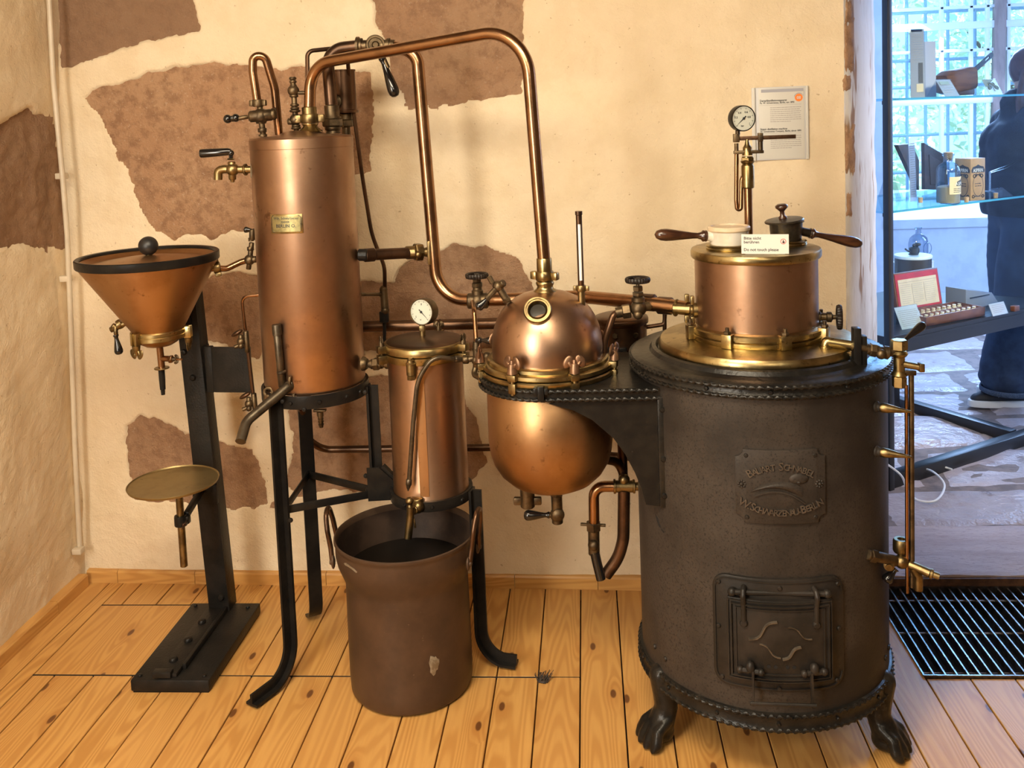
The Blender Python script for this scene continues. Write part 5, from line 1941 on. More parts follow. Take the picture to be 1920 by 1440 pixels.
mb = MB(); mb.bar(at(544, 706, oy - .012), at(543, 722, oy - .012), .011, .007, (0, 1, 0), .002); mb.bar(at(551, 738, oy - .01), at(552, 753, oy - .01), .009, .007, (0, 1, 0), .002); mb.build('key', bronze, sp_)
ly = TY - .11
mb = MB(); mb.torus(at(503, 735, ly), (.1, -1, .3), .011, .004, 24, 8, 1); mb.lathe([(0, 0), (.010, 0), (.009, .018), (0, .018)], at(501, 748, ly + .005), (.1, -.2, 1), 14); mb.build('drain_ear', bronze, tc)
# hose barb beneath
mb = MB(); hb = at(600, 772, TY - .04)
mb.box(hb + V((0, 0, .004)), (.036, .014, .006), None, .001)
prof = [(0, 0), (.0095, 0), (.0095, .012)]
for k in range(4): prof += [(.0085, .012 + k * .008), (.0072 - k * .0004, .019 + k * .008)]
prof += [(.0055, .046), (0, .046)]
mb.lathe(prof, hb, (.03, 0, -1), 14); mb.build('hose_barb', bronze, tc)
# side nozzles on the right
mb = MB(); mb.rod(at(672, 478, TY), at(690, 478, TY), .0175, 18); mb.build('upper_nozzle', iron_black, tc)
mb = MB(); mb.lathe([(0, 0), (.0205, 0), (.019, .008), (.0145, .014), (0, .015)], at(680, 682, TY - .03), (1, -.12, 0), 22); mb.build('lower_nozzle', bronze, tc)

# ------------------------------------------------------------------ receiver (small tank)
rv = thing('receiver_tank', (SX, SY, .505), 'slim copper receiver with brass clamped lid and white dial, above the brown bucket', 'tank')
mb = MB(); mb.lathe([(0, .500), (SR + .001, .500), (SR + .001, .52), (SR, .522), (SR - .001, .905)], (SX, SY, 0), n=72); mb.build('cylinder', copper, rv)
mb = MB(); mb.lathe([(SR - .002, .893), (SR + .007, .895), (SR + .008, .898), (SR + .008, .914), (SR + .005, .916), (SR - .002, .916)], (SX, SY, 0), n=72); mb.build('lower_flange', brass, rv)
mb = MB(); mb.lathe([(SR - .002, .9175), (SR + .008, .918), (SR + .0085, .921), (SR + .0085, .937), (SR + .006, .940), (.107, .941)], (SX, SY, 0), n=72); mb.build('upper_flange', brass, rv, 50)
mb = MB(); mb.lathe([(.1075, .9405), (.104, .943), (.090, .946), (.06, .951), (.03, .9535), (0, .954)], (SX, SY, 0), n=72); mb.build('lid', copper_dark, rv, 50)
for deg in (-152, -22, 80):
    a = math.radians(deg); d = V((math.cos(a), math.sin(a), 0)); w = V((-d.y, d.x, 0))
    c = V((SX, SY, 0)) + d * (SR + .018)
    R_ = Matrix((d, w, V((0, 0, 1)))).transposed()
    mb = MB(); mb.box(c + V((0, 0, .930)), (.026, .024, .020), R_, .002); mb.box(c + V((0, 0, .902)), (.026, .024, .024), R_, .002); mb.rod(c + V((0, 0, .886)), c + V((0, 0, .945)), .005, 10)
    cl = mb.build('clamp', brass_dull, rv)
    wing_nut(cl, c + V((0, 0, .940)), (0, 0, 1), .024, bronze, w)
gc = at(790, 585, SY - .012)
mb = MB(); gx = at(792, 620, SY).x
mb.rod((gx, SY, .945), (gx, SY, gc.z - .03), .0085, 12); mb.box((gx, SY - .001, at(792, 615, SY).z), (.016, .016, .016), None, .002); mb.lathe([(0, 0), (.016, 0), (.012, .006), (0, .006)], (gx, SY, .946), n=18)
mb.build('gauge_stem', brass_dull, rv)
gauge(rv, gc, (-.40, -1, .10), .0375, .036, needle_deg=-42, nums=(('0', .0, .50, .22), ('at', -.05, -.62, .16), ('5', -.45, -.45, .2)), case=bronze)
# union to the condenser
mb = MB(); u0, u1 = at(692, 683, TY - .03), at(736, 681, SY)
dd = (u1 - u0).normalized(); mb.rod(u0, u1, .0115, 16); union_nut(mb, u0 + dd * .014, dd, .0185, .020); mb.lathe([(.0, 0), (.0155, 0), (.0155, .010), (0, .010)], u1 - dd * .02, dd, 18)
mb.build('feed_union', bronze, rv)
# short capped nozzle on the front and the siphon tube
fy = SY - SR - .010
mb = MB(); nx = at(770, 680, fy).x
zt, zb2 = at(770, 671, fy).z, at(770, 712, fy).z
mb.rod((nx, fy, zb2 + .012), (nx, fy, zt - .012), .0128, 18); mb.lathe([(0, 0), (.0105, 0), (.010, .006), (.007, .008), (.007, .012), (0, .012)], (nx, fy, zt - .012), n=16)
mb.hexn((nx, fy, zb2), (0, 0, 1), .0118, .013); mb.lathe([(.0128, 0), (.0145, .001), (.0145, .003), (.0128, .004)], (nx, fy, zt - .018), n=18)
mb.build('front_nozzle', brass_dull, rv)
hy = SY - SR - .022
sp = [at(878, 674, SY - .06), at(850, 673, SY - .10), at(812, 668, hy), at(783, 712, hy), at(775, 790, hy), at(767, 905, hy + .004)]
mb = MB(); mb.tube(sp, .0062, 12, [.04, .05, .12, .2]); e_ = sp[-1]
mb.lathe([(.0062, 0), (.0082, .002), (.0082, .016), (.006, .019), (.006, .022), (.001, .034), (0, .034)], at(767, 898, hy + .004), at(766, 915, hy + .004) - at(768, 890, hy + .004), 14)
mb.lathe([(.0062, 0), (.009, .003), (.009, .02), (.0062, .022)], at(852, 673, SY - .10), at(880, 674, SY - .06) - at(852, 673, SY - .10), 14)
mb.build('siphon_tube', pipe_lead, rv, 50)
mb = MB()
r_ = SR + .0012
xs_ = [at(782, 800, SY - SR).x, at(799, 800, SY - SR).x]
aa = [math.atan2(-math.sqrt(max(0, SR * SR - (x - SX) ** 2)), x - SX) for x in xs_]
mb.grid([[V((SX + rr * math.cos(a), SY + rr * math.sin(a), z)) for a in (aa[0], (aa[0] + aa[1]) / 2, aa[1])] for z in (.53, .885) for rr in ([r_ + .001])], False)
mb.build('level_scale', copper_cone, rv)
# drain tap
ky = SY - SR - .012
mb = MB()
mb.hexn(at(783, 950, ky + .01), (0, 0, 1), .0195, .026); mb.ball(at(784, 950, ky), .018, 14, 10)
mb.rod(at(783, 955, ky), at(770, 962, ky - .03), .0085, 12); mb.torus(at(777, 957, ky - .016), (at(770, 962, ky - .03) - at(783, 955, ky)), .0085, .0028, 20, 8)
mb.tube([at(770, 950, ky - .03), at(769, 975, ky - .032), at(765, 1009, ky - .036)], .0105, 14, .03, True, None)
mb.lathe([(0, 0), (.007, 0), (.0095, .005), (.007, .010), (.006, .014), (.0105, .019), (.0115, .025), (.0075, .032), (0, .034)], at(769, 955, ky - .03), (0, 0, 1), 16)
mb.bar(at(776, 972, ky - .03), at(779, 990, ky - .03), .006, .005, (0, 1, 0), .002)
mb.build('drain_tap', brass_dull, rv, 50)

# ------------------------------------------------------------------ swan-neck pipe from condenser to still
PR = .0163
sw_ = [V((nb_.x, TY, 1.575)), V((at(578, 120, TY).x, TY, at(578, 118, TY).z)), at(965, 45, DY + .03), V((DX + .0, DY, nz + .05))]
b1 = at(585, 121, TY); b2 = at(985, 50, DY)
swn = thing('swan_neck_pipe', (DX, DY, nz + .03), 'polished copper swan-neck pipe running from the tall condenser over to the dome', 'pipe')
mb = MB(); mb.tube([V((nb_.x, TY, 1.585)), V((b1.x - .004, TY, b1.z + .0)), V((b2.x, DY, b2.z)), V((DX, DY, nz + .075))], PR, 20, [.105, .115], seg=14); mb.build('tube', copper_pipe, swn, 60)
mb = MB()
mb.lathe([(PR, 0), (.0205, .001), (.0205, .032), (.019, .034), (PR, .0345)], (nb_.x, TY, 1.572), n=24)
winged_union(mb, (nb_.x, TY, 1.560), (0, 0, 1), .0255, .026, (1, .12, 0), .8)
mb.build('condenser_union', brass_dull, swn)
mb = MB()
mb.lathe([(PR, 0), (.0195, .001), (.0195, .032), (.0185, .034), (PR, .0345)], (DX, DY, nz + .054), n=24)
winged_union(mb, (DX, DY, nz + .031), (0, 0, 1), .0235, .024, (.9, -.45, 0), .8)
mb.build('dome_union', brass, swn)

# ------------------------------------------------------------------ rear steam pipe: condenser top, lever valve, down and round to the boiler vessel
BY = 2.68
rp = thing('rear_steam_pipe', (rx2, ry2, 1.55), 'long copper steam pipe with black lever valve, looping behind the dome to the boiler drum', 'pipe')
RB = .0182
vx_ = at(703, 88, BY)
mb = MB()
pA = [V((rx2, ry2, 1.60)), V((at(612, 92, ry2).x, ry2, at(640, 92, BY).z)), at(680, 86, BY)]
mb.tube(pA, RB, 18, .085, seg=12)
mb.build('riser_bend', copper_dark, rp, 60)
mb = MB()
mb.lathe([(RB, 0), (.0215, .001), (.0215, .045), (.020, .047), (RB, .048)], (rx2, ry2, 1.563), n=24)
mb.hexn((rx2, ry2, 1.548), (0, 0, 1), .030, .024); mb.lathe([(0, 0), (.0255, 0), (.0255, .005), (0, .005)], (rx2, ry2, 1.572), n=24)
mb.build('riser_union', bronze, rp)
mb = MB()
vd = (at(735, 85, BY) - at(680, 86, BY)).normalized()
mb.rod(at(676, 86, BY), at(740, 85, BY), .0165, 18)
mb.lathe([(0, 0), (.026, 0), (.026, .007), (.022, .010), (.022, .016), (0, .016)], at(669, 86, BY), vd, 28); mb.lathe([(0, 0), (.022, 0), (.022, .008), (0, .008)], at(726, 86, BY), vd, 24)
mb.lathe([(0, 0), (.026, 0), (.0285, .006), (.0285, .040), (.026, .045), (.021, .045), (.019, .042), (.011, .042), (.010, .050), (.007, .053), (0, .053)], at(704, 84, BY + .022), (.22, -1, -.08), 32)
mb.tube([at(714, 100, BY - .03), at(720, 112, BY - .03), at(727, 128, BY - .03)], .0075, 12)
vb = mb.build('valve_body', bronze, rp, 40)
l0 = at(716, 108, BY - .03); l1 = at(742, 182, BY - .035)
lever('lever_grip', l0, l1 - l0, (l1 - l0).length, .0165, bakelite, vb)
vX = (at(800, 200, BY).x + at(815, 500, BY).x) / 2
mb = MB()
zb3 = at(850, 562, BY).z
zs_ = at(850, 562, 2.60)
mid = V((at(930, 565, 2.62).x, 2.62, at(930, 562, 2.62).z))
mb.tube([at(734, 88, BY), V((vX - .022, BY, at(780, 98, BY).z)), V((vX + .006, BY, zb3)), mid, at(1090, 556, 2.56), at(1190, 566, 2.42), at(1290, 578, 2.345)], RB, 18, [.13, .095, .1, .2, .2], seg=12)
mb.build('long_run', copper_pipe, rp, 60)
# hand valve on the run
def run_valve(x, y, Y, ytop, name):
    mb = MB()
    p = at(x, y, Y)
    mb.rod(p - V((.030, 0, 0)), p + V((.030, 0, 0)), .0225, 18); mb.ball(p, .0255, 16, 10)
    mb.lathe([(.0, 0), (.0165, 0), (.0165, .012), (.013, .015), (.013, .022), (.0, .022)], p + V((0, 0, .018)), n=18)
    mb.hexn(p + V((0, 0, .040)), (0, 0, 1), .0165, .013); mb.hexn(p + V((0, 0, .054)), (0, 0, 1), .013, .011)
    zt = at(x, ytop, Y).z
    mb.rod(p + V((0, 0, .06)), V((p.x, Y, zt)), .0045, 10)
    v = mb.build(name, bronze, rp, 40)
    handwheel(v, (p.x, Y, zt), (0, 0, 1), .0325)
run_valve(896, 564, 2.62, 516, 'shutoff_valve')
mb = MB()
for (x, y, Y, r_, l) in ((1215, 566, 2.41, .0225, .03), (1247, 572, 2.385, .0225, .03)):
    mb.rod(at(x - 14, y, Y + .01), at(x + 14, y + 2, Y - .01), r_, 18)
mb.build('coupling', copper_dark, rp)
mb = MB(); mb.torus(at(1268, 577, 2.36), (1, -.4, -.1), .018, .0045, 24, 8); mb.rod(at(1262, 578, 2.35), at(1296, 580, 2.335), .013, 14); 
for dy_ in (-26, 26): mb.box(at(1288, 578 + dy_ * .75, 2.33), (.012, .016, .020), None, .003)
mb.build('end_union', brass_dull, rp)
# branch back to the condenser at half height
mb = MB(); mb.tube([at(690, 478, TY + .01), at(772, 474, BY)], .0165, 16); mb.build('branch_pipe', copper_dark, rp)
mb = MB()
d_ = (at(772, 474, BY) - at(690, 478, TY + .01)).normalized()
mb.rod(at(682, 479, TY), at(690, 478, TY + .01) + d_ * .02, .0195, 18); mb.build('branch_socket', copper_dark, rp)
mb = MB(); mb.rod(at(760, 474, BY), at(782, 473, BY), .0195, 18); mb.hexn(at(777, 473, BY), d_, .0275, .024)
mb.lathe([(.012, 0), (.014, .012), (.022, .022), (.0, .024)], at(793, 473, BY), d_, 20)
mb.box(at(806, 473, BY - .004), (.012, .034, .072), None, .005)
mb.ball(at(784, 477, BY - .022), .010, 12, 8)
mb.build('branch_saddle', brass_dull, rp)

# small copper line from the dome cock down to the receiver
ln = thing('sample_line', at(892, 640, 2.47), 'thin bright copper line with black lever cock between receiver and dome', 'pipe')
ay = 2.47
mb = MB(); mb.tube([at(886, 566, ay + .1), at(889, 582, ay + .03), at(893, 640, ay), at(892, 690, ay)], .0062, 12, .02); mb.build('tube', copper_pipe, ln)
mb = MB(); mb.rod(at(893, 640, ay), at(893, 690, ay), .0092, 14); mb.ball(at(893, 675, ay), .014, 14, 10); mb.rod(at(893, 672, ay), at(908, 670, ay - .01), .0085, 12); mb.ball(at(913, 668, ay - .012), .012, 12, 8)
mb.rod(at(893, 672, ay), at(872, 674, ay), .0085, 12); mb.hexn(at(868, 674, ay), (1, 0, 0), .0125, .016); mb.lathe([(.0, 0), (.0115, 0), (.0115, .004), (0, .004)], at(893, 656, ay), (0, 0, 1), 14)
mb.tube([at(892, 688, ay), at(888, 702, ay - .01), at(905, 712, ay - .05)], .0078, 12, .02)
lc_ = mb.build('cock', bronze, ln, 50)
mb = MB(); mb.ball(at(899, 638, ay - .014), .0085, 12, 8); mb.rod(at(893, 638, ay - .005), at(903, 638, ay - .016), .0065, 10)
mb.build('lever_stub', bakelite, lc_)
lever('lever_grip', at(900, 638, ay - .014), at(924, 639, ay - .024) - at(900, 638, ay - .014), .034, .0098, bakelite, lc_)

# ------------------------------------------------------------------ regulator cup and thin capillary behind the condenser
CYB = 2.80
cup = thing('expansion_cup', at(645, 245, CYB), 'dark cylindrical cup on a thin post behind the tall condenser', 'cup')
cx = at(646, 190, CYB).x
z0_, z1_ = at(646, 212, CYB).z, at(646, 131, CYB).z
mb = MB(); mb.lathe([(0, z0_), (.040, z0_), (.041, z0_ + .003), (.041, z0_ + .008), (.0355, z0_ + .010), (.0355, z1_ - .005), (.0375, z1_ - .004), (.0375, z1_), (.034, z1_), (.034, z0_ + .02), (0, z0_ + .02)], (cx, CYB, 0), n=40); mb.build('cup', copper_dark, cup)
mb = MB(); mb.rod((cx, CYB, z0_), (cx, CYB, at(646, 226, CYB).z), .022, 20); mb.hexn((cx, CYB, at(646, 238, CYB).z), (0, 0, 1), .026, .022); mb.rod((cx, CYB, at(646, 236, CYB).z), (cx, CYB, .875), .013, 16)
mb.build('post', bronze, cup)
mb = MB(); p = at(629, 190, CYB - .036); mb.lathe([(0, 0), (.021, 0), (.021, .006), (.012, .010), (0, .012)], p, (-.2, -1, 0), 24); mb.build('side_boss', bronze, cup)
cap = thing('capillary_line', at(722, 640, 2.78), 'thin copper capillary line bending down the wall behind the gauge', 'pipe')
cpy = 2.79
mb = MB()
mb.tube([at(577, 158, 2.66), at(576, 96, 2.66), at(650, 88, 2.72), at(655, 150, cpy), at(680, 335, cpy), at(697, 440, cpy), at(721, 500, cpy), at(722, 560, cpy)], .0062, 10, [.02, .03, .04, .5, .3, .1], seg=6)
mb.build('tube', copper_dark, cap)
mb = MB(); mb.rod(at(578, 180, 2.66), at(577, 155, 2.66), .0085, 12); mb.rod(at(585, 178, 2.66), at(590, 150, 2.66), .009, 12); mb.build('start_union', bronze, cap)
mb = MB(); mb.tube([at(719, 542, cpy), at(722, 584, cpy - .004)], .012, 12, 0, True); mb.ball(at(719, 543, cpy), .0125, 10, 8); mb.ball(at(722, 582, cpy - .004), .0135, 10, 8); mb.rod(at(676, 552, TY + .06), at(716, 552, cpy), .0052, 10); mb.rod(at(712, 552, cpy), at(717, 552, cpy), .009, 12)
mb.build('bracket_cock', bronze, cap)
mb = MB(); mb.hexn(at(721, 604, cpy), (0, 0, 1), .0155, .034); mb.rod(at(721, 604, cpy), at(720, 680, cpy), .0055, 10); mb.build('lower_union', iron_black, cap)

# ------------------------------------------------------------------ plain pipes along the wall
HY = 2.84
for (xa, xb, y, r_, lab) in ((660, 950, 611, .0175, 'dark copper pipe running level behind the gauge at dome height'), (604, 935, 840, .0115, 'thin dark copper pipe running level behind the receiver, low on the wall')):
    a_, b_ = at(xa, y, HY), at(xb, y - (3 if y < 700 else -2), HY)
    b_.z = a_.z = (a_.z + b_.z) / 2
    mb = MB()
    if y > 700:
        mb.tube([at(566, 765, 2.72), at(572, 820, HY - .03), a_ + V((0, 0, 0)), b_, b_ + V((.62, -.15, 0)), b_ + V((.62, -.15, .17))], r_, 14, [.06, .06, .05, .04])
    else: mb.rod(a_ - V((.25, 0, 0)), b_ + V((.35, 0, 0)), r_, 16)
    pp = mb.top('wall_pipe', copper_dark, (a_ + b_) / 2, lab, 'pipe')
    if y < 700:
        mb = MB(); m_ = at(823, 609, HY); mb.lathe([(r_, 0), (r_ + .0012, .001), (r_ + .0012, .006), (r_, .007)], (m_.x, HY, a_.z), (1, 0, 0), 18); mb.build('joint_collar', copper_dark, pp)
    for xx in ((a_.x - .1, b_.x + .25) if y < 700 else (b_.x + .25,)):
        mb = MB(); mb.box((xx, (HY + 2.98) / 2, a_.z), (.02, .20, .012), None, .002); mb.build('wall_clip', iron_black, pp)
# cup outlet lead: left level cocks beside the sheet bracket
lg = thing('level_cocks', at(465, 700, 2.70), 'thin copper tube with two small brass cocks beside the black sheet bracket', 'cock')
ly = 2.70
mb = MB(); mb.tube([at(486, 553, ly), at(453, 556, ly), at(462, 640, ly)], .0052, 10, .022); mb.build('tube', copper_pipe, lg)
for (x, y) in ((452, 640), (467, 757)):
    mb = MB()
    p = at(x, y, ly - .012)
    mb.rod(p + V((.014, .006, .03)), p + V((.016, .006, -.035)), .008, 12); mb.ball(p, .013, 12, 8); mb.rod(p, p + V((.012, .006, 0)), .007, 10)
    mb.rod(p + V((0, 0, -.02)), p + V((0, 0, .02)), .0068, 10); mb.rod(p + V((-.004, 0, -.012)), p + V((-.020, -.006, -.016)), .006, 10); mb.ball(p + V((.002, -.008, -.012)), .009, 10, 8)
    c_ = mb.build('cock', bronze, lg, 50)
    mb = MB(); A2 = Matrix.Rotation(math.radians(-28), 3, 'Y'); mb.ball(p + V((-.010, -.002, .026)), .020, 14, 8, (1, .5, .36), A2); mb.build('lever', copper_dark, c_, 60)
mb = MB(); q0 = at(470, 615, ly); mb.rod(at(463, 640, ly), at(478, 770, ly), .006, 10); mb.build('riser', copper_dark, lg)

# lidded pot behind the dome
rpY = 2.66
pz = .905
rpt = thing('lidded_pot', (at(1165, 640, rpY).x, rpY, .80), 'small dark lidded pot with side handle half hidden behind the dome', 'pot')
rc = at(1165, 600, rpY)
zl_ = at(1165, 592, rpY).z
mb = MB(); mb.lathe([(0, .80), (.070, .80), (.072, .805), (.072, zl_ - .012)], (rc.x, rpY, 0), n=48); mb.build('body', copper_dark, rpt)
mb = MB(); mb.lathe([(.074, zl_ - .020), (.0775, zl_ - .017), (.0775, zl_ - .006), (.075, zl_ - .001), (.06, zl_ + .004), (.03, zl_ + .006), (0, zl_ + .0065)], (rc.x, rpY, 0), n=48); mb.build('lid', copper_dark, rpt, 50)
mb = MB(); hx = rc.x + .072
mb.tube([V((hx - .004, rpY, zl_ - .035)), V((hx + .05, rpY, zl_ - .028)), V((hx + .055, rpY, zl_ + .02)), V((hx + .062, rpY - .04, zl_ + .03))], .006, 10, .01); mb.tube([V((hx + .052, rpY, zl_ + .01)), V((hx + .050, rpY, zl_ - .10))], .006, 10); mb.build('side_handle', copper_dark, rpt)
for dx_ in (-.02, .035): bolt(rpt, (rc.x + dx_, rpY - math.sqrt(.0721 ** 2 - dx_ ** 2), zl_ - .042), (dx_ / .072, -1, 0), 1.0, bolt_brass)
mb = MB(); mb.box((rc.x - .02, rpY - .075, .885), (.06, .02, .03), None, .003); mb.box((rc.x - .02, rpY - .05, .862), (.07, .10, .012)); mb.build('base_bracket', iron_black, rpt)
# hand-wheel cock above it, feeding the still jacket
jc = thing('jacket_valve', at(1197, 575, 2.42), 'bronze cock with round black handwheel beside the lidded pot', 'valve')
vy = 2.375
p = at(1197, 578, vy)
mb = MB(); mb.ball(p, .0215, 16, 10); mb.hexn(p + V((-.020, 0, -.006)), (-1, 0, -.12), .019, .022); mb.lathe([(0, 0), (.014, 0), (.014, .018), (0, .018)], p + V((-.040, 0, -.008)), (-1, 0, -.15), 16)
mb.rod(p, p + V((.03, .012, .004)), .0125, 14); mb.ball(p + V((-.002, -.010, -.014)), .013, 12, 8)
mb.lathe([(0, 0), (.017, 0), (.017, .010), (.012, .014), (0, .014)], p + V((0, 0, .018)), n=18); mb.hexn(p + V((0, 0, .032)), (0, 0, 1), .0155, .010); mb.hexn(p + V((0, 0, .045)), (0, 0, 1), .0135, .013)
zt = at(1197, 524, vy).z
mb.rod(p + V((0, 0, .05)), (p.x, vy, zt), .0045, 10)
jv = mb.build('body', bronze, jc, 40)
handwheel(jc, (p.x, vy, zt), (0, 0, 1), .0315)
mb = MB(); mb.tube([p + V((-.052, 0, -.010)), at(1150, 590, vy - .01), at(1133, 640, vy - .02), at(1134, 690, vy - .03)], .0088, 12, [.06, .06]); mb.build('feed_tube', copper_dark, jc)
# ------------------------------------------------------------------ funnel stand
FXc, FYc = -1.24, 2.56
cs = thing('column_stand', (-1.215, 2.58, 0), 'black iron column on a heavy oblong base plate, holding funnel and tray', 'stand')
bq = [fl(226, 1290, .038), fl(374, 1296, .038), fl(478, 1152, .038), fl(353, 1146, .038)]
bx0, bx1 = (bq[0].x + bq[3].x) / 2, (bq[1].x + bq[2].x) / 2
by0, by1 = 2.385, 2.80
mb = MB(); mb.box(((bx0 + bx1) / 2, (by0 + by1) / 2, .022), (bx1 - bx0, by1 - by0, .034), None, .005); mb.box(((bx0 + bx1) / 2, (by0 + by1) / 2, .0035), (bx1 - bx0 - .01, by1 - by0 - .01, .007)); mb.build('base_plate', iron_plate, cs)
CXl, CXr, CY0 = at(392, 1140, 2.745).x, at(430, 1140, 2.745).x, 2.745
cx_ = (CXl + CXr) / 2
mb = MB(); mb.box((cx_ - .012, (by0 + .012 + CY0) / 2, .0455), (.030 * 1.9, CY0 - by0 - .012, .011), None, .001); mb.box((cx_ + .022, (by0 + .05 + CY0) / 2, .048), (.010, CY0 - by0 - .05, .017), None, .001); mb.build('base_angle', iron_plate, cs)
mb = MB(); mb.box((cx_ - .022, by0 + .012, .052), (.052, .022, .016), None, .001); mb.build('end_block', iron_plate, cs)
for yy_ in (2.46, 2.56, 2.66): bolt(cs, (cx_ - .02, yy_, .051), (0, 0, 1), 2.0)
for x_, y_ in ((bx0 + .02, by1 - .02), (bx1 - .03, by1 - .03), (bx0 + .02, by0 + .02), (bx1 - .02, by0 + .02)): bolt(cs, (x_, y_, .039), (0, 0, 1), 1.0)
ctop = at(360, 545, CY0).z + .10
mb = MB(); mb.box((cx_, CY0 + .003, ctop / 2 + .02), (CXr - CXl, .007, ctop - .04), None, .001); mb.box((CXr - .003, CY0 + .032, ctop / 2 + .02), (.007, .055, ctop - .04), None, .001); mb.map(lambda q: V((q.x - .043 * (q.z - .04), q.y, q.z))); mb.build('column', iron_plate, cs)
for (x, y) in ((415, 1120), (362, 708), (345, 660)): bolt(cs, at(x, y, CY0 - .001), (0, -1, 0), 1.6)
# funnel ring bracket
mb = MB(); mb.box((cx_ - .058, CY0 - .045, at(352, 618, CY0 - .05).z + .004), (.045, .10, .012), None, .002); mb.box((cx_ - .05, CY0 - .006, at(352, 610, CY0).z), (.05, .012, .05), None, .002); mb.build('funnel_bracket', iron_plate, cs)
# sheet bracket towards the tripod
s0, s1 = at(386, 690, 2.76), at(470, 690, 2.73)
CXr -= .030
mb = MB(); zt_, zb_ = at(430, 650, 2.745).z, at(430, 734, 2.745).z
mb.prism([(CXr - .01, 2.795), (CXr - .006, 2.760), (CXr + .035, 2.738), (s1.x, 2.728), (s1.x, 2.740), (CXr + .038, 2.750), (CXr + .004, 2.770), (CXr + .0, 2.795)], Matrix.Translation((0, 0, zb_)), zt_ - zb_, .001); mb.build('sheet_bracket', iron_plate, cs)
mb = MB(); mb.box((CXr + .018, 2.750, (zt_ + zb_) / 2), (.022, .02, zt_ - zb_ + .004), None, .002); mb.build('bracket_fold', iron_plate, cs)
CXr += .030
# tray arm with clamp
pzc = at(340, 975, FYc).z
px0 = at(337, 945, FYc).x
mb = MB(); mb.bar((px0 + .012, FYc + .012, pzc + .010), (cx_ - .03, CY0 - .004, at(395, 918, CY0).z), .018, .016, (0, 0, 1), .002)
mb.box((cx_ - .018, CY0 - .003, at(400, 925, CY0).z), (CXr - CXl + .012, .014, .062), None, .002)
mb.build('tray_arm', iron_plate, cs)
mb = MB(); mb.lathe([(.0118, 0), (.0175, 0), (.0185, .003), (.0185, .026), (.0175, .030), (.0118, .030)], (px0, FYc, pzc - .016), n=24); mb.box((px0 + .016, FYc + .004, pzc), (.018, .018, .022), None, .002); mb.lathe([(0, 0), (.008, 0), (.008, .01), (0, .01)], (px0 + .016, FYc - .006, pzc - .004), (0, -1, 0), 12)
ac = mb.build('arm_clamp', iron_black, cs)
wing_nut(ac, (px0 + .016, FYc - .012, pzc - .004), (0.35, -1, .1), .021, copper_dark, (.45, .2, 1))
# tray
tr = thing('round_tray', (px0, FYc, at(345, 1060, FYc).z), 'round brass tray on a short post, clamped low on the iron column', 'tray')
ztr = at(325, 905, FYc).z
ct = at(325, 903, FYc)
mb = MB(); mb.lathe([(0, ztr - .004), (.118, ztr - .004), (.126, ztr - .002), (.1285, ztr + .004), (.1265, ztr + .0055), (.124, ztr + .002), (.116, ztr + .0005), (0, ztr)], (ct.x, FYc, 0), n=72); mb.build('dish', plate_brass, tr, 40)
mb = MB(); mb.rod((px0, FYc, at(345, 1062, FYc).z), (px0, FYc, ztr - .003), .0105, 18); mb.build('post', brass_dull, tr)

# ------------------------------------------------------------------ funnel vessel
fn = thing('copper_funnel', (FXc, FYc, .80), 'copper funnel vessel with black ball knob on its sunken lid, held by the iron column', 'funnel')
z_r = 1.203
fx = (at(158, 490, FYc).x + at(399, 468, FYc).x) / 2
FR = (at(399, 468, FYc).x - at(155, 490, FYc).x) / 2
zB = .975
mb = MB(); mb.lathe([(.064, zB), (.066, zB + .004), (FR - .004, 1.180), (FR - .004, 1.195)], (fx, FYc, 0), n=72)
for v in mb.bm.verts:                               # the axis leans a touch from ring to rim
    t = (v.co.z - zB) / (1.195 - zB)
    v.co.x += (1 - t) * (at(298, 630, FYc).x - fx)
mb.build('cone', copper_cone, fn, 50)
mb = MB(); mb.lathe([(FR - .006, 1.180), (FR, 1.181), (FR + .0015, 1.184), (FR + .0015, z_r), (FR - .001, z_r + .0025), (FR - .010, z_r + .001), (FR - .013, z_r - .004), (FR - .012, z_r - .012), (FR - .006, 1.184)], (fx, FYc, 0), n=72); mb.build('rim_band', iron_black, fn)
mb = MB(); mb.lathe([(FR - .012, z_r - .006), (FR - .028, z_r - .018), (FR - .034, z_r - .019), (.10, z_r - .010), (.04, z_r - .002), (0, z_r)], (fx, FYc, 0), n=72); mb.build('lid', copper_cone, fn, 50)
kb = at(278, 461, FYc + .0)
mb = MB(); mb.rod((kb.x, FYc, z_r - .004), (kb.x, FYc, kb.z), .0058, 12); mb.lathe([(.0, 0), (.010, 0), (.0065, .006), (0, .007)], (kb.x, FYc, z_r - .001), n=16); kn = mb.build('knob_stem', brass, fn)
MB().ball(kb, .0272, 32, 20).build('ball_knob', ball_black, kn, 180)
xb = at(298, 632, FYc).x
mb = MB(); mb.lathe([(.055, .962), (.074, .962), (.0765, .964), (.0765, .974), (.075, .9755), (.075, .9775), (.0765, .979), (.0765, .986), (.074, .989), (.066, .990), (.062, .986)], (xb, FYc, 0), n=56); mb.build('clamp_ring', brass, fn)
mb = MB(); mb.lathe([(.060, .964), (.052, .950), (.036, .941), (.018, .9375), (0, .937)], (xb, FYc, 0), n=48); mb.build('bowl', copper_cone, fn, 60)
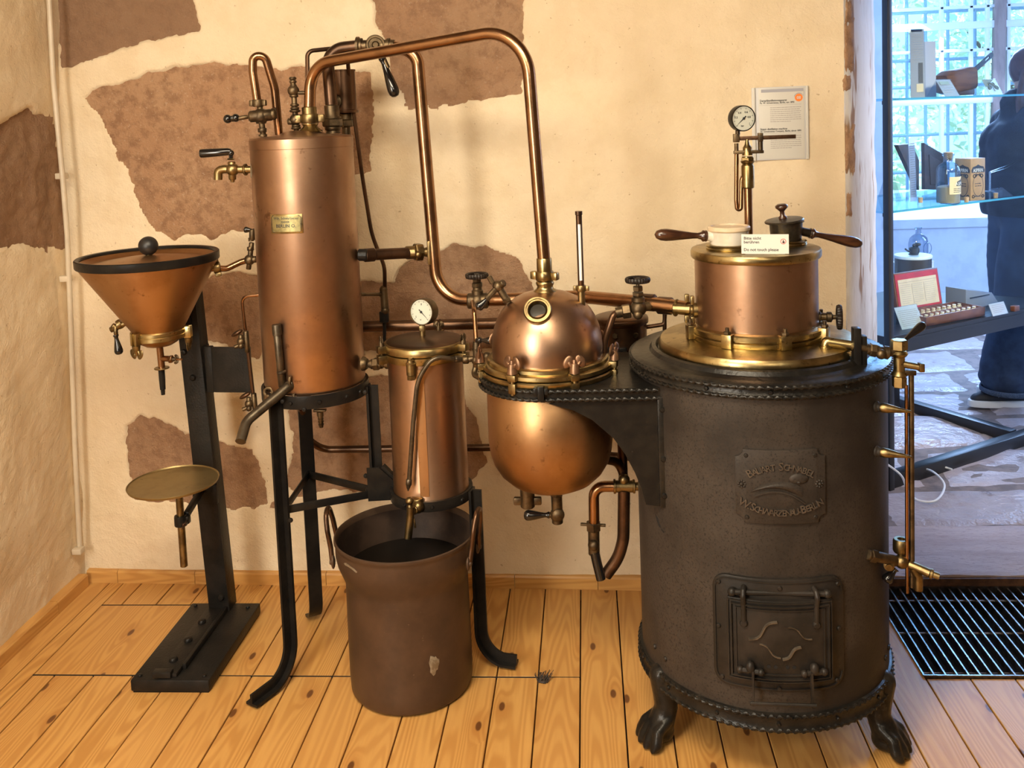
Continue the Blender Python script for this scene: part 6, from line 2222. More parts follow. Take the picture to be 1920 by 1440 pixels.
for (x, y, deg) in ((266, 645, -112), (352, 628, 10), (300, 620, 130)):
    a = math.radians(deg); d = V((math.cos(a), math.sin(a), 0)); w = V((-d.y, d.x, 0))
    c = V((xb, FYc, 0)) + d * .082
    R_ = Matrix((d, w, V((0, 0, 1)))).transposed()
    mb = MB(); mb.box(c + w * .008 + V((0, 0, .976)), (.020, .007, .034), R_, .0015); mb.box(c - w * .008 + V((0, 0, .976)), (.020, .007, .034), R_, .0015); mb.box(c - d * .004 + V((0, 0, .984)), (.016, .02, .012), R_, .001); mb.rod(c + V((0, 0, .942)), c + V((0, 0, .992)), .0052, 10)
    cl = mb.build('clamp', brass, fn)
    wing_nut(cl, c + V((0, 0, .958)), (0, 0, -1), .034, brass_dull, w)
# outlet stem with side screw
xs0 = at(300, 660, FYc).x
mb = MB(); mb.rod((xs0, FYc, .940), (xs0 + .002, FYc, at(303, 694, FYc).z), .0095, 16); sy0 = at(312, 672, FYc).z
mb.rod((xs0, FYc, sy0), (at(327, 672, FYc).x, FYc - .01, sy0 + .001), .0085, 14); mb.hexn((at(320, 672, FYc).x, FYc - .008, sy0), (1, -.2, 0), .0115, .010); mb.rod((at(325, 671, FYc).x, FYc - .01, sy0), (at(346, 671, FYc).x, FYc - .015, sy0), .0032, 8)
so = mb.build('outlet_stem', copper_pipe, fn)
wing_nut(so, (at(326, 671, FYc).x, FYc - .01, sy0), (1, -.2, 0), .019, bronze, (0, .2, 1))
mb = MB(); dz = at(303, 690, FYc).z; mb.lathe([(0, 0), (.020, 0), (.0215, .002), (.020, .004), (0, .0045)], (xs0 + .002, FYc, dz - .002), n=32)
mb.build('drip_disc', brass_dull, so)
mb = MB(); mb.lathe([(0, 0), (.0055, 0), (.006, .014), (.0078, .016), (.0088, .046), (.0088, .080), (0, .080)], (at(306, 740, FYc).x, FYc, at(306, 740, FYc).z), n=16); mb.build('nozzle', iron_black, so)
# cock on the cone's lower left
cy0 = FYc - .02
mb = MB(); e1, e2 = at(248, 598, cy0), at(207, 619, cy0 - .02)
d_ = (e2 - e1).normalized()
mb.rod(e1 + V((.02, 0, .006)), e2, .0085, 12); mb.hexn(at(240, 601, cy0), d_, .0135, .012); mb.lathe([(0, 0), (.0135, 0), (.0145, .003), (.0135, .012), (0, .012)], at(228, 606, cy0 - .008), d_, 16); mb.ball(at(216, 614, cy0 - .015), .0105, 12, 8)
mb.rod(at(216, 612, cy0 - .02), at(218, 630, cy0 - .022), .006, 10); mb.rod(at(210, 610, cy0 - .02), at(222, 617, cy0 - .01), .008, 10)
fc = mb.build('side_cock', brass_dull, fn, 50)
l0, l1 = at(217, 628, cy0 - .022), at(224, 665, cy0 - .024)
lever('lever_grip', l0, l1 - l0, (l1 - l0).length, .0120, bakelite, fc)
# union from the rim to the condenser cocks
uy = FYc + .04
mb = MB(); q0, q1, q2, q3 = at(378, 508, uy), at(400, 503, uy + .01), at(440, 498, uy + .04), at(470, 486, uy + .06)
mb.tube([q0, q1, at(425, 504, uy + .03), at(450, 492, uy + .05), q3], .0092, 12, .03); mb.lathe([(0, 0), (.014, 0), (.014, .005), (.010, .008), (.010, .012), (0, .012)], at(384, 507, uy), q1 - q0, 18)
un = mb.build('outlet_union', copper_pipe, fn)
mb = MB(); winged_union(mb, at(400, 503, uy + .01), q1 - q0, .0165, .020, (0, .1, 1), .6); mb.build('winged_nut', brass_dull, un)
vc = thing('side_cock_assembly', at(472, 480, 2.66), 'small brass cock with black tip fixed on the tall condenser behind the funnel outlet', 'cock')
vY = 2.655
mb = MB(); p = at(468, 487, vY); mb.ball(p, .016, 14, 10); mb.rod(at(466, 505, vY), at(472, 455, vY), .0075, 12); mb.hexn(at(470, 470, vY), (0, 0, 1), .010, .012); mb.rod(p, at(482, 486, vY), .010, 12); mb.lathe([(0, 0), (.008, 0), (.008, .01), (0, .01)], at(471, 452, vY), (0, 0, 1), 12); mb.rod(at(473, 450, vY), at(473, 430, vY), .009, 12)
vb_ = mb.build('body', bronze, vc, 50)
lever('lever_grip', at(476, 432, vY), at(452, 430, vY) - at(476, 432, vY), .030, .009, bakelite, vb_)

# ------------------------------------------------------------------ bucket
BX, BYc = -.527, 2.45
bk = thing('copper_bucket', (BX, BYc, 0), 'large brown copper bucket with two loop handles under the receiver tap', 'bucket')
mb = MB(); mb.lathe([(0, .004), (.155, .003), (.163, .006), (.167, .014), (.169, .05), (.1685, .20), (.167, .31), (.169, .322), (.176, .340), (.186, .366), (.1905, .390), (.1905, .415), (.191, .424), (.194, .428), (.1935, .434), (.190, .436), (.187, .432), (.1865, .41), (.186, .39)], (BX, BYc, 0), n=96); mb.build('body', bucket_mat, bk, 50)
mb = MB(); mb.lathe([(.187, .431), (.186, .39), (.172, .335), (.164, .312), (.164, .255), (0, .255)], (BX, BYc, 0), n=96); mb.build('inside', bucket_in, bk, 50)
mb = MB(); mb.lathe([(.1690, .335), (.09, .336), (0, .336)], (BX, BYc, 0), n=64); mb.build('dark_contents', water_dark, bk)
def loop_handle(deg, lean):
    a = math.radians(deg); u = V((math.cos(a), math.sin(a), 0)); w = V((-u.y, u.x, 0)); z = V((0, 0, 1))
    c = V((BX, BYc, .408)) + u * .192
    q = lambda s_, h, o: c + w * s_ + z * h + u * o
    W = .040
    path = [q(-W * 1.2, -.030, .002), q(-W, .004, .006), q(-W * .95, .05, .010 + lean * .5), q(-W * .6, .088, .012 + lean), q(0, .098, .012 + lean), q(W * .6, .088, .012 + lean), q(W * .95, .05, .010 + lean * .5), q(W, .004, .006), q(W * 1.2, -.030, .002)]
    mb = MB(); mb.tube(path, .0068, 12, .028); h = mb.build('loop_handle', bucket_mat if False else copper_dark, bk, 60)
    for s_ in (-1, 1):
        mb = MB(); mb.ball(q(s_ * W * 1.25, -.032, -.001), .016, 14, 8, (.35, .8, 1.2), Matrix((u, w, z)).transposed()); pz_ = mb.build('handle_plate', bucket_mat, h, 60)
        inst(rivet_bucket, 'rivet', h, frame(q(s_ * W * 1.25, -.032, .003), u) @ Matrix.Scale(1.2, 4))
loop_handle(-176, .006)
loop_handle(-8, .006)
a = math.radians(-70)
mb = MB()
for k, (dx_, dz_, r_) in enumerate(((0, 0, .016), (.003, .012, .012), (-.002, -.014, .013))):
    pass
def on_bucket(c):
    aa_ = math.radians(-58) + c.x / .168
    return V((BX + (.1686 + c.z) * math.cos(aa_), BYc + (.1686 + c.z) * math.sin(aa_), .135 + c.y))
pl = []
for k in range(18):
    t = 2 * math.pi * k / 18
    r_ = 1 + .16 * math.sin(3 * t + 1) + .10 * math.sin(7 * t)
    pl.append((.0135 * r_ * math.cos(t), .0255 * r_ * math.sin(t)))
mb = MB(); mb.prism(pl, I4, .0012, .0004); mb.map(on_bucket); mb.build('solder_patch', solder, bk)
pl = [(-.034, .004), (-.02, .009), (0, .006), (.018, .002), (.034, -.006), (.030, -.010), (.01, -.003), (-.01, 0), (-.03, -.001)]
mb = MB(); mb.prism([(x * .8, z * .8) for x, z in pl], I4, .001)
mb.map(lambda c: (lambda aa_: V((BX + (.1906 + c.z) * math.cos(aa_), BYc + (.1906 + c.z) * math.sin(aa_), .404 + c.y)))(math.radians(-128) + c.x / .19)); mb.build('rim_scrape', solder, bk)

# tuft of bristles lying on the boards
tf = fl(1018, 1279)
mb = MB(); r4 = random.Random(3)
for k in range(46):
    x0 = tf.x + r4.uniform(-.016, .014); y0 = tf.y + r4.uniform(-.010, .008)
    d_ = V((r4.uniform(-.010, .018), r4.uniform(.004, .020), r4.uniform(.006, .024)))
    mb.tube([V((x0, y0, .001)), V((x0, y0, .003)) + d_ * .5, V((x0, y0, .002)) + d_], .0009, 4)
mb.ball((tf.x, tf.y, .003), .012, 10, 6, (1.3, .7, .3))
mb.top('bristle_tuft', bristle_mat, (tf.x, tf.y, 0), 'small tuft of dark bristles lying on the floor boards', 'tuft')

# ------------------------------------------------------------------ placard on the wall
pa, pb_ = wall_pt(1409, 165, .006), wall_pt(1518, 298, .006)
pc_ = (pa + pb_) / 2
pw_, ph_ = pb_.x - pa.x, pa.z - pb_.z
pk = thing('wall_placard', (pc_.x, pc_.y + .012, pc_.z), 'white printed placard with an orange number disc on the plaster wall', 'placard')
yaw_ = math.atan2(-.04, 1)
Mk = Matrix.Translation(pc_) @ Matrix.Rotation(yaw_, 4, 'Z') @ Matrix.Rotation(math.radians(90), 4, 'X')
def kbox(c, s_, mat, name, par=pk):
    mb = MB(); mb.box(c, s_, None, min(s_) * .2); mb.map(lambda q: Mk @ q); return mb.build(name, mat, par)
kbox((0, 0, -.004), (pw_, ph_, .006), cool_card, 'back_board')
pp_ = kbox((.003, 0, .0005), (pw_ * .80, ph_ * .97, .0016), white_card, 'paper')
for sx_ in (-1, 1): kbox((sx_ * pw_ * .465 + (.0 if sx_ > 0 else 0), 0, .002), (pw_ * .045, ph_, .006), white_card, 'side_rail')
Z = .0015
kb_ = MB(); kb_.box((.006, ph_ * .45, Z), (pw_ * .74, ph_ * .042, .0003)); kb_.map(lambda q: Mk @ q); kb_.build('header_bar', bar_grey, pp_)
mb = MB(); mb.lathe([(.0118, 0), (0, .0004)], (pw_ * .325, ph_ * .345, Z), (0, 0, 1), 28); mb.map(lambda q: Mk @ q); mb.build('number_disc', orange, pp_)
mb = MB(); text_bm(mb, '08', .0125, Mk @ Matrix.Translation((pw_ * .325, ph_ * .345 - .0044, Z + .0006))); mb.build('number', white_card, pp_, 180)
mb = MB()
for (t0, t1) in ((60, 150), (30, 52)):
    for s_ in (0,):
        pts = [V((pw_ * .325 + .0138 * math.cos(math.radians(a_)), ph_ * .345 + .0138 * math.sin(math.radians(a_)), Z)) for a_ in range(20, 165, 12)]
mb.sweep([Mk @ p for p in pts], .0009, 6); mb.build('disc_arc', bar_grey, pp_)
lx = -pw_ * .36
for rows_ in ((('Dampfdestillationsapparat', .305, .0088), ('Fa. W. Schwarzenau, Berlin, um 1890', .275, .0078)), (('Steam distillation machine', -.085, .0088), ('W. Schwarzenau Company, Berlin, about 1890', -.115, .0074))):
    for txt, yy_, sz in rows_:
        mb = MB()
        text_bm(mb, txt, sz, Mk @ Matrix.Translation((lx, ph_ * yy_, Z + .0002)) @ Matrix.Diagonal((.88, 1, 1, 1)), 0, 'LEFT')
        mb.build('heading', ink, pp_, 180)
def word_lines(mb, M_, x0, x1, y, dy, n, h, rr, last=.7):
    """lines of print too small to read: word-long ticks"""
    for k in range(n):
        x = x0
        xe = x1 if k < n - 1 else x0 + (x1 - x0) * last
        while x < xe - h * 2:
            w = min(rr.uniform(1.6, 6.5) * h, xe - x)
            mb.bm.faces.new([mb.bm.verts.new(M_ @ V(q)) for q in ((x, y - k * dy, 0), (x + w, y - k * dy, 0), (x + w, y - k * dy + h, 0), (x, y - k * dy + h, 0))])
            x += w + h * .7
rt = random.Random(9)
mb = MB(); Mz = Mk @ Matrix.Translation((0, 0, Z + .0002))
word_lines(mb, Mz, -pw_ * .18, pw_ * .36, ph_ * .215, ph_ * .0275, 8, .0017, rt)
word_lines(mb, Mz, -pw_ * .18, pw_ * .36, -ph_ * .175, ph_ * .0275, 7, .0017, rt)
mb.build('small_print', ink_soft, pp_, 180)
mb = MB()
for yy_ in (.255, -.135):
    mb.box((.0, ph_ * yy_, Z), (pw_ * .74, .0006, .0003))
mb.map(lambda q: Mk @ q); mb.build('rule_line', ink_soft, pp_)
# ================================================================== BEYOND THE DOORWAY: the glass show case
UX, NF = V((.842, .539, 0)).normalized(), V((.539, -.842, 0)).normalized()
VP0 = V((1.165, 3.69, 0))
def onf(x, y, off=0.0):
    """pixel -> point on the plane of the show case front, set back by off"""
    r = ray(x, y); n = -NF
    p = VP0 + n * off
    return EYE + r * ((p - EYE).dot(n) / r.dot(n))
def MF(p, turn=0.0, lean=0.0):
    m = Matrix((UX, V((0, 0, 1)), NF)).transposed().to_4x4()
    m = m @ Matrix.Rotation(math.radians(turn), 4, 'Y') @ Matrix.Rotation(math.radians(-lean), 4, 'X')
    m.translation = V(p)
    return m
def fbox(M_, c, s_, mat, name, parent, bev=0.0):
    mb = MB(); mb.box(c, s_, None, bev); mb.map(lambda q: M_ @ q); return mb.build(name, mat, parent)

zd = onf(1740, 616, 0).z
z2 = onf(1676, 397, .03).z
z1 = onf(1684, 186, .03).z
vit = thing('glass_show_case', VP0, 'black framed glass show case with two glass shelves beyond the doorway', 'show case')
MFv = MF(VP0)
fbox(MFv, (0, 1.22, 0), (.027, 2.40, .027), white_metal, 'corner_post', vit, .002)
FLAT = lambda z_: MFv @ Matrix(((1, 0, 0, 0), (0, 0, 1, z_), (0, 1, 0, 0), (0, 0, 0, 1)))
mb = MB(); mb.prism([(-.012, .012), (1.75, .012), (1.75, -.15), (1.06, -.15), (.82, -.63), (-.012, -.63)], FLAT(zd - .072), .072); mb.build('deck', white_metal, vit)
fbox(MFv, (.87, zd - .02, .012), (1.72, .008, .01), white_metal, 'deck_trim', vit)
for z_, nm in ((z1, 'glass_shelf'), (z2, 'glass_shelf')):
    mb = MB(); mb.prism([(.02, -.03), (1.24, -.03), (1.25, -.15), (1.10, -.17), (.92, -.52), (.02, -.52)], FLAT(z_ - .004), .008); mb.build(nm, glass_edge, vit)
    mb = MB(); mb.box((.63, z_, -.0285), (1.18, .0085, .003)); mb.map(lambda q: MFv @ q); mb.build('shelf_edge', M('shelf_edge_blue', (.05, .30, .42), None, .15), vit)
    for x_ in (.045, 1.1):
        fbox(MFv, (x_, z_ - .012, -.05), (.014, .016, .02), white_metal, 'shelf_clip', vit, .002)
fbox(MFv, (.87, (zd + 2.35) / 2, 0.0), (1.70, 2.35 - zd, .004), glass, 'front_pane', vit)
fbox(MFv, (.0, (zd + 2.35) / 2, -.31), (.004, 2.35 - zd, .58), glass, 'side_pane', vit)
fbox(MFv, (.9, .052, -.02), (1.9, .055, .05), white_metal, 'foot_bar', vit, .003)
fbox(MFv, (.86, .058, -.60), (.05, .05, 1.10), white_metal, 'stretcher', vit, .003)
fbox(MFv, (.0, (.03 + zd) / 2 - .03, -.01), (.027, zd - .10, .027), white_metal, 'front_leg', vit, .002)
fbox(MFv, (1.72, (.03 + zd) / 2 - .03, -.01), (.027, zd - .10, .027), white_metal, 'front_leg', vit, .002)
fbox(MFv, (.74, (.03 + zd) / 2, -.60), (.05, zd - .09, .05), white_metal, 'back_leg', vit, .002)

PXM = 3.95 / F_PX
rv_ = random.Random(31)
def lines_on(M_, x0, x1, y, dy, n, h, name, parent, mat=None):
    mb = MB(); word_lines(mb, M_, x0, x1, y, dy, n, h, rv_); return mb.build(name, mat or ink_soft, parent, 180)
def card(name, base, w, h, lean, turn, label, cat='card', mat=None, acr=True, lines=6, group=None):
    M_ = MF(base, turn, lean)
    t = thing(name, base, label, cat, group)
    fbox(M_, (0, h / 2, 0), (w, h, .002), mat or white_card, 'card', t)
    if acr:
        fbox(M_, (0, h / 2, .002), (w + .006, h + .006, .0016), acrylic, 'acrylic_front', t)
        M2 = MF(V(base) - NF * (h * math.sin(math.radians(lean)) * 2 + .002), turn, -lean)
        fbox(M2, (0, h / 2, 0), (w + .006, h + .006, .0016), acrylic, 'acrylic_back', t)
    if lines: lines_on(M_ @ Matrix.Translation((0, 0, .0031)), -w * .42, w * .42, h * .80, h * .8 / (lines + .5), lines, h * .3 / (lines + 2), 'small_print', t)
    return t, M_

# ---- upper shelf
b = onf(1721, 170, .16); b.z = z1 + .005
t, M_ = card('reading_stand', b, .058, (170 - 42) * PXM * .98, 2, -30, 'tall narrow text panel standing by the end of the upper glass shelf', 'panel', M('panel_lilac', (.50, .47, .52), None, .5), True, 0)
h_ = (170 - 42) * PXM * .98
lines_on(M_ @ Matrix.Translation((0, 0, .0031)), -.022, .022, h_ * .92, .0095, 13, .0026, 'small_print', t)
fbox(M_, (.012, h_ * .36, .0032), (.018, h_ * .30, .0006), ink, 'dark_photo', t)
fbox(M_, (.008, h_ * .14, .0032), (.028, h_ * .12, .0006), tan_card, 'tan_photo', t)
b = onf(1743, 167, .20); b.z = z1 + .005
t, M_ = card('grey_board', b, .056, (167 - 62) * PXM, 2, -30, 'plain grey panel standing behind the tall text panel', 'panel', M('panel_grey', (.42, .43, .50), None, .6), False, 0)
b = onf(1790, 172, .20); b.z = z1 + .005
wm = thing('wooden_mould', b, 'brown wooden block with rounded back and dark metal strap, on the upper glass shelf', 'block')
M_ = MF(b + V((0, 0, .062)), 0, 0) @ Matrix.Rotation(math.radians(7), 4, 'Z')
mb = MB()
rows = []
for i in range(17):
    t_ = i / 16
    x = -.095 + .19 * t_
    hh = .050 * (.72 + .35 * min(1, t_ * 4) - .06 * math.sin(t_ * 3.1)) * (1 if t_ < .93 else .93)
    row = []
    for k in range(20):
        a = 2 * math.pi * k / 20
        cx_2, sy_2 = math.cos(a), math.sin(a)
        e = .45
        row.append(M_ @ V((x + (.006 * sy_2), hh * math.copysign(abs(sy_2) ** e, sy_2) + .004, .045 * math.copysign(abs(cx_2) ** e, cx_2) * (.8 + .2 * min(1, t_ * 5)))))
    rows.append(row)
vs = mb.grid(rows, True); mb.bm.faces.new(vs[0][::-1]); mb.bm.faces.new(vs[-1])
mb.build('block', mould_wood, wm, 50)
fbox(MF(b, 0, 0), (.035, .022, .0), (.11, .036, .07), M('wood_dark_base', (.07, .028, .014), None, .6), 'base_piece', wm, .006)
sa, sb_ = onf(1826, 132, .23), onf(1860, 101, .23)
mb = MB(); L_ = (sb_ - sa).length; ang_ = math.atan2((sb_ - sa).z, (sb_ - sa).dot(UX))
Ms = MF((sa + sb_) / 2) @ Matrix.Rotation(ang_, 4, 'Z')
mb.prism(rounded(-L_ / 2, -.011, L_ / 2, .011, .008), Ms, .005, 0, (rounded(L_ * .08, -.004, L_ * .32, .004, .003),)); mb.build('metal_strap', iron_black, wm)
mb = MB(); p_ = onf(1838, 122, .235); mb.rod(p_, p_ + UX * .022 + V((0, 0, .002)), .009, 12); mb.build('cork_stub', cork, wm)
b = onf(1786, 176, .07); b.z = z1 + .005
t, M_ = card('caption_card', b, .105, .082, 32, 6, 'white caption card with a green strip, leaning on the upper glass shelf', 'card', None, True, 5)
fbox(M_, (-.008, .064, .0032), (.066, .016, .0006), M('print_green', (.22, .27, .18), None, .5), 'green_strip', t)
b = onf(1868, 172, .07); b.z = z1 + .005
t, M_ = card('yellow_card', b, .100, .075, 28, 6, 'yellow ornamented card in a clear stand on the upper glass shelf', 'card', M('card_yellow', (.52, .44, .20), None, .5), True, 0)
mb = MB()
for sx_ in (-1, 1):
    for k in range(3): mb.torus((sx_ * (.013 + .009 * k), .040 + .010 * math.cos(k * 2), .0034), (0, 0, 1), .008, .0022, 14, 6)
mb.box((0, .030, .0034), (.006, .030, .0006)); mb.map(lambda q: M_ @ q); mb.build('ornament', M('print_olive', (.16, .19, .15), None, .5), t, 60)

# ---- lower shelf
def on2(x, y, z=None):
    p = fl(x, y, (z2 if z is None else z) + .0045)
    p.z = (z2 if z is None else z) + .0045
    return p
b = on2(1722, 364)
ob = thing('dark_open_case', b, 'dark open case standing on edge behind the narrow text strip', 'case')
Mo = MF(b - NF * .045)
for pl, tk, nm in (([(1727, 268), (1768, 292), (1772, 357), (1728, 355)], .018, 'cover'), ([(1676, 272), (1703, 269), (1716, 300), (1716, 356), (1705, 335)], .022, 'folded_cover'), ([(1735, 290), (1758, 303), (1762, 348), (1738, 346)], .022, 'inner_lining')):
    q = [Mo.inverted() @ onf(x, y, (b - VP0).dot(-NF) + .045) for x, y in pl]
    mb = MB(); mb.prism([(v.x, max(v.y, .0)) for v in q], Mo, tk, .002); mb.build(nm, book_dark if nm != 'inner_lining' else M('case_inner', (.05, .034, .03), None, .5), ob)
b = on2(1713, 377)
t, M_ = card('text_strip', b, .056, .27, 2, 14, 'narrow lilac text strip upright in a clear holder on the lower glass shelf', 'panel', M('strip_lilac', (.42, .39, .44), None, .5), True, 0)
lines_on(M_ @ Matrix.Translation((0, 0, .0031)), -.022, .022, .245, .0098, 23, .003, 'small_print', t, ink_grey)
b = on2(1685, 372)
t = thing('clear_holder', b, 'empty clear folded holder at the end of the lower glass shelf', 'holder')
fbox(MF(b, 20, 18), (0, .085, 0), (.06, .17, .002), acrylic, 'front_sheet', t); fbox(MF(b - NF * .1, 20, -18), (0, .085, 0), (.06, .17, .002), acrylic, 'back_sheet', t)
# corked bottle
b = on2(1778, 381)
bt = thing('corked_bottle', b, 'clear corked bottle of yellowish powder with a printed tan label', 'bottle')
Hb = .215
mb = MB(); mb.lathe([(0, 0), (.042, 0), (.0465, .004), (.0465, .135), (.044, .150), (.034, .162), (.022, .169), (.0195, .175), (.0195, .196), (.024, .199), (.024, .207), (.019, .209), (.0165, .207), (.0165, .175)], b, n=40); mb.build('glass_body', glass_bottle, bt, 50)
mb = MB(); mb.lathe([(0, .003), (.0445, .004), (.0445, .068), (.03, .074), (0, .076)], b, n=32); mb.build('powder', powder, bt, 50)
mb = MB(); mb.lathe([(0, .178), (.016, .178), (.0185, .212), (.0, .214)], b, n=20); mb.build('cork', cork, bt)
def on_bottle(c):
    a = math.radians(-62) + c.x / .0475
    return V((b.x + (.0475 + c.z) * math.cos(a), b.y + (.0475 + c.z) * math.sin(a), b.z + c.y))
mb = MB(); mb.prism([(-.036, .040), (.052, .040), (.052, .112), (-.036, .112)], I4, .0005); mb.slices(.008); mb.map(on_bottle); lb = mb.build('label', tan_card, bt)
mb = MB(); mb.prism([(-.008, .074), (.050, .074), (.050, .094), (.035, .100), (.026, .108), (.018, .100), (-.004, .092)], Matrix.Translation((0, 0, .0006)), .0003); mb.slices(.008); mb.map(on_bottle); mb.build('label_band', ink, lb)
mb = MB(); text_bm(mb, 'ASPIRIN', .019, Matrix.Translation((.020, .077, .0012))); mb.map(on_bottle); mb.build('lettering', white_card, lb, 180)
mb = MB(); word_lines(mb, Matrix.Translation((0, 0, .0009)), -.02, .044, .062, .007, 3, .0022, rv_); mb.map(on_bottle); mb.build('small_print', ink, lb, 180)
# printed carton
b = on2(1822, 377)
cb = thing('printed_carton', b, 'tan printed carton with black lettering bands, corner towards the doorway', 'box')
aw, hb_ = .082, .178
yaw2 = math.radians(6)
Rc = Matrix.Rotation(yaw2 + math.radians(45) - .75, 4, 'Z')
cx0 = fl(1820, 377.3, z2 + .004)
cdir = V((cx0.x, cx0.y, 0)).normalized()           # away from the camera
e1 = (Matrix.Rotation(math.radians(48), 3, 'Z') @ cdir); e2 = (Matrix.Rotation(math.radians(-42), 3, 'Z') @ cdir)
corner = V((cx0.x, cx0.y, z2 + .0045))
cen = corner + e1 * aw / 2 + e2 * aw / 2
mb = MB(); mb.box(cen + V((0, 0, hb_ / 2)), (aw, aw, hb_), Matrix((e1, e2, V((0, 0, 1)))).transposed(), .001); mb.build('carton', M('carton_tan', (.40, .235, .10), (.34, .20, .085), .55, 0, 20), cb)
for (e, nrm_, off_) in ((e2, -e1, 0), (e1, -e2, 0)):
    xdir = V((0, 0, 1)).cross(nrm_)
    cface = corner + e * aw / 2
    Mc = Matrix((xdir, V((0, 0, 1)), nrm_)).transposed().to_4x4(); Mc.translation = cface + nrm_ * .0006
    mb = MB(); mb.prism([(-.036, .118), (.036, .118), (.038, .128), (.030, .142), (.012, .146), (0, .152), (-.012, .146), (-.030, .142), (-.038, .128)], Mc, .0003); mb.build('black_band', ink, cb)
    mb = MB(); text_bm(mb, 'ASPIRIN', .0185, Mc @ Matrix.Translation((0, .121, .0006)) @ Matrix.Diagonal((.86, 1.1, 1, 1))); mb.build('lettering', white_card, cb, 180)
    mb = MB()
    rows = [[V((math.cos(2 * math.pi * k / 28) * r_ * .030, .064 + math.sin(2 * math.pi * k / 28) * r_ * .048, .0002)) for k in range(28)] for r_ in (1.0, .93)]
    mb.grid(rows)
    for sx_ in (-1, 1):
        mb.torus((sx_ * .020, .104, .0002), (0, 0, 1), .007, .002, 12, 6); mb.torus((sx_ * .027, .018, .0002), (0, 0, 1), .006, .002, 12, 6); mb.torus((sx_ * .010, .108, .0002), (0, 0, 1), .005, .0016, 12, 6)
    word_lines(mb, Matrix.Translation((0, 0, .0004)), -.018, .018, .070, .010, 2, .003, rv_, 1)
    word_lines(mb, Matrix.Translation((0, 0, .0004)), -.020, .022, .016, .010, 1, .004, rv_, 1)
    mb.map(lambda q: Mc @ q); mb.build('ornament', ink, cb, 180)
pegs = ('cork peg by the foot of the text strip on the lower shelf', 'cork peg before the corner of the printed carton', 'cork peg past the printed carton beside the clear easel')
for (x, y), lab in zip(((1726, 380), (1812, 379), (1867, 371)), pegs):
    p_ = on2(x, y)
    mb = MB(); mb.lathe([(0, 0), (.0085, 0), (.0095, .022), (0, .0225)], p_, n=16); mb.top('cork_peg', cork, p_, 'small tan ' + lab, 'peg', 'cork pegs on the glass shelf')
b = on2(1886, 369)
t = thing('clear_easel', b, 'low clear easel lying behind the last cork peg', 'holder')
fbox(MF(b, 0, 55), (0, .03, 0), (.10, .06, .002), acrylic, 'front_sheet', t); fbox(MF(b - NF * .05, 0, 0), (0, .012, 0), (.10, .024, .002), acrylic, 'back_sheet', t)
g0, g1 = on2(1852, 345), onf(1918, 296, .30)
mb = MB(); z0_ = z2 + .08
pt = onf(1856, 322, .25)
mb.tube([pt, (pt + g1) / 2 + V((0, 0, -.004)), g1], .003, 8); mb.tube([pt + V((0, 0, -.006)), (pt + g1) / 2 + V((0, 0, -.016)), g1 + V((0, 0, -.002))], .003, 8)
mb.rod(V((pt.x, pt.y, z2 + .004)), V((pt.x, pt.y, pt.z)), .004, 10); mb.rod(V((pt.x - .0, pt.y, z2 + .004)), V((pt.x, pt.y, z2 + .008)), .02, 16)
mb.top('metal_tongs', M('steel_bright', (.55, .58, .62), None, .25, 1), V((pt.x, pt.y, z2 + .004)), 'slim bright metal tongs on a rest behind the printed carton', 'tongs')

# ---- deck of the case
def ond(x, y):
    p = fl(x, y, zd + .001); p.z = zd + .001
    return p
b = ond(1722, 606)
mc = thing('medicine_case', b, 'open brown medicine case with red edged lid holding a printed list', 'case')
TW, TD = .285, .15
xdir = (ond(1845, 592) - ond(1738, 612)).normalized(); ydir = V((-xdir.y, xdir.x, 0))
Mm = Matrix((xdir, ydir, V((0, 0, 1)))).transposed().to_4x4(); Mm.translation = ond(1736, 613)
TW = (ond(1846, 592) - ond(1736, 613)).length
def mbx(c, s_, mat, name, par=mc, bev=.001):
    mb = MB(); mb.box(c, s_, None, bev); mb.map(lambda q: Mm @ q); return mb.build(name, mat, par)
tray = mbx((TW / 2, TD / 2, .006), (TW, TD, .010), case_brown, 'tray')
for c, s_ in (((TW / 2, .003, .02), (TW, .006, .038)), ((TW / 2, TD - .003, .02), (TW, .006, .038)), ((.003, TD / 2, .02), (.006, TD, .038)), ((TW - .003, TD / 2, .02), (.006, TD, .038)), ((TW / 2, TD / 2, .018), (TW, .004, .03))):
    mbx(c, s_, case_brown, 'side', tray)
lh = (590 - 520) * PXM * 1.02
LWl = .27
Mm_b = Mm.copy()
lidm = Mm @ Matrix.Translation((-.045, TD, .034)) @ Matrix.Rotation(math.radians(104), 4, 'X')
lidm = Mm @ Matrix.Translation((.012, TD, .034)) @ Matrix.Rotation(math.radians(80), 4, 'X')
def lbx(c, s_, mat, name, par=mc, bev=.0):
    mb = MB(); mb.box(c, s_, None, bev); mb.map(lambda q: lidm @ q); return mb.build(name, mat, par)
lid_ = lbx((LWl / 2, lh / 2, -.012), (LWl, lh, .022), case_brown, 'lid', mc, .002)
lbx((LWl / 2, lh / 2, .0002), (LWl - .014, lh - .012, .002), leather_red, 'red_lining', lid_)
lbx((LWl / 2, lh / 2 - .008, .0016), (LWl - .040, lh - .044, .001), M('paper_aged', (.56, .46, .33), (.50, .40, .28), .6, 0, 12), 'list_sheet', lid_)
mb = MB(); Ml = lidm @ Matrix.Translation((0, 0, .0024))
for c_ in range(3): word_lines(mb, Ml, .030 + c_ * .072, .030 + c_ * .072 + .058, lh * .66, .0085, 10, .002, rv_)
mb.build('printed_list', ink_soft, lid_, 180)
mb = MB()
for c_ in (1, 2): mb.box((.026 + c_ * .072, lh * .42, .0024), (.0012, lh * .52, .0004))
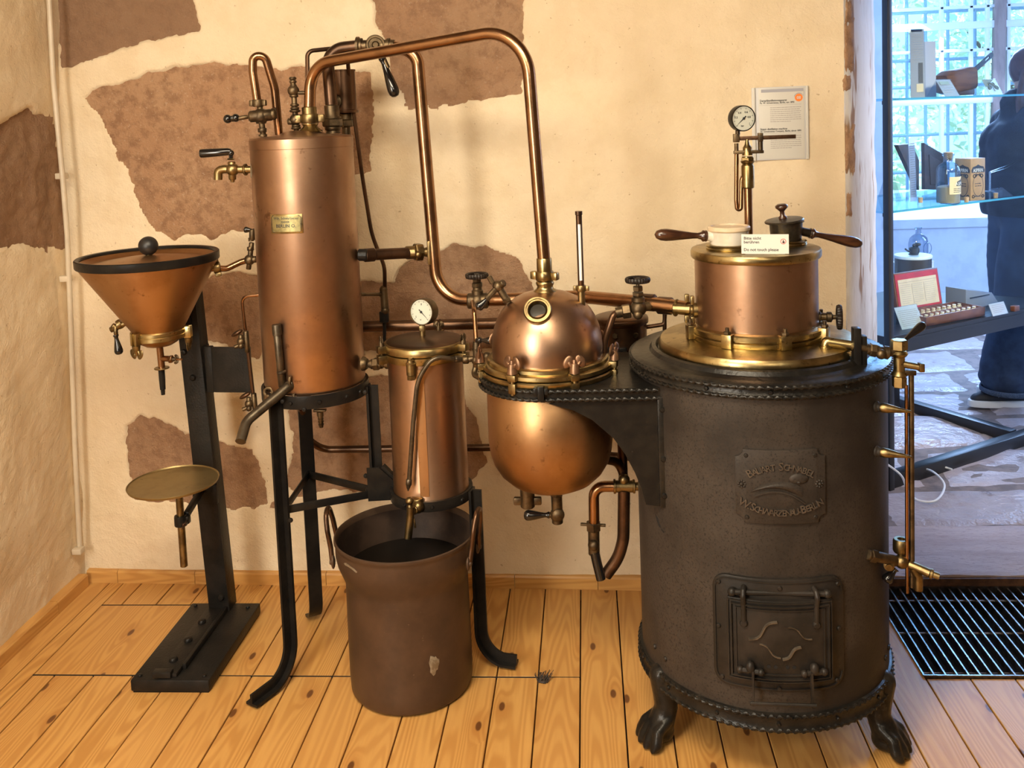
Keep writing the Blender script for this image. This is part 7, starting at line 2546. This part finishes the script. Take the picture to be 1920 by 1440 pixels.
mb.box((LWl / 2, lh * .73, .0024), (LWl - .044, .0012, .0004)); mb.map(lambda q: lidm @ q); mb.build('list_rule', ink_grey, lid_)
# vials in the tray
vm = MB().lathe([(0, 0), (.0095, 0), (.0095, .016), (.006, .018), (.006, .020), (.0075, .021), (.0075, .025), (0, .026)], n=14).mesh('vial', M('vial_cream', (.66, .56, .40), (.56, .45, .30), .4, 0, 80, rand=True))
nv_ = 11
for r_ in range(2):
    for c_ in range(nv_):
        p_ = Mm @ V((.018 + c_ * (TW - .036) / (nv_ - 1), .040 + r_ * .072, .012))
        o = bpy.data.objects.new('vial', vm); COL.objects.link(o); o.location = p_; WLOC[o.name] = V(p_)
        tag(o, 'small cream vial standing in the front row of the open medicine case' if r_ == 0 else 'small cream vial standing in the rear row of the open medicine case', 'vial', 'vials in the front row of the medicine case' if r_ == 0 else 'vials in the rear row of the medicine case')
b = ond(1712, 615)
t, M_ = card('white_card', b, .122, .092, 26, -4, 'white printed card propped before the open medicine case', 'card', None, True, 9)
b = ond(1876, 590)
t, M_ = card('label_card', b, .100, .052, 24, 0, 'small white label card past the open medicine case, by the deck edge', 'card', None, True, 5)
b = ond(1903, 583)
mb = MB(); mb.box((0, .012, 0), (.035, .024, .022), None, .003); mb.map(lambda q: MF(b) @ q); mb.top('brown_packet', case_brown, b, 'tiny brown packet beside the small white label card', 'packet')
b = ond(1822, 572)
t = thing('grey_sloped_stand', b, 'grey sloped stand behind the tray of the medicine case', 'stand')
M_ = MF(b - NF * .05)
mb = MB(); mb.prism([(-.11, 0), (.12, 0), (.07, .055), (-.11, .09)], M_, .10, .002); mb.build('wedge', M('stand_grey', (.20, .21, .25), None, .5), t)
fbox(M_, (-.02, .05, .104), (.13, .004, .003), white_metal, 'lip', t)
# tin, figure, flask, plinth
pb2 = ond(1712, 572)
tn = thing('dark_tin', V((pb2.x, pb2.y, zd + .001)), 'dark round tin with a pale lid behind the medicine case', 'tin')
tp_ = pb2.copy()
rt_ = 32 * (pb2.y) / F_PX
ztop = at(1710, 478, pb2.y).z
mb = MB(); mb.lathe([(0, 0), (rt_, 0), (rt_, ztop - zd - .012)], (pb2.x, pb2.y, zd + .001), n=40); mb.build('body', M('tin_dark', (.05, .042, .038), (.07, .055, .045), .25, .5, 8), tn)
mb = MB(); mb.lathe([(rt_, ztop - zd - .014), (rt_ * 1.04, ztop - zd - .012), (rt_ * 1.04, ztop - zd - .003), (rt_ * 1.0, ztop - zd), (0, ztop - zd)], (pb2.x, pb2.y, zd + .001), n=40); mb.build('lid', M('lid_pale', (.62, .70, .74), None, .3), tn)
mb = MB()
fp = V((pb2.x, pb2.y, ztop))
mb.prism([(-.010, .03), (.030, .03), (.030, .085), (-.010, .085)], MF(V((pb2.x, pb2.y, zd)) + NF * (rt_ + .0015) - UX * .02), .0006); mb.build('label_patch', M('tin_label', (.16, .11, .07), None, .5), tn)
fg = MB()
fg.lathe([(0, 0), (.020, 0), (.022, .004), (.016, .008), (.018, .020), (.020, .030), (.012, .036), (0, .037)], fp + UX * .004, n=20)
fg.ball(fp + UX * .024 + V((0, 0, .018)), .020, 14, 10, (.7, .7, 1.0)); fg.ball(fp + UX * .030 + V((0, 0, .045)), .014, 12, 8, (1.2, .8, .6)); fg.ball(fp + UX * .008 + V((0, 0, .042)), .008, 10, 8)
fg.tube([fp - UX * .012 + V((0, 0, .012)), fp - UX * .035 + V((0, 0, .022)), fp - UX * .050 + V((0, 0, .032))], .004, 8)
fg.rod(fp + UX * .028 + V((0, 0, .03)), fp + UX * .030 + V((0, 0, .045)), .006, 8)
fg.top('dark_figure', ink, fp, 'tiny dark spouted figure standing on the pale tin lid', 'figurine')
pp2 = ond(1745, 560) - NF * .10
pl_ = thing('white_plinth', V((pp2.x, pp2.y, zd + .001)), 'low white plinth behind the dark tin in the show case', 'plinth')
zp = at(1750, 490, pp2.y).z
fbox(MF(V((pp2.x, pp2.y, zd + .001))), (-.01, (zp - zd) / 2, 0), (.17, zp - zd - .002, .12), M('plinth_white', (.70, .74, .80), None, .5), 'block', pl_, .002)
fbox(MF(V((pp2.x, pp2.y, zd + .001))), (-.01, zp - zd, 0), (.174, .004, .124), white_card, 'top_sheet', pl_)
fc_ = at(1722, 480, pp2.y); fc_.z = zp + .004
fk = thing('glass_flask', fc_, 'clear round-shouldered glass flask with embossed side, behind the dark figure', 'flask')
mb = MB(); mb.lathe([(0, 0), (.050, 0), (.056, .006), (.057, .085), (.050, .110), (.032, .124), (.017, .130), (.015, .150), (.021, .152), (.021, .160), (.013, .160)], fc_, n=36)
for v in mb.bm.verts:
    q = v.co - fc_; d_ = q.dot(NF); v.co -= NF * d_ * .4
mb.build('glass_body', glass_bottle, fk, 50)
mb = MB(); mb.torus(fc_ + NF * .034 + UX * .02 + V((0, 0, .060)), NF, .028, .002, 30, 6); mb.build('embossed_ring', glass_bottle, fk)

# cable lying under the case
c_pts = [fl(1660, 868, .20), fl(1690, 892, .12), fl(1702, 920, .06), fl(1722, 938, .045), fl(1755, 938, .05), fl(1771, 910, .06), fl(1750, 885, .07), fl(1722, 878, .05), fl(1708, 890, .045), fl(1730, 888, .045), fl(1760, 875, .045), fl(1785, 880, .045)]
def smooth_path(P, n=8):
    out = []
    for i in range(len(P) - 1):
        p0, p1, p2, p3 = P[max(i - 1, 0)], P[i], P[i + 1], P[min(i + 2, len(P) - 1)]
        for k in range(n):
            t = k / n
            out.append(.5 * ((2 * p1) + (p2 - p0) * t + (2 * p0 - 5 * p1 + 4 * p2 - p3) * t * t + (3 * p1 - p0 - 3 * p2 + p3) * t ** 3))
    return out + [P[-1]]
mb = MB(); mb.sweep(smooth_path(c_pts), .0042, 8)
mb.top('power_cable', cable_mat, c_pts[-1], 'looped pale cable hanging under the show case and over its foot bar', 'cable')

# ------------------------------------------------------------------ visitor standing behind the show case, turned to it
PYv = 4.80
per = thing('person', (2.155, PYv, ZF), 'person with long red brown hair in navy jacket, wide blue jeans and black shoes', 'person')
pX = 2.155
def pp(x, y, z): return V((pX + x, PYv + y, ZF + z))
# the person faces -X (towards the case), head bowed
caps = []
for sy_, fx_ in ((-.085, -.075), (.085, .055)):
    hip, knee, ank = pp(.0, sy_, .90), pp(-.02 + fx_ * .5, sy_ * 1.05, .49), pp(.015 + fx_, sy_ * 1.1, .09)
    caps += [((hip, .085), (knee, .056)), ((knee, .056), (ank, .040)), ((ank, .040), (pp(-.05 + fx_, sy_ * 1.1, .045), .036)), ((pp(-.05 + fx_, sy_ * 1.1, .045), .036), (pp(-.16 + fx_, sy_ * 1.15, .03), .026)), ((ank, .036), (pp(.05 + fx_, sy_ * 1.1, .035), .032))]
caps += [((pp(0, -.07, .92), .095), (pp(0, .07, .92), .095)), ((pp(0, 0, .95), .115), (pp(.0, 0, 1.15), .115)), ((pp(0, 0, 1.15), .115), (pp(.01, 0, 1.36), .125)), ((pp(.01, -.13, 1.42), .058), (pp(.01, .13, 1.42), .058)), ((pp(.0, 0, 1.42), .06), (pp(.05, 0, 1.54), .052))]
hc = pp(.06, 0, 1.64)
for sy_ in (-1, 1):
    sh, el, wr = pp(.01, sy_ * .185, 1.41), pp(.05, sy_ * .215, 1.13), pp(-.015, sy_ * .125, 1.03)
    caps += [((sh, .052), (el, .040)), ((el, .040), (wr, .027))]
    d_ = (wr - el).normalized()
    palm = wr + d_ * .075
    caps += [((wr, .027), (palm, .026)), ((wr + V((0, -sy_ * .012, 0)), .024), (palm + V((0, -sy_ * .014, 0)), .023))]
    for k, (o_, L_) in enumerate(((-.030, .066), (-.010, .078), (.010, .074), (.030, .058))):
        b0 = palm + V((0, 0, 0)) + V((0, o_ * .9, 0)); b1 = b0 + d_ * L_ * .5 + V((0, 0, -.004)); b2 = b1 + (d_ + V((.25, 0, -.55))).normalized() * L_ * .5
        caps += [((b0 - d_ * .012, .0098), (b1, .0088)), ((b1, .0088), (b2, .0072))]
    th_ = wr + d_ * .03 + V((0, -sy_ * .030, .004)); caps += [((th_, .012), (th_ + d_ * .035 + V((0, -sy_ * .022, 0)), .010)), ((th_ + d_ * .035 + V((0, -sy_ * .022, 0)), .010), (th_ + d_ * .062 + V((0, -sy_ * .018, -.01)), .0085))]
fd = V((-.84, 0, -.54)).normalized()          # face direction, looking down
upd = V((-.54, 0, .84)).normalized()
A = Matrix((fd, V((0, 1, 0)), upd)).transposed()
balls = [(hc, .098, (1.0, .78, 1.16), A), (hc + fd * .035 - upd * .055, .062, (1.0, .85, .9), A), (hc + fd * .098 - upd * .018, .016, (1.1, .8, 1.3), A), (hc + fd * .088 - upd * .058, .018, (.8, 1.4, .55), A), (hc + fd * .078 - upd * .092, .020, (.9, 1.1, .8), A)]
for sy_ in (-1, 1): balls += [(hc + fd * .082 + upd * .012 + V((0, sy_ * .032, 0)), .014, (.6, 1.2, .8), A), (hc + V((0, sy_ * .078, 0)) - upd * .012, .026, (.75, .35, 1.1), A)]
blob('body', caps, .011, skin_mat, per, 2, balls)
# jeans
caps = []
for sy_, fx_ in ((-.095, -.075), (.095, .055)):
    caps += [((pp(.0, sy_ * .9, .92), .118), (pp(-.02 + fx_ * .5, sy_ * 1.1, .52), .112)), ((pp(-.02 + fx_ * .5, sy_ * 1.1, .52), .112), (pp(-.03 + fx_, sy_ * 1.2, .16), .128)), ((pp(-.03 + fx_, sy_ * 1.2, .16), .128), (pp(-.025 + fx_, sy_ * 1.2, .135), .124))]
caps += [((pp(0, -.06, .95), .125), (pp(0, .06, .95), .125))]
o = blob('jeans', caps, .013, denim, per, 5)
bmj = bmesh.new(); bmj.from_mesh(o.data)
for v in bmj.verts:
    if v.co.z < .075: v.co.z = .075 + (v.co.z - .075) * .12
    f = min(1, max(0, (.42 - v.co.z) / .3))
    v.co.x += .010 * f * noise.noise(V((v.co.z * 26, v.co.y * 10, 1)))
    v.co.y += .012 * f * noise.noise(V((v.co.z * 24, v.co.x * 10, 5)))
    v.co.x += .012 * noise.noise(V((v.co.y * 7, v.co.z * 5, 3)))
bmj.to_mesh(o.data); bmj.free()
mb = MB()
for sy_, fx_ in ((-.095, -.075), (.095, .055)):
    mb.torus(pp(-.026 + fx_, sy_ * 1.2, .088), (0, 0, 1), .1235, .006, 40, 8, 2.2)
mb.build('hem', M('denim_worn', (.06, .085, .13), (.03, .05, .085), .85, 0, 160), o, 60)
# jacket
caps = [((pp(0, -.065, .96), .135), (pp(0, .065, .96), .135)), ((pp(.0, -.05, .96), .145), (pp(.0, -.05, 1.30), .145)), ((pp(-.05, -.04, 1.0), .125), (pp(-.045, -.04, 1.30), .13)), ((pp(-.05, .04, 1.0), .125), (pp(-.045, .04, 1.30), .13)), ((pp(.0, .05, .96), .145), (pp(.0, .05, 1.30), .145)), ((pp(.01, -.13, 1.415), .075), (pp(.01, .13, 1.415), .075)), ((pp(.0, 0, 1.30), .15), (pp(.01, 0, 1.40), .11)), ((pp(.0, 0, 1.42), .085), (pp(-.02, 0, 1.50), .072))]
for sy_ in (-1, 1):
    sh, el, wr = pp(.01, sy_ * .19, 1.405), pp(.05, sy_ * .222, 1.13), pp(-.03, sy_ * .165, 1.03)
    caps += [((sh, .072), (el, .062)), ((el, .062), (wr, .048))]
o = blob('jacket', caps, .013, jacket_mat, per, 4)
bmj = bmesh.new(); bmj.from_mesh(o.data)
bmesh.ops.bisect_plane(bmj, geom=bmj.verts[:] + bmj.edges[:] + bmj.faces[:], plane_co=(0, 0, .945), plane_no=(0, 0, 1), clear_inner=True)
bmj.to_mesh(o.data); bmj.free()
for v in o.data.vertices:
    v.co.x += .010 * noise.noise(V((v.co.y * 9, v.co.z * 7, 2))) + .005 * noise.noise(V((v.co.y * 22, v.co.z * 24, 7)))
    v.co.y += .008 * noise.noise(V((v.co.x * 9, v.co.z * 11, 4)))
# hair: a cap over the skull and long locks falling forward and down the sides
caps = []
r5 = random.Random(12)
ballh = [(hc - fd * .012 + upd * .018, .108, (1.0, .86, 1.10), A)]
for k in range(26):
    s_ = -1 if k % 2 else 1
    u_ = r5.uniform(-.9, .75)
    a0_ = hc + fd * (.03 + .075 * u_) * .8 + V((0, s_ * r5.uniform(.062, .085), 0)) + upd * r5.uniform(-.02, .05)
    a1_ = a0_ + V((-.01 + .03 * u_ * -1, s_ * .012, -.13))
    a2_ = a1_ + V((-.015 * u_ + .01, s_ * r5.uniform(-.01, .015), -r5.uniform(.12, .21)))
    caps += [((a0_, .017), (a1_, .018)), ((a1_, .018), (a2_, .008))]
for k in range(12):
    a0_ = hc - fd * .075 + V((0, (k - 5.5) * .013, .02)); a1_ = a0_ + V((.02, (k - 5.5) * .004, -.16)); a2_ = a1_ + V((.0, 0, -.13))
    caps += [((a0_, .018), (a1_, .019)), ((a1_, .019), (a2_, .009))]
blob('hair', caps, .0075, hair_mat, per, 1, ballh)
# shoes
for sy_, fx_ in ((-.095, -.075), (.095, .055)):
    y0 = sy_ * 1.14
    caps = [((pp(.055 + fx_, y0, .052), .042), (pp(-.02 + fx_, y0, .056), .044)), ((pp(-.02 + fx_, y0, .056), .044), (pp(-.12 + fx_, y0, .044), .040)), ((pp(-.12 + fx_, y0, .044), .040), (pp(-.175 + fx_, y0, .036), .030))]
    so_ = blob('shoe', caps, .008, shoe_mat, per, 3)
    caps = []
    mb = MB()
    pts = []
    for k in range(36):
        a = 2 * math.pi * k / 36
        x = -.065 + .150 * math.copysign(abs(math.cos(a)) ** .8, math.cos(a))
        pts.append((pX + x + fx_, PYv + y0 + .049 * math.copysign(abs(math.sin(a)) ** .8, math.sin(a))))
    mb.prism(pts, Matrix.Translation((0, 0, ZF + .004)), .032, .006); mb.build('sole', sole_mat, so_, 40)
    mb = MB(); mb.tube([pp(-.02 + fx_, y0 - .047, .060), pp(-.055 + fx_, y0 - .050, .078), pp(-.09 + fx_, y0 - .044, .062)], .006, 8, .02); mb.build('side_stripe', sole_mat, so_, 60)
